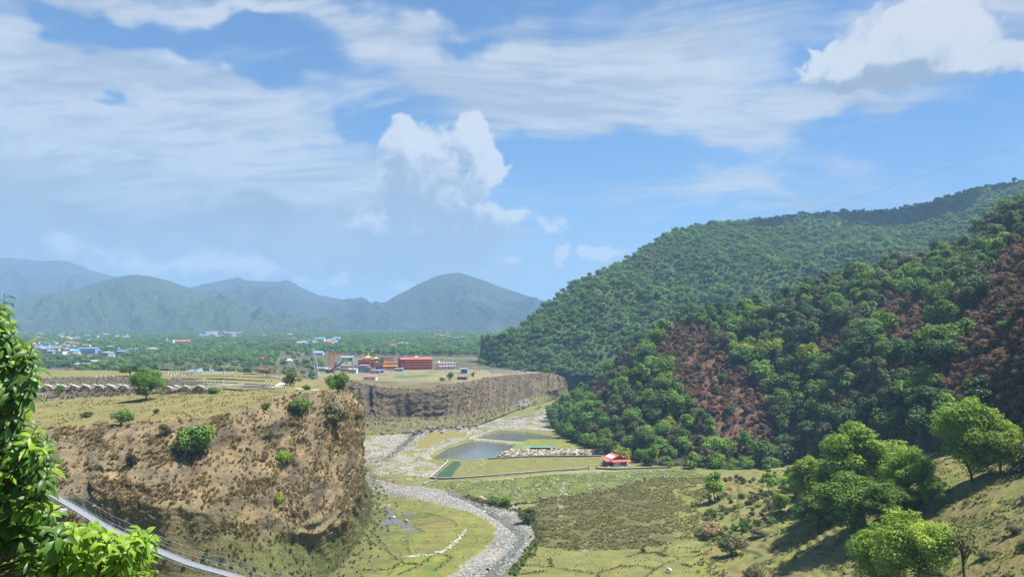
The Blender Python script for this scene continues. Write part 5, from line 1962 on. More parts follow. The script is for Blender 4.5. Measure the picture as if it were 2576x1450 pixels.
plant('grove_tree', 2060, 1330, 1225, 'big2', 'bright', 'low shaded green tree at the left front of the grove', 'tree', 121)
plant('grove_tree', 2240, 1330, 1210, 'big0', 'bright', 'dense green tree in the middle of the grove', 'tree', 140)
plant('grove_tree', 2000, 1255, 1187, 'big2', 'grove', 'shadowy small tree at the far left of the grove', 'tree', 76)
plant('small_tree', 2356, 1282, 1192, 'big2', 'bright', 'small round tree with a dark trunk, right of the grove', 'tree', 62)
plant('front_tree', 2235, 1495, 1303, 'big3', 'grove', 'bright green tree at the bottom edge, left of the yellow-green one', 'tree', 166)
plant('front_tree', 2312, 1500, 1282, 'big0', 'lime', 'big yellow-green tree at the bottom edge of the slope', 'tree', 211)
plant('bare_tree', 2428, 1470, 1296, 'sparse0', 'olive', 'nearly leafless tree with dark crooked branches on the slope', 'tree', 120)
plant('bank_tree', 1800, 1262, 1176, 'tall3', 'grove', 'slim leafy tree on the bank at the end of the brown meadow', 'tree', 50)
plant('bank_tree', 1935, 1235, 1182, 'tall0', 'grove', 'light green sapling on top of the overgrown bank', 'tree', 34)
plant('bank_tree', 1990, 1222, 1170, 'tall1', 'mid', 'dark sapling on the overgrown bank beside the grove', 'tree', 36)
plant('bank_tree', 1962, 1285, 1222, 'bush2', 'grove', 'bright leafy shrub below the overgrown bank', 'bush', 44)
plant('bank_tree', 2012, 1322, 1270, 'tall3', 'grove', 'little green tree in the hollow left of the grove shadow', 'tree', 30)
plant('bush', 1790, 1345, 1305, 'bush0', 'straw', 'dry pinkish brown bush at the edge of the brown meadow', 'bush', 66)
plant('bush', 1852, 1395, 1330, 'bush1', 'olive', 'big olive bush covering the end of the terrace walls', 'bush', 78)
plant('bush', 1905, 1350, 1322, 'bush0', 'olive', 'low scrub mound above the olive bush', 'bush', 50)
plant('bush', 1870, 1330, 1296, 'bush2', 'mid', 'upright green shrub between dry bush and grove hollow', 'bush', 28)
plant('bush', 1900, 1460, 1412, 'bush1', 'olive', 'dark bush among the lowest terraced fields', 'bush', 62)
plant('bush', 1616, 1388, 1372, 'bush1', 'dark', 'single small dark bush in the green fields', 'bush', 16)
plant('bush', 1766, 1172, 1150, 'bush2', 'bright', 'light green shrub at the hill foot right of the long wall', 'bush', 40)
plant('bush', 1700, 1170, 1152, 'bush1', 'mid', 'green shrub at the hill foot near the end of the wall', 'bush', 30)
plant('bush', 2395, 1340, 1318, 'bush0', 'olive', 'olive bush on the slope behind the bare tree', 'bush', 44)
plant('bush', 2520, 1262, 1240, 'bush1', 'olive', 'olive bush on the open slope below the tree pair', 'bush', 36)
plant('bush', 2480, 1402, 1376, 'bush0', 'olive', 'shaggy bush on the slope right of the bare tree', 'bush', 50)
plant('bush', 2560, 1340, 1312, 'bush2', 'olive', 'rounded bush at the right edge of the slope', 'bush', 44)
plant('bush', 2390, 1402, 1366, 'bush1', 'dark', 'dark bush between the yellow-green tree and the bare tree', 'bush', 46)


# ------------------------------------------------------------------ broad-leaved tree and shrub close at the left
def broad_leaf(name, mat):
    t = np.array((0, .10, .28, .52, .76, .92, 1.0))
    w = np.array((.012, .085, .17, .20, .135, .055, .004))
    L, M, R = [], [], []
    for a, b in zip(t, w):
        zc = -.30 * a * a + .05 * math.sin(a * 3.1)
        L.append((a, b, zc + b * .38))
        M.append((a, 0, zc))
        R.append((a, -b, zc + b * .38))
    V = np.array(L + M + R)
    n = len(t)
    q = []
    for i in range(n - 1):
        q.append((i, n + i, n + i + 1, i + 1))
        q.append((n + i, 2 * n + i, 2 * n + i + 1, n + i + 1))
    return mesh_np(name, V, quads=q, cols=np.ones(len(V)), mats=[mat])


YOUNG = leaf_mat('leaf_broad_young', (.250, .390, .035), .45, .22, (1.2, 1.1, .7), .45, .35)
GLOSS = leaf_mat('leaf_broad', (.066, .155, .022), .34, .30, (1.3, 1.15, .6), .42, .4)
GLOSS2 = leaf_mat('leaf_broad_light', (.165, .290, .030), .42, .26, (1.25, 1.12, .6), .42, .38)


def leafy(name, label, sprays, D0, mats, mesh_key, base, n_single, seed, leaf_len, young=.3):
    r = np.random.default_rng(seed)
    root = thing(name, label, 'tree' if 'tree' in name else 'shrub', tuple(base))
    inv = Vector(base)
    lm = [broad_leaf('%s_leaf_%d' % (mesh_key, i), m) for i, m in enumerate(mats)]
    L = []
    parts = []
    hub = np.array(base)
    for (u, v, D) in sprays:
        tip = at(u, v, D)
        out = tip - (hub + np.array((0, 0, max(.3, (tip[2] - hub[2]) * .72))))
        out /= np.linalg.norm(out) + 1e-9
        ax = out * .55 + np.array((.25, -.15, .65)) + r.normal(0, .22, 3)
        ax /= np.linalg.norm(ax)
        st = tip - ax * r.uniform(.16, .30)
        k1 = st * .45 + hub * .55 + np.array((0, 0, (st[2] - hub[2]) * .12))
        parts.append(tube_np(np.array([k1, st * .8 + k1 * .2, st, tip]) - hub, np.array((.008, .006, .0045, .002)), 5))
        k = r.integers(7, 12)
        p0 = r.uniform(0, 6.28)
        x = np.cross(ax, (0.3, .2, 1))
        x /= np.linalg.norm(x)
        y = np.cross(ax, x)
        isy = r.random() < young
        for i in range(k):
            f = i / k
            a = p0 + i * 2.4
            rad = x * math.cos(a) + y * math.sin(a)
            el = r.uniform(.05, .65) * (.35 + f)
            d = rad * math.cos(el) + ax * math.sin(el) + np.array((0, 0, -.25 - .35 * (1 - f)))
            d /= np.linalg.norm(d)
            up = ax * .8 + np.array((.15, 0, .75)) + r.normal(0, .2, 3)
            yv = np.cross(up, d)
            yv /= np.linalg.norm(yv)
            zv = np.cross(d, yv)
            s = leaf_len * r.uniform(.7, 1.25) * (.75 if f > .8 else 1.0)
            pos = st + (tip - st) * (.25 + .75 * f) - hub
            M = Matrix(((d[0], yv[0], zv[0], pos[0]), (d[1], yv[1], zv[1], pos[1]), (d[2], yv[2], zv[2], pos[2]), (0, 0, 0, 1))) @ Matrix.Scale(s, 4)
            mi = 1 if (isy and (f > .35)) else 0
            if r.random() < .08:
                mi = 1 - mi
            L.append((s / D, M, mi))
    L.sort(key=lambda q: -q[0])
    for _, M, mi in L[:n_single]:
        o = bpy.data.objects.new('leaf', lm[mi])
        COL.objects.link(o)
        o.parent = root
        o.matrix_local = M
    V, Q, C, MI = [], [], [], []
    base_v = np.array([v.co[:] for v in lm[0].vertices])
    base_q = np.array([p.vertices[:] for p in lm[0].polygons])
    for j, (_, M, mi) in enumerate(L[n_single:]):
        m4 = np.array(M)
        V.append(base_v @ m4[:3, :3].T + m4[:3, 3])
        Q.append(base_q + j * len(base_v))
        C.append(np.full(len(base_v), r.uniform(.75, 1.2)))
        MI.append(np.full(len(base_q), mi))
    if V:
        link('foliage', mesh_np(mesh_key + '_foliage', np.vstack(V), quads=np.vstack(Q), cols=np.concatenate(C), mats=mats, mat_idx=np.concatenate(MI)), parent=root, kind='stuff')
    v, q = join_np(parts)
    link('branches', mesh_np(mesh_key + '_twigs', v, quads=q, mats=[BARK]), parent=root, kind='stuff')
    tp = np.array([(0, 0, -1.5), (.05, 0, 0), (-.05, .1, .3), (.05, .05, .6), (.0, 0, .9)]) if 'shrub' in name else np.array([(0, 0, -1.5), (.05, 0, 0), (-.05, .1, .8), (-.1, .05, 1.6), (-.15, 0, 2.4)])
    v, q = tube_np(tp * np.array((1, 1, .9)), (.06, .05, .04, .028, .012), 8)
    link('trunk', mesh_np(mesh_key + '_stem', v, quads=q, mats=[BARK]), parent=root)
    return root


TALL_EDGE = [(700, -30), (735, 12), (760, 5), (800, 30), (850, 62), (890, 80), (920, 105), (945, 92), (985, 52), (1015, 18), (1040, 34), (1070, 92), (1110, 118), (1150, 125), (1195, 118), (1235, 98), (1280, 130), (1330, 150), (1380, 160), (1460, 175)]
r5 = np.random.default_rng(55)
ev = np.array([e[0] for e in TALL_EDGE], float)
eu = np.array([e[1] for e in TALL_EDGE], float)
sp = []
for v in np.linspace(738, 1450, 46):
    sp.append((np.interp(v, ev, eu) - 4 + r5.uniform(-10, 8), v, r5.uniform(4.7, 5.6)))
for _ in range(270):
    v = r5.uniform(760, 1470)
    e = np.interp(v, ev, eu) - 26
    sp.append((e - abs(r5.normal(0, 1)) * 60 - 2, v, r5.uniform(5.0, 7.6)))
sp = [(max(u, -90), v, D) for u, v, D in sp]
leafy('leafy_tree', 'glossy broad-leaved tree rising along the left edge close to the viewer', sp, 6, [GLOSS, YOUNG], 'broad', at(-110, 1500, 6.4), 300, 56, .112, .24)
TOP = [(150, 1330), (180, 1308), (225, 1300), (262, 1318), (290, 1330), (318, 1335), (352, 1312), (380, 1318), (392, 1345), (380, 1375), (398, 1420), (405, 1460)]
tu = np.array([p[0] for p in TOP[:9]], float)
tv = np.array([p[1] for p in TOP[:9]], float)
sp = []
for u in np.linspace(140, 385, 20):
    sp.append((u, np.interp(u, tu, tv) + 16 + r5.uniform(-4, 8), r5.uniform(4.7, 5.6)))
for _ in range(120):
    u = r5.uniform(90, 388)
    sp.append((u, np.interp(u, tu, tv) + 26 + abs(r5.normal(0, 1)) * 60, r5.uniform(4.8, 6.4)))
leafy('leafy_shrub', 'pale green shrub with drooping leaf whorls at the bottom left corner', sp, 5, [GLOSS2, YOUNG], 'light', at(235, 1620, 5.4), 300, 57, .104, .5)

# ------------------------------------------------------------------ built things
WHITE = simple('white_paint', (.70, .69, .66), .7, .12, .8)
CREAM = simple('cream_render', (.56, .50, .40), .8, .16, .8)
GREYW = simple('grey_render', (.30, .31, .31), .85, .16, .8)
BLUEGREY = simple('bluegrey_sheet', (.30, .36, .39), .7, .10, .8, corr=('X', 1.6))
BRICK = simple('brick_red_wall', (.26, .13, .095), .85, .2, 1.2)
MAROON = simple('maroon_paint', (.225, .045, .045), .7, .12, .6)
REDPAINT = simple('red_paint', (.36, .065, .050), .65, .12, .6)
PINKTRIM = simple('salmon_trim', (.55, .20, .15), .65, .12, .6)
OCHRE = simple('ochre_paint', (.62, .34, .075), .65, .10, .6)
GOLD = simple('gold_roof', (.80, .52, .10), .35, .10, 1.0, .5)
REDROOF = simple('red_metal_roof', (.48, .125, .105), .45, .16, .9, .45, corr=('X', 2.2))
BLUEROOF = simple('blue_metal_roof', (.17, .33, .60), .45, .14, .9, .45, corr=('X', 2.2))
GREYROOF = simple('grey_metal_roof', (.36, .37, .38), .5, .2, .9, .4, corr=('X', 2.2))
RUSTROOF = simple('rusty_roof', (.22, .12, .09), .8, .3, 1.0)
DARKROOF = simple('dark_brown_roof', (.10, .065, .06), .6, .2, 1.0)
SLATE = simple('dark_slate_roof', (.075, .08, .09), .6, .2, 1.0)
GLASS = simple('window_dark', (.035, .042, .05), .15, .2, 2.0, .5)
BLUEPAINT = simple('blue_paint', (.06, .13, .42), .6, .12, .8)
DOORRED = simple('door_red', (.32, .03, .03), .6, .12, .8)
CONC = simple('concrete', (.38, .37, .34), .9, .2, .9)
CONC_D = simple('dark_concrete', (.13, .125, .115), .9, .25, .9)
STEEL = simple('galvanised_steel', (.42, .45, .47), .45, .15, 1.5, .5, .4)
DARKSTEEL = simple('dark_steel', (.06, .062, .066), .6, .25, 1.5, .3)
ORANGE = simple('orange_steel', (.52, .125, .065), .6, .15, 1.0)
YGREEN = simple('yellow_green_sheet', (.50, .55, .10), .6, .12, 1.0)
BAMBOO = simple('bamboo', (.30, .255, .19), .85, .25, 1.2)
THATCH = simple('dead_creeper_thatch', (.20, .182, .158), .95, .35, 1.4)
SHEETW = simple('white_ridge_sheet', (.42, .41, .39), .7, .12, 1.0)
KBLACK = simple('black_paint', (.03, .03, .032), .7, .2, 1.0)
ASPHALT = simple('asphalt', (.17, .165, .16), .9, .15, .6)
TEAL = simple('teal_shade_net', (.13, .27, .27), .9, .12, 1.0)
DARKWOOD = simple('dark_post', (.07, .055, .045), .9, .25, 2.0)


class MB:
    """collects simple solids into one mesh"""

    def __init__(self):
        self.V, self.Q, self.n = [], [], 0

    def add(self, v, q):
        self.V.append(np.asarray(v, float).reshape(-1, 3))
        self.Q.append([tuple(i + self.n for i in f) for f in q])
        self.n += len(self.V[-1])
        return self

    def box(self, x0, x1, y0, y1, z0, z1):
        v = [(x, y, z) for x in (x0, x1) for y in (y0, y1) for z in (z0, z1)]
        return self.add(v, [(0, 1, 3, 2), (4, 6, 7, 5), (0, 4, 5, 1), (2, 3, 7, 6), (0, 2, 6, 4), (1, 5, 7, 3)])

    def bar(self, a, b, r, sides=4):
        v, q = tube_np(np.array([a, b], float), (r, r), sides)
        n = len(v)
        return self.add(v, [tuple(f) for f in q] + [tuple(range(sides))[::-1], tuple(range(n - sides, n))])

    def tube(self, pts, r, sides=6):
        v, q = tube_np(np.array(pts, float), np.broadcast_to(r, (len(pts),)), sides)
        return self.add(v, [tuple(f) for f in q])

    def gable(self, x0, x1, y0, y1, z, h, over=.4, th=.12, axis='x'):
        """pitched roof, ridge along axis"""
        if axis == 'y':
            m = MB().gable(y0, y1, x0, x1, z, h, over, th)
            return self.add(np.vstack(m.V)[:, (1, 0, 2)], [f[::-1] for f in m.Q[0]])
        x0, x1 = x0 - over, x1 + over
        c = (y0 + y1) / 2
        e = z - over * h / (c - y0)
        y0, y1 = y0 - over, y1 + over
        v = [(x0, y0, e), (x0, c, z + h), (x0, y1, e), (x1, y0, e), (x1, c, z + h), (x1, y1, e)]
        v += [(a, b, d + th) for a, b, d in v]
        q = [(6, 9, 10, 7), (7, 10, 11, 8), (0, 1, 4, 3), (1, 2, 5, 4), (0, 3, 9, 6), (2, 8, 11, 5), (0, 6, 7, 1), (1, 7, 8, 2), (3, 4, 10, 9), (4, 5, 11, 10)]
        return self.add(v, q)

    def hip(self, x0, x1, y0, y1, z, h, over=.5, ridge=.35, curve=0.0, n=1):
        cx, cy = (x0 + x1) / 2, (y0 + y1) / 2
        wx, wy = (x1 - x0) / 2 + over, (y1 - y0) / 2 + over
        rx, ry = (wx - wy + .01) if wx > wy else wx * ridge * .3, .05 if wx > wy else (wy - wx)
        if ridge < 0:
            rx = ry = .25
        rings = []
        for i in range(n + 1):
            t = i / n
            k = 1 - (1 - t) ** (1 + curve)
            zz = z + h * (t ** (1 + curve * .9))
            a, b = wx + (rx - wx) * k, wy + (ry - wy) * k
            rings += [(cx - a, cy - b, zz), (cx + a, cy - b, zz), (cx + a, cy + b, zz), (cx - a, cy + b, zz)]
        q = []
        for i in range(n):
            for j in range(4):
                q.append((i * 4 + j, i * 4 + (j + 1) % 4, i * 4 + 4 + (j + 1) % 4, i * 4 + 4 + j))
        q.append((0, 3, 2, 1))
        q.append(tuple(n * 4 + j for j in range(4)))
        return self.add(rings, q)

    def slope(self, x0, x1, y0, y1, z0, z1, th=.1):
        """lean-to sheet: height z0 at y0, z1 at y1"""
        v = [(x0, y0, z0), (x1, y0, z0), (x1, y1, z1), (x0, y1, z1)]
        v += [(a, b, c + th) for a, b, c in v]
        return self.add(v, [(0, 3, 2, 1), (4, 5, 6, 7), (0, 1, 5, 4), (1, 2, 6, 5), (2, 3, 7, 6), (3, 0, 4, 7)])

    def build(self, name, mat, parent=None, **props):
        me = bpy.data.meshes.new(name)
        me.from_pydata(np.vstack(self.V).tolist(), [], [f for q in self.Q for f in q])
        me.materials.append(mat)
        me.update()
        return link(name, me, parent=parent, **props)


def spot(u, D, dz=0.0):
    p = Vector(at(u, 900, D))
    p.z = ground_z(p.x, p.y) + dz
    return p


PANE = {}


def windows(parent, face, xs, z0, w, h, frame=None, plane=0.0, side='front', glass=None):
    """window parts on a wall at local y = plane (front), or x = plane (side)"""
    for x in xs:
        if frame is not None:
            m = MB()
            a, b = x - w / 2 - .12, x + w / 2 + .12
            if side == 'front':
                m.box(a, b, plane - .07, plane + .05, z0 - .12, z0 + h + .12)
            else:
                s = -1 if side == 'left' else 1
                m.box(min(plane + s * .07, plane - s * .05), max(plane + s * .07, plane - s * .05), a, b, z0 - .12, z0 + h + .12)
            f = m.build('window', frame, parent)
            tgt, nm = f, 'pane'
        else:
            tgt, nm = parent, 'window'
        m = MB()
        if side == 'front':
            m.box(x - w / 2, x + w / 2, plane - .10, plane + .03, z0, z0 + h)
        else:
            s = -1 if side == 'left' else 1
            m.box(min(plane + s * .10, plane - s * .03), max(plane + s * .10, plane - s * .03), x - w / 2, x + w / 2, z0, z0 + h)
        m.build(nm, glass or GLASS, tgt)


# --- the long red building
def red_hostel():
    p = spot(1049, 812)
    t = thing('long_building', 'long four-storey red building with rows of windows, ledges and a red metal roof', 'building', p, R_(27))
    W, Dp = 36.0, 11.0
    MB().box(-W / 2, W / 2, 0, Dp, -.5, 11.6).build('wall', REDPAINT, t)
    MB().box(-W / 2 - .02, -W / 2 + 4.2, -.06, Dp + .02, -.4, 10.4).build('stair_bay', MAROON, t)
    for z in (3.4, 6.4, 9.3):
        MB().box(-W / 2 + 4.0, W / 2 + .25, -.95, .02, z, z + .38).build('ledge', PINKTRIM, t)
    MB().box(-W / 2 + 4.2, W / 2, -.12, .03, -.35, .3).build('plinth', PINKTRIM, t)
    for fl, z in enumerate((1.0, 4.2, 7.2)):
        for k in range(14):
            x = -W / 2 + 5.6 + k * 2.03
            windows(t, None, [x], z, .95, 1.35, None, 0.0)
            if fl == 0:
                MB().slope(x - .75, x + .75, -.75, 0, z + 1.45, z + 1.75, .08).build('awning', PINKTRIM, t)
    r = MB().slope(-W / 2 - .6, W / 2 + .6, -1.2, Dp / 2, 11.3, 13.0, .18).build('roof', REDROOF, t)
    MB().slope(-W / 2 - .6, W / 2 + .6, Dp / 2, Dp + .8, 13.0, 11.5, .18).build('roof', REDROOF, t)
    MB().box(-W / 2 + 4.2, W / 2, -.3, -.02, 10.6, 11.25).build('fascia', DARKROOF, t)
    MB().hip(-1.2, 2.8, 3.5, 7.5, 13.4, 1.9, .5, -1, .5, 3).build('gold_cap', GOLD, r)
    return t


red_hostel()


def yellow_block():
    p = spot(967, 792)
    t = thing('monastery_block', 'stepped maroon and ochre block with blue-windowed top floor and dark brown roof', 'building', p, R_(38))
    MB().box(-1, 16, 0, 17, -.5, 4.3).build('wall', MAROON, t)
    MB().box(-1.1, 16.1, -.1, 17.1, 4.3, 8.4).build('wall', OCHRE, t, label='ochre middle storey')
    MB().box(-1.7, 16.7, -.7, 17.7, 4.15, 4.55).build('ledge', OCHRE, t)
    MB().box(-1.7, 16.7, -.7, 17.7, 8.2, 8.6).build('ledge', PINKTRIM, t)
    MB().box(1, 13.5, 2, 15, 8.6, 11.3).build('wall', OCHRE, t, label='ochre upper storey')
    MB().box(.4, 14.1, 1.4, 15.6, 11.2, 11.5).build('ledge', PINKTRIM, t)
    MB().box(2, 12.5, 3, 14, 11.5, 13.6).build('wall', WHITE, t, label='white top storey')
    r = MB().hip(1.6, 12.9, 2.6, 14.4, 13.6, 2.5, .9, -1, .2, 3).build('roof', DARKROOF, t)
    MB().box(6.1, 8.3, 7.4, 9.6, 15.6, 16.6).build('cupola', DARKROOF, r)
    for side, plane in (('front', -.1), ('left', -1.1)):
        for k in range(6):
            c = 1.6 + k * 2.5
            windows(t, None, [c], 5.2, 1.25, 1.7, WHITE if side == 'front' else None, plane, side)
            windows(t, None, [c], 1.3, 1.1, 1.5, WHITE, plane + .1, side)
    for side, plane in (('front', 3.0), ('left', 2.0)):
        windows(t, None, [3.6, 5.8, 8.0, 10.2], 11.9, 1.5, 1.2, None, plane, side, BLUEPAINT)
    for side, plane in (('front', 2.0), ('left', 1.0)):
        windows(t, None, [5.0, 8.0, 11.0], 9.2, 1.4, 1.4, None, plane, side)
    for k in range(7):
        MB().box(13.6 + (k % 2) * .1, 14.4, 1.0 + k * 2.2, 2.0 + k * 2.2, 8.6, 9.3).build('parapet_block', OCHRE, t)


yellow_block()


def temple():
    p = spot(921, 830)
    t = thing('temple', 'maroon temple with white band and two curved golden pagoda roofs', 'temple', p, R_(-3))
    MB().box(-9, 9, 0, 14, -.5, 10.2).build('wall', MAROON, t)
    MB().box(-9.1, 9.1, -.1, 14.1, 7.4, 8.3).build('white_band', WHITE, t)
    MB().box(-9.5, 9.5, -.5, 14.5, 4.4, 5.0).build('ledge', PINKTRIM, t)
    MB().hip(-9, 9, 0, 14, 10.2, 1.7, .8, .3, 0, 1).build('roof', REDROOF, t)
    MB().box(-3.4, 4.2, 3.5, 10.5, 10.8, 12.4).build('lantern', MAROON, t)
    g = MB().hip(-4.4, 5.2, 2.5, 11.5, 12.3, 3.4, .9, -1, .9, 6).build('gold_roof', GOLD, t)
    MB().tube([(.4, 7, 15.6), (.4, 7, 16.4), (.4, 7, 17.2), (.4, 7, 18.3)], (.35, .6, .25, .05), 8).build('finial', GOLD, g)
    g2 = MB().hip(7.0, 12.5, 3.0, 9, 11.4, 2.7, .9, -1, .9, 6).build('gold_roof', GOLD, t)
    MB().tube([(9.7, 6, 13.9), (9.7, 6, 14.5), (9.7, 6, 15.2)], (.25, .4, .05), 8).build('finial', GOLD, g2)
    MB().box(7.4, 12.1, 3.2, 8.8, 8.5, 11.4).build('annex', MAROON, t)
    windows(t, None, [-7 + 2.3 * k for k in range(7)], 5.5, 1.3, 1.5, None, 0.0)
    windows(t, None, [-7 + 2.3 * k for k in range(7)], 8.6, 1.2, 1.1, None, 0.0)


temple()


def house(name, u, D, w, d, h, label, wall, roof, kind='gable', rz=0.0, rows=1, nwin=3, group=None, rh=1.6, cat='house', frame=None, door=None, trim=None, axis='x'):
    p = spot(u, D)
    t = thing(name, label, cat, p, R_(rz), group)
    MB().box(-w / 2, w / 2, 0, d, -.6, h).build('wall', wall, t)
    if kind == 'gable':
        MB().gable(-w / 2, w / 2, 0, d, h, rh, .5, .12, axis).build('roof', roof, t)
        if axis == 'x':
            for s in (-1, 1):
                MB().add([(s * w / 2, 0, h), (s * w / 2, d, h), (s * w / 2, d / 2, h + rh)], [(0, 1, 2) if s > 0 else (0, 2, 1)]).build('gable_wall', wall, t)
        else:
            MB().add([(-w / 2, 0, h), (w / 2, 0, h), (0, 0, h + rh)], [(0, 1, 2)]).build('gable_wall', wall, t)
    elif kind == 'hip':
        MB().hip(-w / 2, w / 2, 0, d, h, rh, .6, .3, 0, 1).build('roof', roof, t)
    elif kind == 'lean':
        MB().slope(-w / 2 - .4, w / 2 + .4, -.5, d + .4, h + .02, h + rh, .12).build('roof', roof, t)
    else:
        r = MB().box(-w / 2 - .35, w / 2 + .35, -.35, d + .35, h, h + .25).build('roof', roof, t)
        MB().box(-w / 2 + .2, -w / 2 + 2.4, d * .4, d * .4 + 2.4, h + .25, h + 2.3).build('stair_hut', wall, r)
    fh = h / rows
    for q in range(rows):
        if not nwin:
            continue
        xs = [(-w / 2 + (k + .5) * w / nwin) for k in range(nwin)]
        if door is not None and q == 0:
            m = MB().box(xs[0] - .5, xs[0] + .5, -.1, .03, 0, 2.1).build('door', door, t)
            xs = xs[1:]
        windows(t, None, xs, q * fh + fh * .33, min(1.3, w / nwin * .5), fh * .42, frame, 0.0)
        if q and trim is not None:
            MB().box(-w / 2 - .7, w / 2 + .7, -1.0, .02, q * fh - .18, q * fh + .12).build('ledge', trim, t)
    return t


house('shed', 915, 745, 8.2, 8, 7.0, 'tall windowless blue-grey shed with a red lean-to roof before the maroon block', BLUEGREY, REDROOF, 'lean', 4, 1, 0, rh=.9, cat='shed')
house('house', 928, 742, 4.5, 6, 5.2, 'narrow unfinished grey house beside the tall blue-grey shed', GREYW, CONC, 'flat', 4, 2, 2)
house('shed', 893, 800, 17, 7, 4.6, 'long low shed with a red roof left of the temple', GREYW, REDROOF, 'lean', -2, 1, 4, rh=.8, cat='shed')
house('house', 922, 812, 7, 7, 8.6, 'square maroon tower house between temple and ochre block', MAROON, PINKTRIM, 'flat', 0, 3, 1)
house('house', 900, 752, 9.5, 8, 5.2, 'grey house with dark hipped roof in the village row', GREYW, SLATE, 'hip', 6, 2, 3, rh=2.2)
house('house', 887, 735, 8, 6, 3.6, 'small white house with grey sheet roof and small dark windows', WHITE, GREYROOF, 'lean', -6, 1, 4, rh=1.0)
house('house', 872, 768, 12, 8, 6.0, 'cream two-storey house with flat white roof behind the orange frame', CREAM, WHITE, 'flat', 3, 2, 4, trim=WHITE)
house('house', 858, 790, 10, 8, 6.6, 'white terraced house with open balconies behind the conveyor', WHITE, CONC, 'flat', -4, 2, 4, trim=CREAM)
house('house', 886, 786, 10, 8, 6.8, 'pale concrete house with flat roof, below the long red-roofed shed', CREAM, CONC, 'flat', 5, 2, 3, trim=WHITE)
house('shed', 812, 770, 13, 7, 3.4, 'low grey shed beside the foot of the lattice mast', GREYW, GREYROOF, 'lean', 0, 1, 3, rh=.7, cat='shed')
house('shed', 830, 745, 9, 6, 3.2, 'dim low shed under the foot of the conveyor', CONC_D, GREYROOF, 'lean', 4, 1, 2, rh=.7, cat='shed')
house('shed', 846, 800, 5, 5, 6.0, 'tall narrow blue cabin behind the conveyor', BLUEPAINT, GREYROOF, 'flat', 0, 1, 0, cat='shed')
house('shed', 944, 728, 9, 6, 2.8, 'low concrete store with flat grey roof in front of the maroon block', CONC, CONC, 'flat', 6, 1, 2, cat='shed')
house('shed', 957, 742, 7, 5, 2.6, 'small shed under blue sheets at the foot of the maroon block', GREYW, BLUEROOF, 'lean', 0, 1, 1, rh=.5, cat='shed')
house('shed', 1004, 775, 8, 5, 2.8, 'low shed with a blue sheet roof between ochre block and long red building', GREYW, BLUEROOF, 'lean', 0, 1, 2, rh=.6, cat='shed')
house('white_house', 1125, 822, 19, 11, 7.4, 'white two-storey house with salmon ledges and red doors, right of the long red building', WHITE, WHITE, 'flat', 16, 2, 6, trim=PINKTRIM, door=DOORRED)
house('hut', 1168, 760, 6.2, 6, 4.6, 'small blue-painted hut by itself on the far terrace', BLUEPAINT, GREYROOF, 'lean', 6, 1, 2, rh=.6, cat='hut')
house('shed', 1162, 672, 8.6, 5, 2.4, 'dark shed with a rusty roof among bare strips on the far terrace', CONC_D, RUSTROOF, 'lean', -8, 1, 3, rh=.9, cat='shed')
house('house', 930, 618, 10.5, 6, 2.6, 'small white-walled hut with a red sheet roof near the far cliff edge', WHITE, REDROOF, 'lean', -4, 1, 2, rh=1.1, cat='hut')
house('house', 478, 640, 9.5, 8, 3.4, 'blue-roofed bungalow behind the housing plots, left of its larger neighbour', WHITE, BLUEROOF, 'hip', 0, 1, 4, rh=2.0)
house('house', 508, 630, 13, 9, 3.6, 'larger blue-roofed bungalow with hipped roof behind the housing plots', GREYW, BLUEROOF, 'hip', -6, 1, 4, rh=2.8)
house('hut', 415, 560, 8, 5, 3.0, 'open-fronted dark hut among the poles at the back of the plots', CONC_D, CONC, 'flat', 0, 1, 2, cat='hut')
house('shed', 798, 1150, 17, 9, 4.0, 'pale shed with a light blue roof above the lattice mast', CREAM, BLUEROOF, 'gable', 0, 1, 5, rh=2.4, cat='shed')
house('house', 658, 1010, 13, 7, 3.2, 'long low building with a dull red roof at the edge of the wood', BRICK, REDROOF, 'gable', 0, 1, 4, rh=1.8)
house('house', 626, 1020, 12, 7, 3.2, 'low brick house with a dull red roof, left of the longer one', BRICK, REDROOF, 'gable', 0, 1, 4, rh=1.6)
house('house', 712, 960, 6, 5, 3.0, 'tiny white hut with an orange front on the dark bank', WHITE, CONC, 'flat', 0, 1, 1)
house('shrine', 726, 955, 6.5, 6, 2.6, 'small white shrine with a pointed dome on the dark bank', WHITE, WHITE, 'hip', 0, 1, 2, rh=2.6, cat='shrine')
house('house', 592, 900, 9, 6, 4.0, 'grey-blue boxy house amid scrub left of the dark bank', GREYW, BLUEROOF, 'lean', 0, 1, 3, rh=.6)

# --- town houses on the plain
TOWN = []


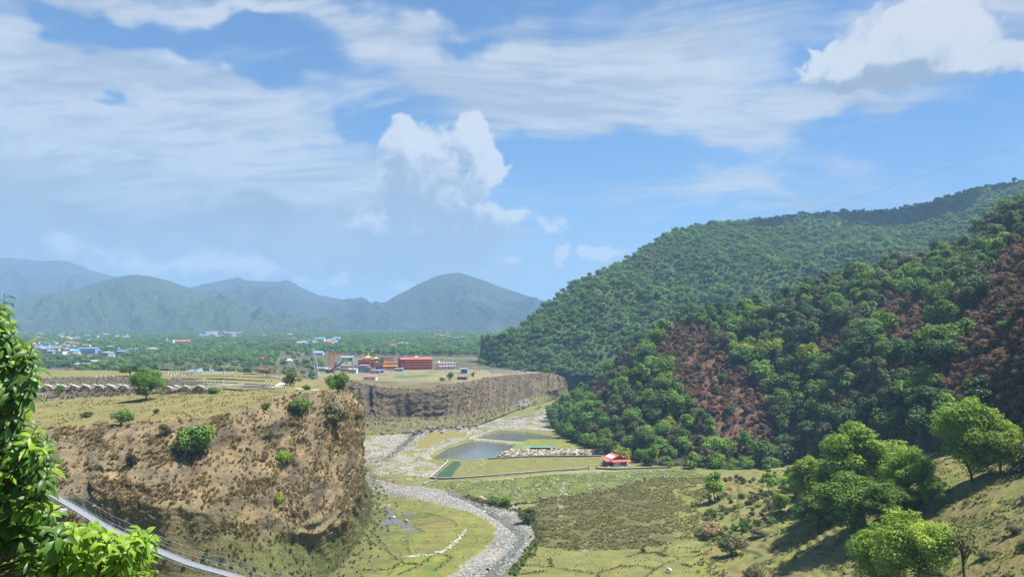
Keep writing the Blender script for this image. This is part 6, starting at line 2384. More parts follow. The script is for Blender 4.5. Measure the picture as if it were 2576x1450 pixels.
def town(n, u0, u1, y0, y1, where, cols, w=(8, 15), h=(5, 10), far=False, seed=0):
    r = np.random.default_rng(800 + seed)
    W_ = {'white': WHITE, 'cream': CREAM, 'grey': GREYW, 'brick-red': BRICK}
    R__ = {'blue-roofed': BLUEROOF, 'grey-roofed': GREYROOF, 'red-roofed': REDROOF, 'flat-roofed': CONC}
    made = []
    for i in range(n):
        u, D = r.uniform(u0, u1), math.exp(r.uniform(math.log(y0), math.log(y1)))
        for _ in range(40):
            if all(abs(u - a) > 5.5 * (1000 / D + .35) or abs(D - b) > 26 for a, b in TOWN):
                break
            u, D = r.uniform(u0, u1), math.exp(r.uniform(math.log(y0), math.log(y1)))
        TOWN.append((u, D))
        wc = r.choice(list(W_), p=cols)
        rc = r.choice(list(R__), p=(.2, .25, .1, .45))
        ww, hh = r.uniform(*w), r.uniform(*h)
        k = {'flat-roofed': 'flat', 'grey-roofed': 'lean', 'blue-roofed': 'gable', 'red-roofed': 'gable'}[rc]
        lab = '%s %s %s house %s' % ('tall' if hh > sum(h) / 2 else 'low', rc, wc, where)
        if not far:
            o = house('house', u, D, ww, ww * .8, hh, lab, W_[wc], R__[rc], k, r.uniform(-25, 25), 2 if hh > 6 else 1, 3, 'town houses ' + where, 1.4)
        else:
            p = spot(u, D)
            o = thing('house', lab, 'house', p, R_(r.uniform(-30, 30)), 'town houses ' + where)
            MB().box(-ww / 2, ww / 2, 0, ww * .8, -1, hh).build('wall', W_[wc], o)
            if k == 'flat':
                MB().box(-ww / 2 - .4, ww / 2 + .4, -.4, ww * .8 + .4, hh, hh + .4).build('roof', CONC, o)
            else:
                MB().gable(-ww / 2, ww / 2, 0, ww * .8, hh, 2.0).build('roof', R__[rc], o)
        made.append((u, lab, o))
    by = {}
    for u, lab, o in made:
        by.setdefault(lab, []).append((u, o))
    for lab, lst in by.items():
        lst.sort(key=lambda q: q[0])
        nm = {1: [''], 2: ['leftmost', 'rightmost'], 3: ['leftmost', 'middle', 'rightmost'], 4: ['leftmost', 'second-left', 'second-right', 'rightmost']}.get(len(lst))
        if nm is None:
            nm = ['leftmost', 'second-left'] + ['middle'] * (len(lst) - 4) + ['second-right', 'rightmost']
        for a, (_, o) in zip(nm, lst):
            o['label'] = (a + ' ' + lab).strip()


house('school', 216, 1190, 30, 12, 8.5, 'long tiered building with blue roofs at the edge of the left town', BLUEROOF, BLUEROOF, 'lean', -3, 3, 9, rh=1.2, cat='building', trim=WHITE)
house('school', 178, 1180, 20, 10, 5.5, 'pale blue sheet-walled hall left of the tiered blue building', BLUEGREY, BLUEROOF, 'gable', 3, 1, 5, rh=2.5, cat='building')
house('house', 303, 1160, 17, 12, 9.5, 'tan three-storey house with open terraces, right of the left town', CREAM, CONC, 'flat', 0, 3, 4, trim=PINKTRIM)
house('house', 354, 1150, 13, 9, 5.2, 'house with a blue front roof near the tan three-storey house', CREAM, BLUEROOF, 'lean', 0, 1, 3, rh=1.0)
house('house', 378, 1200, 16, 12, 7.0, 'grey two-tier house with wide roofs behind the blue-fronted one', GREYW, GREYROOF, 'hip', 0, 2, 4, rh=2.2, trim=PINKTRIM)
house('school', 452, 1560, 34, 12, 9.0, 'red-roofed hall rising from the wood in the middle of the valley', WHITE, REDROOF, 'gable', -6, 2, 8, rh=3.0, cat='building')
house('school', 424, 1500, 15, 11, 13.0, 'white four-storey block with open galleries left of the red-roofed hall', WHITE, WHITE, 'flat', 6, 4, 3, trim=GREYW, cat='building')
house('house', 510, 1380, 12, 9, 4.5, 'small bright red-roofed house alone in the valley wood', BRICK, REDROOF, 'hip', 0, 1, 2, rh=2.4)
house('house', 290, 1010, 12, 8, 5.0, 'white and blue house standing below the tan three-storey house', WHITE, BLUEROOF, 'flat', 0, 1, 3)
house('shed', 366, 1000, 15, 7, 3.0, 'low turquoise-roofed shed in scrub, right of the white and blue house', GREYW, BLUEROOF, 'lean', 0, 1, 3, rh=.8, cat='shed')
house('shed', 206, 860, 17, 8, 3.0, 'low grey workshop behind the thatched frames', GREYW, GREYROOF, 'gable', 2, 1, 4, rh=1.4, cat='shed')
house('shed', 238, 930, 14, 8, 3.0, 'low sheet-roofed workshop right of the grey one', CREAM, GREYROOF, 'gable', -4, 1, 4, rh=1.4, cat='shed')
house('shed', 158, 880, 15, 8, 3.4, 'pale brick-walled store left of the grey workshop', CREAM, CONC, 'flat', 3, 1, 3, cat='shed')
PC = (.40, .25, .22, .13)
town(52, 75, 185, 1150, 1500, 'in the left town', PC, seed=1)
town(14, 180, 330, 1080, 1450, 'behind the blue school', PC, seed=2)
town(36, 90, 320, 1700, 2700, 'under the green hill', (.62, .2, .1, .08), (9, 16), (6, 11), True, seed=3)
town(44, 498, 612, 2000, 2900, 'in the middle town', (.60, .2, .12, .08), (9, 17), (6, 12), True, seed=4)
town(34, 752, 850, 1450, 1900, 'in the town above the mast', (.58, .2, .12, .10), (9, 15), (5, 10), True, seed=5)
town(46, 1085, 1250, 1900, 2700, 'in the right-hand far town', (.62, .18, .12, .08), (9, 15), (5, 9), True, seed=6)
town(10, 905, 1060, 1250, 1600, 'in the wood behind the monastery', (.55, .25, .15, .05), (9, 16), (4, 7), True, seed=7)
town(14, 620, 750, 1700, 2600, 'in the wood left of the mast', (.6, .2, .15, .05), (9, 15), (5, 9), True, seed=8)


# --- crusher plant: mast, orange frame, conveyor
def lattice(root, base, top, n, r, rb, mat):
    """four legs (parts) and their bracing (one part)"""
    base, top = np.array(base, float), np.array(top, float)
    for a, b in zip(base, top):
        MB().bar(a, b, r).build('leg', mat, root)
    m = MB()
    for i in range(n):
        t0, t1 = i / n, (i + 1) / n
        for j in range(4):
            k = (j + 1) % 4
            a0 = base[j] + (top[j] - base[j]) * t0
            b0 = base[k] + (top[k] - base[k]) * t0
            a1 = base[j] + (top[j] - base[j]) * t1
            b1 = base[k] + (top[k] - base[k]) * t1
            m.bar(a0, b1, rb, 3)
            m.bar(a1, b1, rb, 3)
            if i % 2:
                m.bar(b0, a1, rb, 3)
    m.build('bracing', mat, root, kind='stuff')


def square(c, w):
    return [(c[0] - w, c[1] - w, c[2]), (c[0] + w, c[1] - w, c[2]), (c[0] + w, c[1] + w, c[2]), (c[0] - w, c[1] + w, c[2])]


_p = spot(793, 700)
_t = thing('lattice_mast', 'grey steel lattice mast leaning inward beside the crusher plant', 'mast', _p)
_s = 700 / F
lattice(_t, square((2.6, 0, -.5), 1.5), square((-2.6, 0, 68 * _s), .8), 11, .16, .09, STEEL)
MB().bar((-4.4, 1, -.5), (-5.2, 1, 66 * _s), .16).build('side_pole', STEEL, _t)
for k in range(5):
    MB().bar((-4.5 - .14 * k, 1, 4 + 4.4 * k), (1.4 - .8 * k, 0, 4.2 + 4.4 * k), .07).build('tie', STEEL, _t)
_p = spot(843, 735)
_t = thing('gantry_frame', 'orange steel gantry frame of lattice columns and top beams', 'gantry', _p)
_s = 735 / F
for x, y, h in ((-18, 6, 52), (-3, 0, 52), (25, 6, 50), (-18, 14, 50)):
    c = (x * _s, y, 0)
    n0 = len(bpy.data.objects)
    col_root = MB().box(x * _s - .7, x * _s + .7, y - .7, y + .7, -.6, .2).build('column', ORANGE, _t)
    lattice(col_root, square((x * _s, y, 0), .55), square((x * _s, y, h * _s), .55), 12, .10, .06, ORANGE)
for (x0, y0, h0), (x1, y1, h1) in (((-3, 0, 50), (25, 6, 49)), ((-18, 6, 51), (-3, 0, 51)), ((-18, 14, 50), (-18, 6, 50))):
    m = MB()
    a, b = np.array((x0 * _s, y0, h0 * _s)), np.array((x1 * _s, y1, h1 * _s))
    for dz in (0, -1.6):
        for dy in (-.5, .5):
            m.bar(a + (0, dy, dz), b + (0, dy, dz), .12)
    for k in range(12):
        q0, q1 = a + (b - a) * k / 12, a + (b - a) * (k + 1) / 12
        m.bar(q0 + (0, -.5, 0), q1 + (0, -.5, -1.6), .07, 3)
        m.bar(q0 + (0, -.5, -1.6), q0 + (0, -.5, 0), .07, 3)
    m.build('beam', ORANGE, _t)


def conveyor():
    D = 722
    a = at(822, 941, D)
    b = at(867, 906, D + 6)
    t = thing('conveyor', 'dark inclined conveyor rising to a blue-roofed head house', 'conveyor', tuple(a))
    d = b - a
    m = MB()
    for dy in (-.9, .9):
        for dz in (0, 1.5):
            m.bar((0, dy, dz), d + (0, dy, dz), .16)
    n = 16
    for k in range(n):
        q0, q1 = d * k / n, d * (k + 1) / n
        m.bar(q0 + (0, -.9, 0), q1 + (0, -.9, 1.5), .09, 3)
        m.bar(q0 + (0, -.9, 1.5), q0 + (0, -.9, 0), .09, 3)
    m.build('truss', DARKSTEEL, t, kind='stuff')
    m = MB()
    m.add([(0, -.8, .3), (0, .8, .3), d + (0, .8, .3), d + (0, -.8, .3), (0, -.8, .8), (0, .8, .8), d + (0, .8, .8), d + (0, -.8, .8)], [(0, 1, 2, 3), (4, 7, 6, 5), (0, 3, 7, 4), (1, 5, 6, 2)])
    m.build('belt', KBLACK, t)
    for f in (.45, .8):
        q = d * f
        MB().bar((q[0], q[1], -a[2] + ground_z(a[0] + q[0], a[1] + q[1]) - .3), q, .2).build('prop', DARKSTEEL, t)
    e = d + np.array((2.2, 0, 0))
    MB().box(e[0] - 4.5, e[0] + 2.3, e[1] - 2, e[1] + 2, e[2] - .9, e[2] + 3.0).build('head_house', YGREEN, t)
    MB().box(e[0] + 2.3, e[0] + 6.2, e[1] - 2, e[1] + 2, e[2] - .9, e[2] + 3.2).build('head_house', BLUEGREY, t)
    windows(t, None, [e[0] + 3.4, e[0] + 5.0], e[2] + .2, .9, 1.8, None, e[1] - 2, 'front')
    MB().gable(e[0] - 5.2, e[0] + 6.4, e[1] - 2.2, e[1] + 2.2, e[2] + 3.1, 1.3, .4).build('roof', BLUEROOF, t)
    for x in (e[0] - 3.5, e[0] + 5.6):
        MB().bar((x, e[1], -a[2] + ground_z(a[0] + x, a[1] + e[1]) - .3), (x, e[1], e[2] - .8), .25).build('prop', DARKSTEEL, t)


conveyor()


# --- housing plots on the terrace: painted kerbs, road, low plot walls, power poles
def zc(x, y):
    return 386 + .15 * x, 805 + .15 * y


def draped(pts, n, dz=0.0):
    q = np.array([tuple(pick(u, v, dmin=230)) for u, v in pts])
    p, s = resample(q, n)
    z = land(p[:, 0], p[:, 1])[0]
    p[:, 2] = z + dz
    return p


def kerb(pts):
    p0 = draped(pts, 400)
    L = np.linalg.norm(np.diff(p0[:, :2], axis=0), axis=1).sum()
    n = max(6, int(L / .95))
    p, _ = resample(p0, n)
    m = [MB(), MB()]
    for i in range(n - 1):
        a, b = p[i], p[i + 1]
        t = (b - a)[:2] / (np.linalg.norm((b - a)[:2]) + 1e-9)
        nn = np.array((-t[1], t[0])) * .22
        v = []
        for q in (a, b):
            for s in (-1, 1):
                v += [(q[0] + nn[0] * s, q[1] + nn[1] * s, q[2] - .4), (q[0] + nn[0] * s, q[1] + nn[1] * s, q[2] + .42)]
        m[i % 2].add(v, [(0, 1, 3, 2), (4, 6, 7, 5), (0, 4, 5, 1), (2, 3, 7, 6), (1, 5, 7, 3)])
    V = np.vstack([np.vstack(x.V) for x in m])
    Q = [f for q in m[0].Q for f in q] + [tuple(i + m[0].n for i in f) for q in m[1].Q for f in q]
    me = bpy.data.meshes.new('kerb')
    me.from_pydata(V.tolist(), [], Q)
    me.materials.append(WHITE)
    me.materials.append(KBLACK)
    me.polygons.foreach_set('material_index', np.array([0] * sum(len(q) for q in m[0].Q) + [1] * sum(len(q) for q in m[1].Q), np.int32))
    me.update()
    link('kerb', me, kind='structure')


KERBS = [[(90, 930), (700, 935), (1200, 940), (1700, 960), (2140, 985)], [(100, 928), (540, 914)], [(120, 1015), (480, 1030), (1150, 1045), (1600, 1075), (2030, 1105)], [(740, 865), (1440, 870)],
         [(810, 905), (1050, 888), (1310, 880)], [(1680, 880), (2170, 878)]]
for k in KERBS:
    kerb([zc(*q) for q in k])
kerb([(240, 946), (320, 945.5), (398, 944)])


def band(name, pts, width, dz, mat):
    p = draped(pts, 60)
    t = np.gradient(p[:, :2], axis=0)
    t /= np.linalg.norm(t, axis=1)[:, None] + 1e-9
    nn = np.stack((-t[:, 1], t[:, 0]), -1) * width / 2
    V = []
    for s in (-1, 1):
        q = p.copy()
        q[:, :2] += nn * s
        q[:, 2] = land(q[:, 0], q[:, 1])[0] + dz
        V.append(q)
    V = np.vstack(V)
    i = np.arange(59)
    Q = np.stack((i, i + 1, i + 61, i + 60), -1)
    a, b, c = V[Q[0][0]], V[Q[0][1]], V[Q[0][2]]
    if np.cross(b - a, c - a)[2] < 0:
        Q = Q[:, ::-1]
    link(name, mesh_np(name, V, quads=Q, mats=[mat]), kind='structure')


band('road', [zc(700, 1048), zc(1150, 1062), zc(1600, 1092), zc(2030, 1120)], 5.0, .09, ASPHALT)
band('road', [zc(2030, 1125), zc(2080, 1108), zc(2150, 1075), (716, 962), (735, 958)], 4.0, .10, CONC)
band('road', [zc(2030, 1128), zc(2400, 1140), zc(2576, 1145), (800, 981)], 2.2, .10, CONC)


def low_wall(pts, h, th, mat, label, group=None, n=40, cap=None):
    p = draped(pts, n) if not isinstance(pts, np.ndarray) else resample(np.column_stack((pts[:, :2], land(pts[:, 0], pts[:, 1])[0])), n)[0]
    t = np.gradient(p[:, :2], axis=0)
    t /= np.linalg.norm(t, axis=1)[:, None] + 1e-9
    nn = np.stack((-t[:, 1], t[:, 0]), -1) * th / 2
    rt = thing('low_wall', label, 'wall', tuple(p[0]), 0, group)

    def strip(w, z0, z1):
        V = []
        for s, z in ((-1, z0), (-1, z1), (1, z1), (1, z0)):
            q = p - p[0]
            q = np.column_stack((q[:, :2] + nn * s * w, q[:, 2] + z + .06 * np.sin(np.arange(n) * 2.3) * (z > 0)))
            V.append(q)
        V = np.stack(V, 1).reshape(-1, 3)
        Q = []
        for i in range(n - 1):
            for j in range(4):
                Q.append((i * 4 + j, i * 4 + (j + 1) % 4, i * 4 + 4 + (j + 1) % 4, i * 4 + 4 + j))
        return MB().add(V, Q + [(3, 2, 1, 0), (n * 4 - 4, n * 4 - 3, n * 4 - 2, n * 4 - 1)])
    strip(1, -.6, h).build('wall_body', mat, rt)
    if cap is not None:
        strip(1.25, h + .002, h + .14).build('coping', cap, rt)
    return rt


PLOTW = [((300, 975), (830, 990)), ((920, 988), (1300, 1002)), ((1170, 995), (1500, 1005)), ((1400, 1008), (1880, 1025)), ((1520, 905), (1840, 915)), ((1650, 882), (1900, 886)), ((460, 895), (700, 898)), ((900, 990), (1180, 985)),
         ((1920, 918), (2150, 916)), ((480, 1000), (900, 1008)), ((1160, 1160), (1500, 1190)), ((1560, 1180), (1900, 1140)), ((1060, 1095), (1500, 1080)), ((1500, 1125), (1860, 1118))]
for i, (a, b) in enumerate(PLOTW):
    low_wall([zc(*a), zc((a[0] + b[0]) / 2, (a[1] + b[1]) / 2 + .5), zc(*b)], .55, .3, CONC_D if i % 3 else CONC, 'low dark block wall dividing the grassy housing plots on the near terrace', 'plot walls on the near terrace', 14)
for i, v in enumerate((927, 929.3, 931.5, 933.5, 935.8, 938)):
    low_wall([(1222 + i * 3, v + 1.5), (1290, v + .6), (1388 - i * 7, v - .5)], .6, .4, CONC if i % 2 else CONC_D, 'low wall dividing the plots at the right end of the far terrace', 'plot walls on the far terrace', 12)

POLES = [(95, 740, 885), (142, 760, 880), (252, 720, 887), (402, 800, 890), (437, 755, 1015), (540, 745, 880), (571, 780, 868), (681, 735, 905), (728, 715, 937), (1062, 715, 866), (1078, 750, 887), (1163, 770, 1047), (1378, 775, 955),
         (1661, 670, 866), (1680, 700, 886), (1988, 840, 1100), (2065, 740, 962), (2225, 650, 845)]
PLACES = ['nearest the hut', 'just right of the hut', 'right of the hut, before the scrub', 'short, left of the blue-roofed bungalows', 'tall, at the left end of the front kerb', 'left of the smaller bungalow', 'short, beside the smaller bungalow', 'between the two bungalows',
          'tall, before the larger bungalow', 'behind the rear kerb, centre', 'by the rear kerb, centre', 'on the front road kerb, centre', 'on the middle kerb, centre', 'tall, at the rear kerb left of the dry tree', 'shorter, beside the tall rear pole', 'at the right end of the front kerb', 'with a box, by the round bush', 'far right, before the dark bank']
for (x, y0, y1), w in zip(POLES, PLACES):
    u, v = zc(x, y1)
    p = pick(u, v, dmin=230)
    h = (y1 - y0) * .15 / F * p.y
    t = thing('power_pole', 'concrete pole on the housing plots, ' + w, 'pole', tuple(p), 0, 'poles on the housing plots')
    MB().tube([(0, 0, -.5), (0, 0, h * .5), (0, 0, h)], (.17, .14, .10), 7).build('shaft', CONC, t)
    MB().tube([(0, 0, .05), (0, 0, 1.5)], (.20, .19), 8).build('painted_band', WHITE, t)
    MB().tube([(0, 0, 1.5), (0, 0, 2.1)], (.19, .185), 8).build('painted_band', KBLACK, t, label='black painted band')
for u, v0, v1, w in ((1157, 913, 934, 'left of the blue hut'), (1185, 912, 931, 'right of the blue hut'), (1206, 917, 935, 'left of the far plots'), (1213, 911, 927, 'against the dark knoll'), (1236, 910, 936, 'at the near edge of the far plots'), (1284, 909, 930, 'in the middle of the far plots'), (1331, 906, 927, 'near the far hill foot'), (886, 902, 926, 'in the village below the temple')):
    p = spot(u, {886: 760}.get(u, 780))
    h = (v1 - v0) / F * 780
    t = thing('power_pole', 'thin pale pole on the far terrace, ' + w, 'pole', tuple(p), 0, 'poles on the far terrace')
    MB().tube([(0, 0, -.5), (0, 0, h * .5), (0, 0, h)], (.22, .18, .13), 6).build('shaft', CONC, t)


# --- thatched frames on the terrace
def frame_bay(u, v, spread, label, caps=2, rz=0.0):
    p = pick(u, v, dmin=200)
    s = p.y / F
    W = spread * s
    H = 30 * s * .72
    t = thing('thatched_frame', label, 'shelter', tuple(p), rz, 'thatched frames in a row on the terrace')
    L = 15.0
    m = MB()
    for y in np.linspace(0, L, 6):
        for x in (-W / 2, 0, W / 2):
            m.bar((x, y, -.4), (x, y, H * (.93 if x == 0 else .52)), .06)
    m.build('posts', BAMBOO, t, kind='stuff')
    m = MB()
    for y in np.linspace(0, L, 9):
        for sx in (-1, 1):
            m.bar((sx * W / 2, y, H * .52), (0, y, H * .95), .05, 3)
    for sx in (-1, 1):
        for f in (0, .35, .7):
            x = sx * W / 2 * (1 - f)
            z = H * (.52 + .43 * f)
            m.bar((x, -.3, z), (x, L + .3, z), .05, 3)
    m.build('rafters', BAMBOO, t, kind='stuff')
    # dead creepers and straw over the slopes, in ragged strips
    r = random.Random(int(u * 7))
    m = MB()
    for sx in (-1, 1):
        for k in range(44):
            y = L * k / 44 + r.uniform(-.2, .2)
            a, b = r.uniform(-.1, .15), r.uniform(.75, 1.0)
            xa, xb = sx * W / 2 * (1 - a), sx * W / 2 * (1 - b)
            za, zb = H * (.52 + .43 * a) - .06, H * (.52 + .43 * b) - .06
            m.add([(xa, y, za), (xa, y + r.uniform(.25, .55), za), (xb, y + r.uniform(.25, .55), zb), (xb, y, zb)], [(0, 1, 2, 3)])
    m.build('thatch', THATCH, t, kind='stuff')
    for c in range(caps):
        y0 = .4 + c * 5.5
        m = MB()
        n = 9
        V = []
        for i in range(n):
            f = i / (n - 1)
            x = -W * .22 + W * .62 * f
            z = H * (.97 + .05 * math.sin(f * 3.14) - .34 * max(0, f - .35) - .5 * max(0, .18 - f))
            V += [(x, y0, z), (x, y0 + .8, z + .06)]
        m.add(V, [(2 * i, 2 * i + 2, 2 * i + 3, 2 * i + 1) for i in range(n - 1)])
        m.build('ridge_sheet', SHEETW, t)


for i, u in enumerate((86, 117, 149, 180, 212, 244, 275, 305)):
    frame_bay(u, 989, 30, 'thatched pole frame with curved white ridge sheets, %s' % ('leftmost, behind the leaves', 'second-left in the long row', 'third-left, behind the small slender tree', 'fourth-left in the long row', 'fourth from the lone tree', 'third from the lone tree', 'second from the lone tree', 'beside the lone terrace tree')[i])
for i, (u, v) in enumerate(((415, 992), (462, 991), (498, 990))):
    frame_bay(u, v, 34, 'open pole frame right of the lone tree, %s' % ('nearest the trunk with a white ridge sheet', 'in the middle with one curved sheet', 'rightmost with a long white sheet')[i], 2 - (i > 0))
p = pick(100, 1001, dmin=180)
t = thing('slatted_rack', 'tilted rack of pale bamboo slats lying on the terrace behind the leaves', 'rack', tuple(p), .1)
for k in range(11):
    MB().bar((-2.6 + k * .55, 0, .3), (-3.2 + k * .5, 3.4, 1.7), .07).build('slat', BAMBOO, t)
for y, z in ((.3, .4), (3.1, 1.6)):
    MB().bar((-3.2, y, z), (3.1, y, z), .06).build('rail', BAMBOO, t)
for x in (-3, 0, 2.2):
    MB().bar((x, 3.3, -.3), (x, 3.3, 1.6), .07).build('post', BAMBOO, t)

# wire fence along the terrace rim
p = draped([(560, 984), (640, 984), (700, 981), (760, 978), (800, 974)], 34)
t = thing('wire_fence', 'thin wire fence on short dark posts along the cliff-top', 'fence', tuple(p[0]))
for i, q in enumerate(p):
    MB().bar(q - p[0] + (0, 0, -.3), q - p[0] + (0, 0, 1.2), .05).build('post', DARKWOOD, t)
for h in (.5, 1.05):
    MB().tube(p - p[0] + np.array((0, 0, h)), .012, 3).build('wire', DARKSTEEL, t)


# --- farm by the river
def farm_house():
    p = Vector(on(1561, 1172, 0))
    t = thing('farm_house', 'red-roofed white house with lean-to porches at the foot of the hill by the ponds', 'house', tuple(p), R_(13))
    W, L = 8.4, 10.0
    MB().box(-W / 2, W / 2, 1.9, 1.9 + L, -.4, 3.2).build('wall', CREAM, t)
    MB().add([(-W / 2, 1.9, 3.2), (W / 2, 1.9, 3.2), (0, 1.9, 5.1)], [(0, 1, 2)]).build('gable_wall', MAROON, t)
    r = MB().gable(-W / 2, W / 2, 1.9, 1.9 + L, 3.2, 1.95, .6, .12, 'y').build('roof', REDROOF, t)
    # worn pale sheets on both slopes
    for k in range(5):
        y0 = 3.0 + k * 1.75
        MB().add([(-3.6, y0, 3.60), (-3.6, y0 + 1.6, 3.60), (-1.5, y0 + 1.6, 4.60), (-1.5, y0, 4.60)], [(0, 1, 2, 3)]).build('skylight_sheet', WHITE, r)
    MB().box(-6.6, W / 2 + 1.0, -1.3, 1.9, -.4, .25).build('plinth', CONC, t)
    MB().slope(-W / 2 - .6, W / 2 + 1.3, -1.4, 2.0, 2.35, 3.05, .1).build('porch_roof', REDROOF, t)
    MB().slope(-W / 2 - 3.2, -W / 2 - .1, .6, 3.9, 2.4, 2.9, .1).build('side_roof', REDROOF, t)
    MB().slope(-W / 2 - 3.4, -W / 2 - .1, 4.0, 7.2, 2.9, 3.4, .1).build('side_roof', REDROOF, t)
    MB().box(-W / 2 - 2.6, -W / 2 - .05, 1.6, 7.0, -.3, 2.3).build('annex', CONC_D, t)
    MB().box(-W / 2 + .3, -.2, -.6, 1.88, .25, 2.45).build('front_room', MAROON, t)
    for x in (-3.35, -2.1, -.85):
        MB().box(x - .42, x + .42, -.68, -.57, .3, 2.3).build('white_shutter', WHITE, t)
    for x in (-2.72, -1.47):
        MB().box(x - .10, x + .10, -.66, -.58, .3, 2.3).build('door_post', DOORRED, t)
    MB().box(1.0, 1.75, 1.80, 1.93, .25, 2.3).build('door', DOORRED, t)
    windows(t, None, [3.0], 1.0, 1.1, 1.0, WHITE, 1.9)
    for x in (.6, 2.6, 4.9):
        MB().bar((x, -1.1, .2), (x, -1.1, 2.4), .08).build('porch_post', WHITE, t)
    MB().box(-1.0, .6, -2.2, -1.3, -.3, .05).build('step', CONC, t)


farm_house()
p = Vector(on(1502, 1140, 0))
t = thing('shed', 'small red-roofed shed between the stone heap and the farm house', 'shed', tuple(p), R_(8))
MB().box(-2.0, 2.0, 0, 3, -.3, 1.7).build('wall', CREAM, t)
MB().hip(-2.2, 2.2, -.2, 3.2, 1.7, 1.1, .4, .3, 0, 1).build('roof', REDROOF, t)
MB().box(-.4, .4, -.05, .03, 0, 1.6).build('door', CONC_D, t)
p = Vector(on(1357, 1134, 0))
t = thing('net_canopy', 'long teal shade net on thin posts behind the stone heap', 'canopy', tuple(p))
MB().slope(-9.3, 9.3, 0, 2.6, 2.15, 2.35, .05).build('net_roof', TEAL, t)
MB().box(-5.4, 9.0, 2.4, 2.44, .2, 2.1).build('net_side', simple('pale_net', (.30, .34, .34), .9), t)
for x in (-9, -5.4, -1.8, 1.8, 5.4, 9):
    for y in (.1, 2.5):
        MB().bar((x, y, -.2), (x, y, 2.2), .05).build('post', DARKWOOD, t)
WLAB = ['stone wall with pale coping along the lower edge of the fish-farm field', 'stone wall turning up from the corner of the dark netted bed to the pond', 'short stub of stone wall near the river, below the field corner', 'straight low wall under the heap of stones', 'low wall with pale coping in front of the farm house']
for w_, lab in zip(WALLS, WLAB):
    low_wall(w_, .75, .5, simple('stone_wall', (.20, .18, .155), .95, .35, 2.5, bump=.05), lab, None, 46, CONC)
for u, v, lab in ((1480.5, 1181, 'dark gate post at the end of the field wall'), (1499.5, 1180, 'dark gate post at the start of the farm house wall')):
    p = Vector(on(u, v, 0))
    t = thing('gate_post', lab, 'post', tuple(p))
    MB().box(-.16, .16, -.16, .16, -.3, 2.0).build('shaft', DARKWOOD, t)
    MB().box(-.20, .20, -.20, .20, 2.0, 2.1).build('cap', DARKWOOD, t)
for x, y0, y1, lean, lab in ((1175, 393, 416, 0, 'thin upright stake at the near pond edge'), (1222, 372, 415, -.35, 'thin leaning stake at the near pond edge'), (760, 225, 280, 0, 'thin pole beside the olive fields'), (765, 345, 385, 0, 'thin pole on the bank left of the near pond'), (985, 248, 280, 0, 'thin stake on the dike corner'), (1040, 372, 392, 0, 'short stake standing in the near pond')):
    p = Vector(zoomA([(x, y1)])[0])
    h = (y1 - y0) * .2896 / F * p.y
    t = thing('stake', lab, 'stake', tuple(p))
    MB().bar((0, 0, -.6), (lean, 0, h), .06, 5).build('shaft', DARKWOOD, t)
    MB().bar((lean - .01, 0, h), (lean, 0, h + .08), .05, 5).build('tip', BAMBOO, t)
p = Vector(zoomA([(492, 606)])[0])
t = thing('spread_cloth', 'orange and blue cloth spread on the grass by the river', 'cloth', tuple(p), .2)
m = MB()
m.add([(x * .9, y * .8, .12 + .08 * math.sin(x * 2.1 + y)) for x in (-1, -.3, .4, 1) for y in (-1, 0, 1)], [(i * 3 + j, i * 3 + 3 + j, i * 3 + 4 + j, i * 3 + 1 + j) for i in range(3) for j in range(2)])
m.build('orange_cloth', ORANGE, t)
m = MB()
m.add([(1.0 + x * .9, y * .7 - .2, .12 + .07 * math.sin(x * 2.1 + y)) for x in (-.1, .5, 1.2) for y in (-1, 0, 1)], [(i * 3 + j, i * 3 + 3 + j, i * 3 + 4 + j, i * 3 + 1 + j) for i in range(2) for j in range(2)])
m.build('blue_cloth', BLUEPAINT, t)


# --- animals: one continuous body each, head down grazing
def cow(p, rz, s, mat, label, name='cow'):
    V = [(0, 0, 1.0), (-.55, 0, 1.02), (.55, 0, .98), (.85, 0, 1.02), (1.12, 0, .78), (1.30, 0, .42), (1.38, 0, .22), (-.75, 0, .95), (-.82, 0, .5)]
    E = [(0, 1), (0, 2), (2, 3), (3, 4), (4, 5), (5, 6), (1, 7), (7, 8)]
    Rr = [(.33, .38), (.30, .34), (.27, .36), (.20, .26), (.14, .18), (.13, .15), (.07, .08), (.10, .12), (.03, .03)]
    for x, k, dx in ((-.58, 1, -.06), (.55, 2, .0)):
        for y in (-.2, .2):
            n = len(V)
            hock = .09 if k == 1 else -.03
            V += [(x, y, .70), (x - hock, y, .42), (x + dx + .02, y, .06)]
            E += [(k, n), (n, n + 1), (n + 1, n + 2)]
            Rr += [(.13, .15), (.065, .07), (.05, .055)]
    for y in (-.17, .17):
        n = len(V)
        V.append((1.22, y, .56))
        E.append((5, n))
        Rr.append((.035, .05))
    me = bpy.data.meshes.new(name)
    me.from_pydata([tuple(np.array(v) * s) for v in V], E, [])
    o = link(name, me, mat, None, tuple(p))
    o.rotation_euler = (0, 0, rz)
    import bmesh
    bm = bmesh.new()
    bm.from_mesh(me)
    lay = bm.verts.layers.skin.verify()
    for i, v in enumerate(bm.verts):
        v[lay].radius = (Rr[i][0] * s, Rr[i][1] * s)
        v[lay].use_root = (i == 0)
    bm.to_mesh(me)
    bm.free()
    o.modifiers.new('skin', 'SKIN').use_smooth_shade = True
    o.modifiers.new('smooth', 'SUBSURF').levels = 1
    o.modifiers['smooth'].render_levels = 1
    return tag(o, label, 'cow')


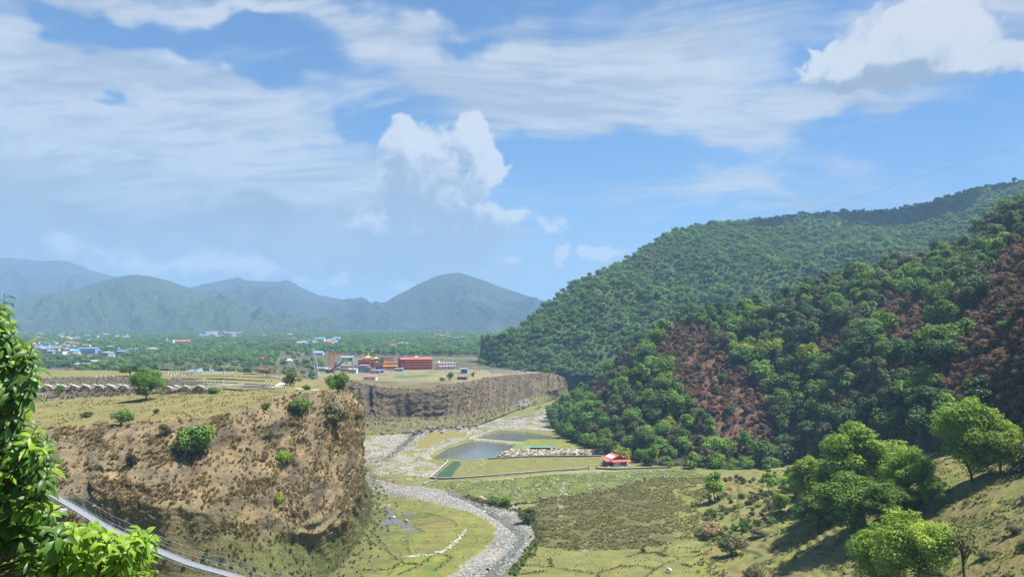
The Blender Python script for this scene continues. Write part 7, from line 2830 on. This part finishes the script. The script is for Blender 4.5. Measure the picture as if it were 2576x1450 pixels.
cow(on(1684, 1440, 0.05), R_(115), 1.0, simple('white_hide', (.66, .63, .58), .85, .1, 2.0), 'white cow grazing in the green field at the bottom')
cow(on(1653, 1366, 0.05), R_(20), .8, simple('brown_hide', (.16, .075, .045), .85, .1, 2.0), 'reddish brown cow at the lower edge of the brown meadow')
cow(on(1352, 1028, 4.4), R_(10), .95, simple('dark_hide', (.03, .027, .025), .85, .1, 2.0), 'dark cow grazing on the grassy flat below the far cliff, the larger')
cow(on(1347, 1029.5, 4.3), R_(160), .7, simple('dark_hide_calf', (.04, .033, .03), .85, .1, 2.0), 'small dark calf beside the cow below the far cliff')


# --- suspension footbridge on the left
def footbridge():
    D_ = [(-160, 1085, 150), (-40, 1140, 128), (110, 1230, 110), (200, 1283, 102.5), (270, 1325, 97), (390, 1380, 89), (480, 1416, 83), (590, 1447, 77.5), (720, 1488, 71), (900, 1560, 60), (1120, 1690, 47)]
    P = np.array([at(u, v, d) for u, v, d in D_])
    p, s = resample(P, 121)
    t = np.gradient(p, axis=0)
    t /= np.linalg.norm(t, axis=1)[:, None]
    side = np.stack((-t[:, 1], t[:, 0], np.zeros(len(t))), -1)
    side /= np.linalg.norm(side, axis=1)[:, None]
    root = thing('footbridge', 'narrow steel suspension footbridge with a pale grating deck and wire-mesh sides', 'bridge', tuple(p[0]))
    o0 = p[0]
    L = s[1] - s[0]
    pm = MB().box(0, L * .985, -.52, .52, -.05, 0)
    me = bpy.data.meshes.new('deck_panel')
    me.from_pydata(np.vstack(pm.V).tolist(), [], [f for q in pm.Q for f in q])
    me.materials.append(simple('deck_grating', (.215, .232, .24), .65, .12, 1.2, .3, .1))
    cm = MB().box(-.04, .04, -.85, .85, -.14, -.055)
    ce = bpy.data.meshes.new('cross_beam')
    ce.from_pydata(np.vstack(cm.V).tolist(), [], [f for q in cm.Q for f in q])
    ce.materials.append(DARKSTEEL)
    for i in range(120):
        d = p[i + 1] - p[i]
        d = d / np.linalg.norm(d)
        y = side[i]
        z = np.cross(d, y)
        M = Matrix([(d[k], y[k], z[k], (p[i] - o0)[k]) for k in range(3)] + [(0, 0, 0, 1)])
        a = bpy.data.objects.new('deck_panel', me)
        COL.objects.link(a)
        a.parent = root
        a.matrix_local = M
        b = bpy.data.objects.new('cross_beam', ce)
        COL.objects.link(b)
        b.parent = root
        b.matrix_local = M
    for s_ in (-1, 1):
        for h, r in ((1.25, .021), (.85, .005), (.45, .005), (-.1, .03)):
            MB().tube(p - o0 + side * .74 * s_ + np.array((0, 0, h)), r, 5).build('cable' if r > .015 else 'wire', STEEL, root)
        m = MB()
        q = resample(np.column_stack((p - o0 + side * .74 * s_,)), 420)[0]
        for i in range(0, 420, 4):
            m.bar(q[i], q[i] + (0, 0, 1.25), .006, 3)
        m.build('hangers', STEEL, root, kind='stuff')
        m = MB()
        for i in range(0, 416, 5):
            m.bar(q[i], q[min(419, i + 3)] + (0, 0, 1.2), .004, 3)
            m.bar(q[i] + (0, 0, 1.2), q[min(419, i + 3)], .004, 3)
        m.build('side_mesh', STEEL, root, kind='stuff')
    # anchor blocks at both ends
    for q, k in ((p[0], 0), (p[-1], -1)):
        MB().box(*(v for c, w_ in zip(q - o0, (1.3, 1.3)) for v in (c - w_, c + w_)), (q - o0)[2] - 5, (q - o0)[2] - .2).build('anchor_block', CONC, root)


footbridge()


# --- overhead: helicopter and a long power line
def helicopter():
    p = at(1174, 430, 2300)
    t = thing('helicopter', 'tiny dark helicopter flying before the tall white cloud', 'helicopter', tuple(p), R_(20))
    t.rotation_euler = (0, R_(14), R_(-10))
    v, q = tube_np(np.array([(-2.2, 0, 0), (-1.6, 0, .1), (0, 0, .2), (1.8, 0, 0), (2.9, 0, -.3), (3.3, 0, -.45)]), (.3, 1.0, 1.35, 1.25, .7, .1), 12)
    link('fuselage', mesh_np('fuselage', v, quads=q, mats=[KBLACK]), parent=t)
    v, q = tube_np(np.array([(-1.8, 0, .4), (-5, 0, .8), (-8.6, 0, 1.2)]), (.55, .32, .18), 8)
    link('tail_boom', mesh_np('tail_boom', v, quads=q, mats=[KBLACK]), parent=t)
    MB().box(-9.2, -8.0, -.08, .08, .9, 2.6).build('tail_fin', KBLACK, t)
    MB().bar((0, 0, 1.2), (0, 0, 2.2), .15).build('mast', KBLACK, t)
    for k in range(3):
        a = k * 2.094 + .4
        MB().bar((0, 0, 2.2), (5.6 * math.cos(a), 5.6 * math.sin(a), 2.25), .09).build('rotor_blade', KBLACK, t)
    for y in (-1.1, 1.1):
        MB().bar((-1.6, y, -1.7), (2.2, y, -1.7), .08).build('skid', KBLACK, t)


helicopter()
a, b = at(2720, 312, 500), at(960, 853, 1400)
f = np.linspace(0, 1, 60)[:, None]
w_ = a * (1 - f) + b * f
w_[:, 2] -= (4 * f * (1 - f))[:, 0] * 7
o = MB().tube(w_, .055, 4).build('power_line', DARKSTEEL)
tag(o, 'single overhead cable sagging across the sky from the right edge', 'cable')


# --- a heaped cloud overhead, outside the view, shading the back ridge
def shade_cloud():
    m, nb, out = new_mat('cloud_white')
    bsdf(nb, out, (.85, .86, .88), 1.0, None, 0.0)
    V, Q, k = [], [], 0
    me0 = bpy.data.meshes.new('tmp')
    import bmesh
    bm = bmesh.new()
    bmesh.ops.create_icosphere(bm, subdivisions=3, radius=1.0)
    sv = np.array([v.co[:] for v in bm.verts])
    sf = np.array([[v.index for v in f.verts] for f in bm.faces])
    bm.free()
    r = np.random.default_rng(91)
    for (u, v, D) in CLOUD_AT:
        g = at(u, v, D)
        c = g + np.array(SUN) * ((1900 - g[2]) / SUN[2])
        for _ in range(9):
            q = c + r.normal(0, 1, 3) * np.array((80, 60, 14))
            rad = r.uniform(45, 95)
            vv = sv * (1 + .12 * np.sin(sv[:, :1] * 6 + 1) * np.cos(sv[:, 1:2] * 7)) * np.array((rad * 1.3, rad, rad * .45)) + q
            V.append(vv)
            Q.append(sf + k)
            k += len(vv)
    me = mesh_np('cloud', np.vstack(V), tris=np.vstack(Q), mats=[m])
    link('cloud', me, kind='structure')


CLOUD_AT = [(2000, 545, 1640), (2090, 545, 1620), (2180, 542, 1600), (2270, 535, 1580), (2350, 522, 1540), (2430, 500, 1490)]
shade_cloud()


# --- words for the setting and for what nobody could count
WORDS = {
    'ground': [('wide valley floor with grassy terraces, bunds and bare gravel', 'ground')],
    'hillside': [('grassy hillside around the viewpoint', 'hillside')],
    'cliff': [('brown cliff below the near terrace, covered with dry grass', 'cliff')],
    'far_cliff': [('grey-brown cliff below the monastery terrace', 'cliff')],
    'near_hill': [('steep near hill with burnt reddish patches between trees', 'hill')],
    'far_hill': [('rounded green hill behind the burnt one', 'hill')],
    'ridge_hill': [('shaded back ridge above the rounded green hill', 'hill')],
    'mountain': [('far-left blue mountain ridge', 'mountain'), ('blue ridge with two small knobs in the middle distance', 'mountain'), ('blue cone-shaped mountain at the valley end', 'mountain'), ('broad green hill behind the left town', 'mountain'), ('low green foothill behind the leaves at the left', 'mountain')],
    'pond': [('nearer fish pond reflecting sky and cliff', 'pond'), ('farther fish pond beyond the stony dike', 'pond')],
    'paddy_water': [('flooded strip below the sandy patch', 'paddy'), ('flooded paddy in the second row', 'paddy'), ('flooded paddy in the third row', 'paddy'), ('flooded paddy nearest the bund corner', 'paddy'), ('thin wet sliver beside the flooded strip', 'paddy')],
    'stream': [('thin stream winding through the lower gravel bed', 'stream'), ('thin stream braiding through the upper gravel', 'stream')],
    'road': [('grey road along the front painted kerb', 'road'), ('pale bend of road by the round bush', 'road'), ('pale track along the terrace rim', 'track')],
    'cloud': [('white heaped cloud overhead shading the back ridge', 'cloud')],
    'river_stones': [('pale cobbles of the lower river bed', 'stones'), ('wet cobbles standing in the stream', 'stones'), ('pale cobbles of the braided upper river bed', 'stones')],
    'bank_stones': [('rows of loose stones along the banks and dikes round the ponds', 'stones')],
    'stone_heap': [('long heap of broken stones behind the field wall', 'stones')],
    'field_stones': [('white stones strewn over the green meadow', 'stones'), ('dry stone bund curving through the paddies', 'stones'), ('loose stones on the brown slope', 'stones')],
    'boulders': [('dark boulders fallen at the foot of the far cliff', 'boulders')],
    'forest': [('crowded smaller trees of the near hill', 'forest'), ('dense forest covering the rounded green hill', 'forest'), ('forest on the shaded back ridge', 'forest')],
    'undergrowth': [('dry brown and green scrub between the hillside trees', 'scrub')],
    'dry_grass': [('shaggy dry grass hanging over the brown cliff', 'grass')],
    'slope_shrubs': [('small dark shrubs dotted over the slope below the cliff', 'scrub'), ('scrub at the toe of the near cliff', 'scrub')],
    'far_cliff_scrub': [('dull scrub clinging to the far cliff', 'scrub')],
    'meadow_grass': [('brown-green tufts of the rough meadow', 'grass'), ('low green clumps of the stony meadow', 'grass'), ('short tufts on the paddy flats', 'grass')],
    'bank_scrub': [('scrub along the gully bank between the meadows', 'scrub'), ('scrub along the right river bank', 'scrub'), ('overgrown scrubby bank left of the grove', 'scrub')],
    'bund_grass': [('grass growing on the paddy bunds', 'grass')],
    'terrace_grass': [('sparse tufts on the cliff-top terrace', 'grass')],
    'dry_stalks': [('grey dead stalks between the pole frames', 'stalks')],
    'hillside_grass': [('rough tufted grass on the right-hand slope', 'grass')],
    'valley_wood': [('wood spreading over the far valley floor', 'wood'), ('thicket under the far hill at the terrace end', 'wood')],
}
for nm, lst in WORDS.items():
    obs = [o for o in COL.objects if o.parent is None and o.name.split('.')[0] == nm]
    for o, (lab, cat) in zip(obs, lst):
        tag(o, lab, cat)
for o in COL.objects:
    if o.parent is None and o.name.split('.')[0] == 'kerb':
        tag(o, 'black and white painted kerb edging a plot road', 'kerb', 'painted kerbs on the housing plots')
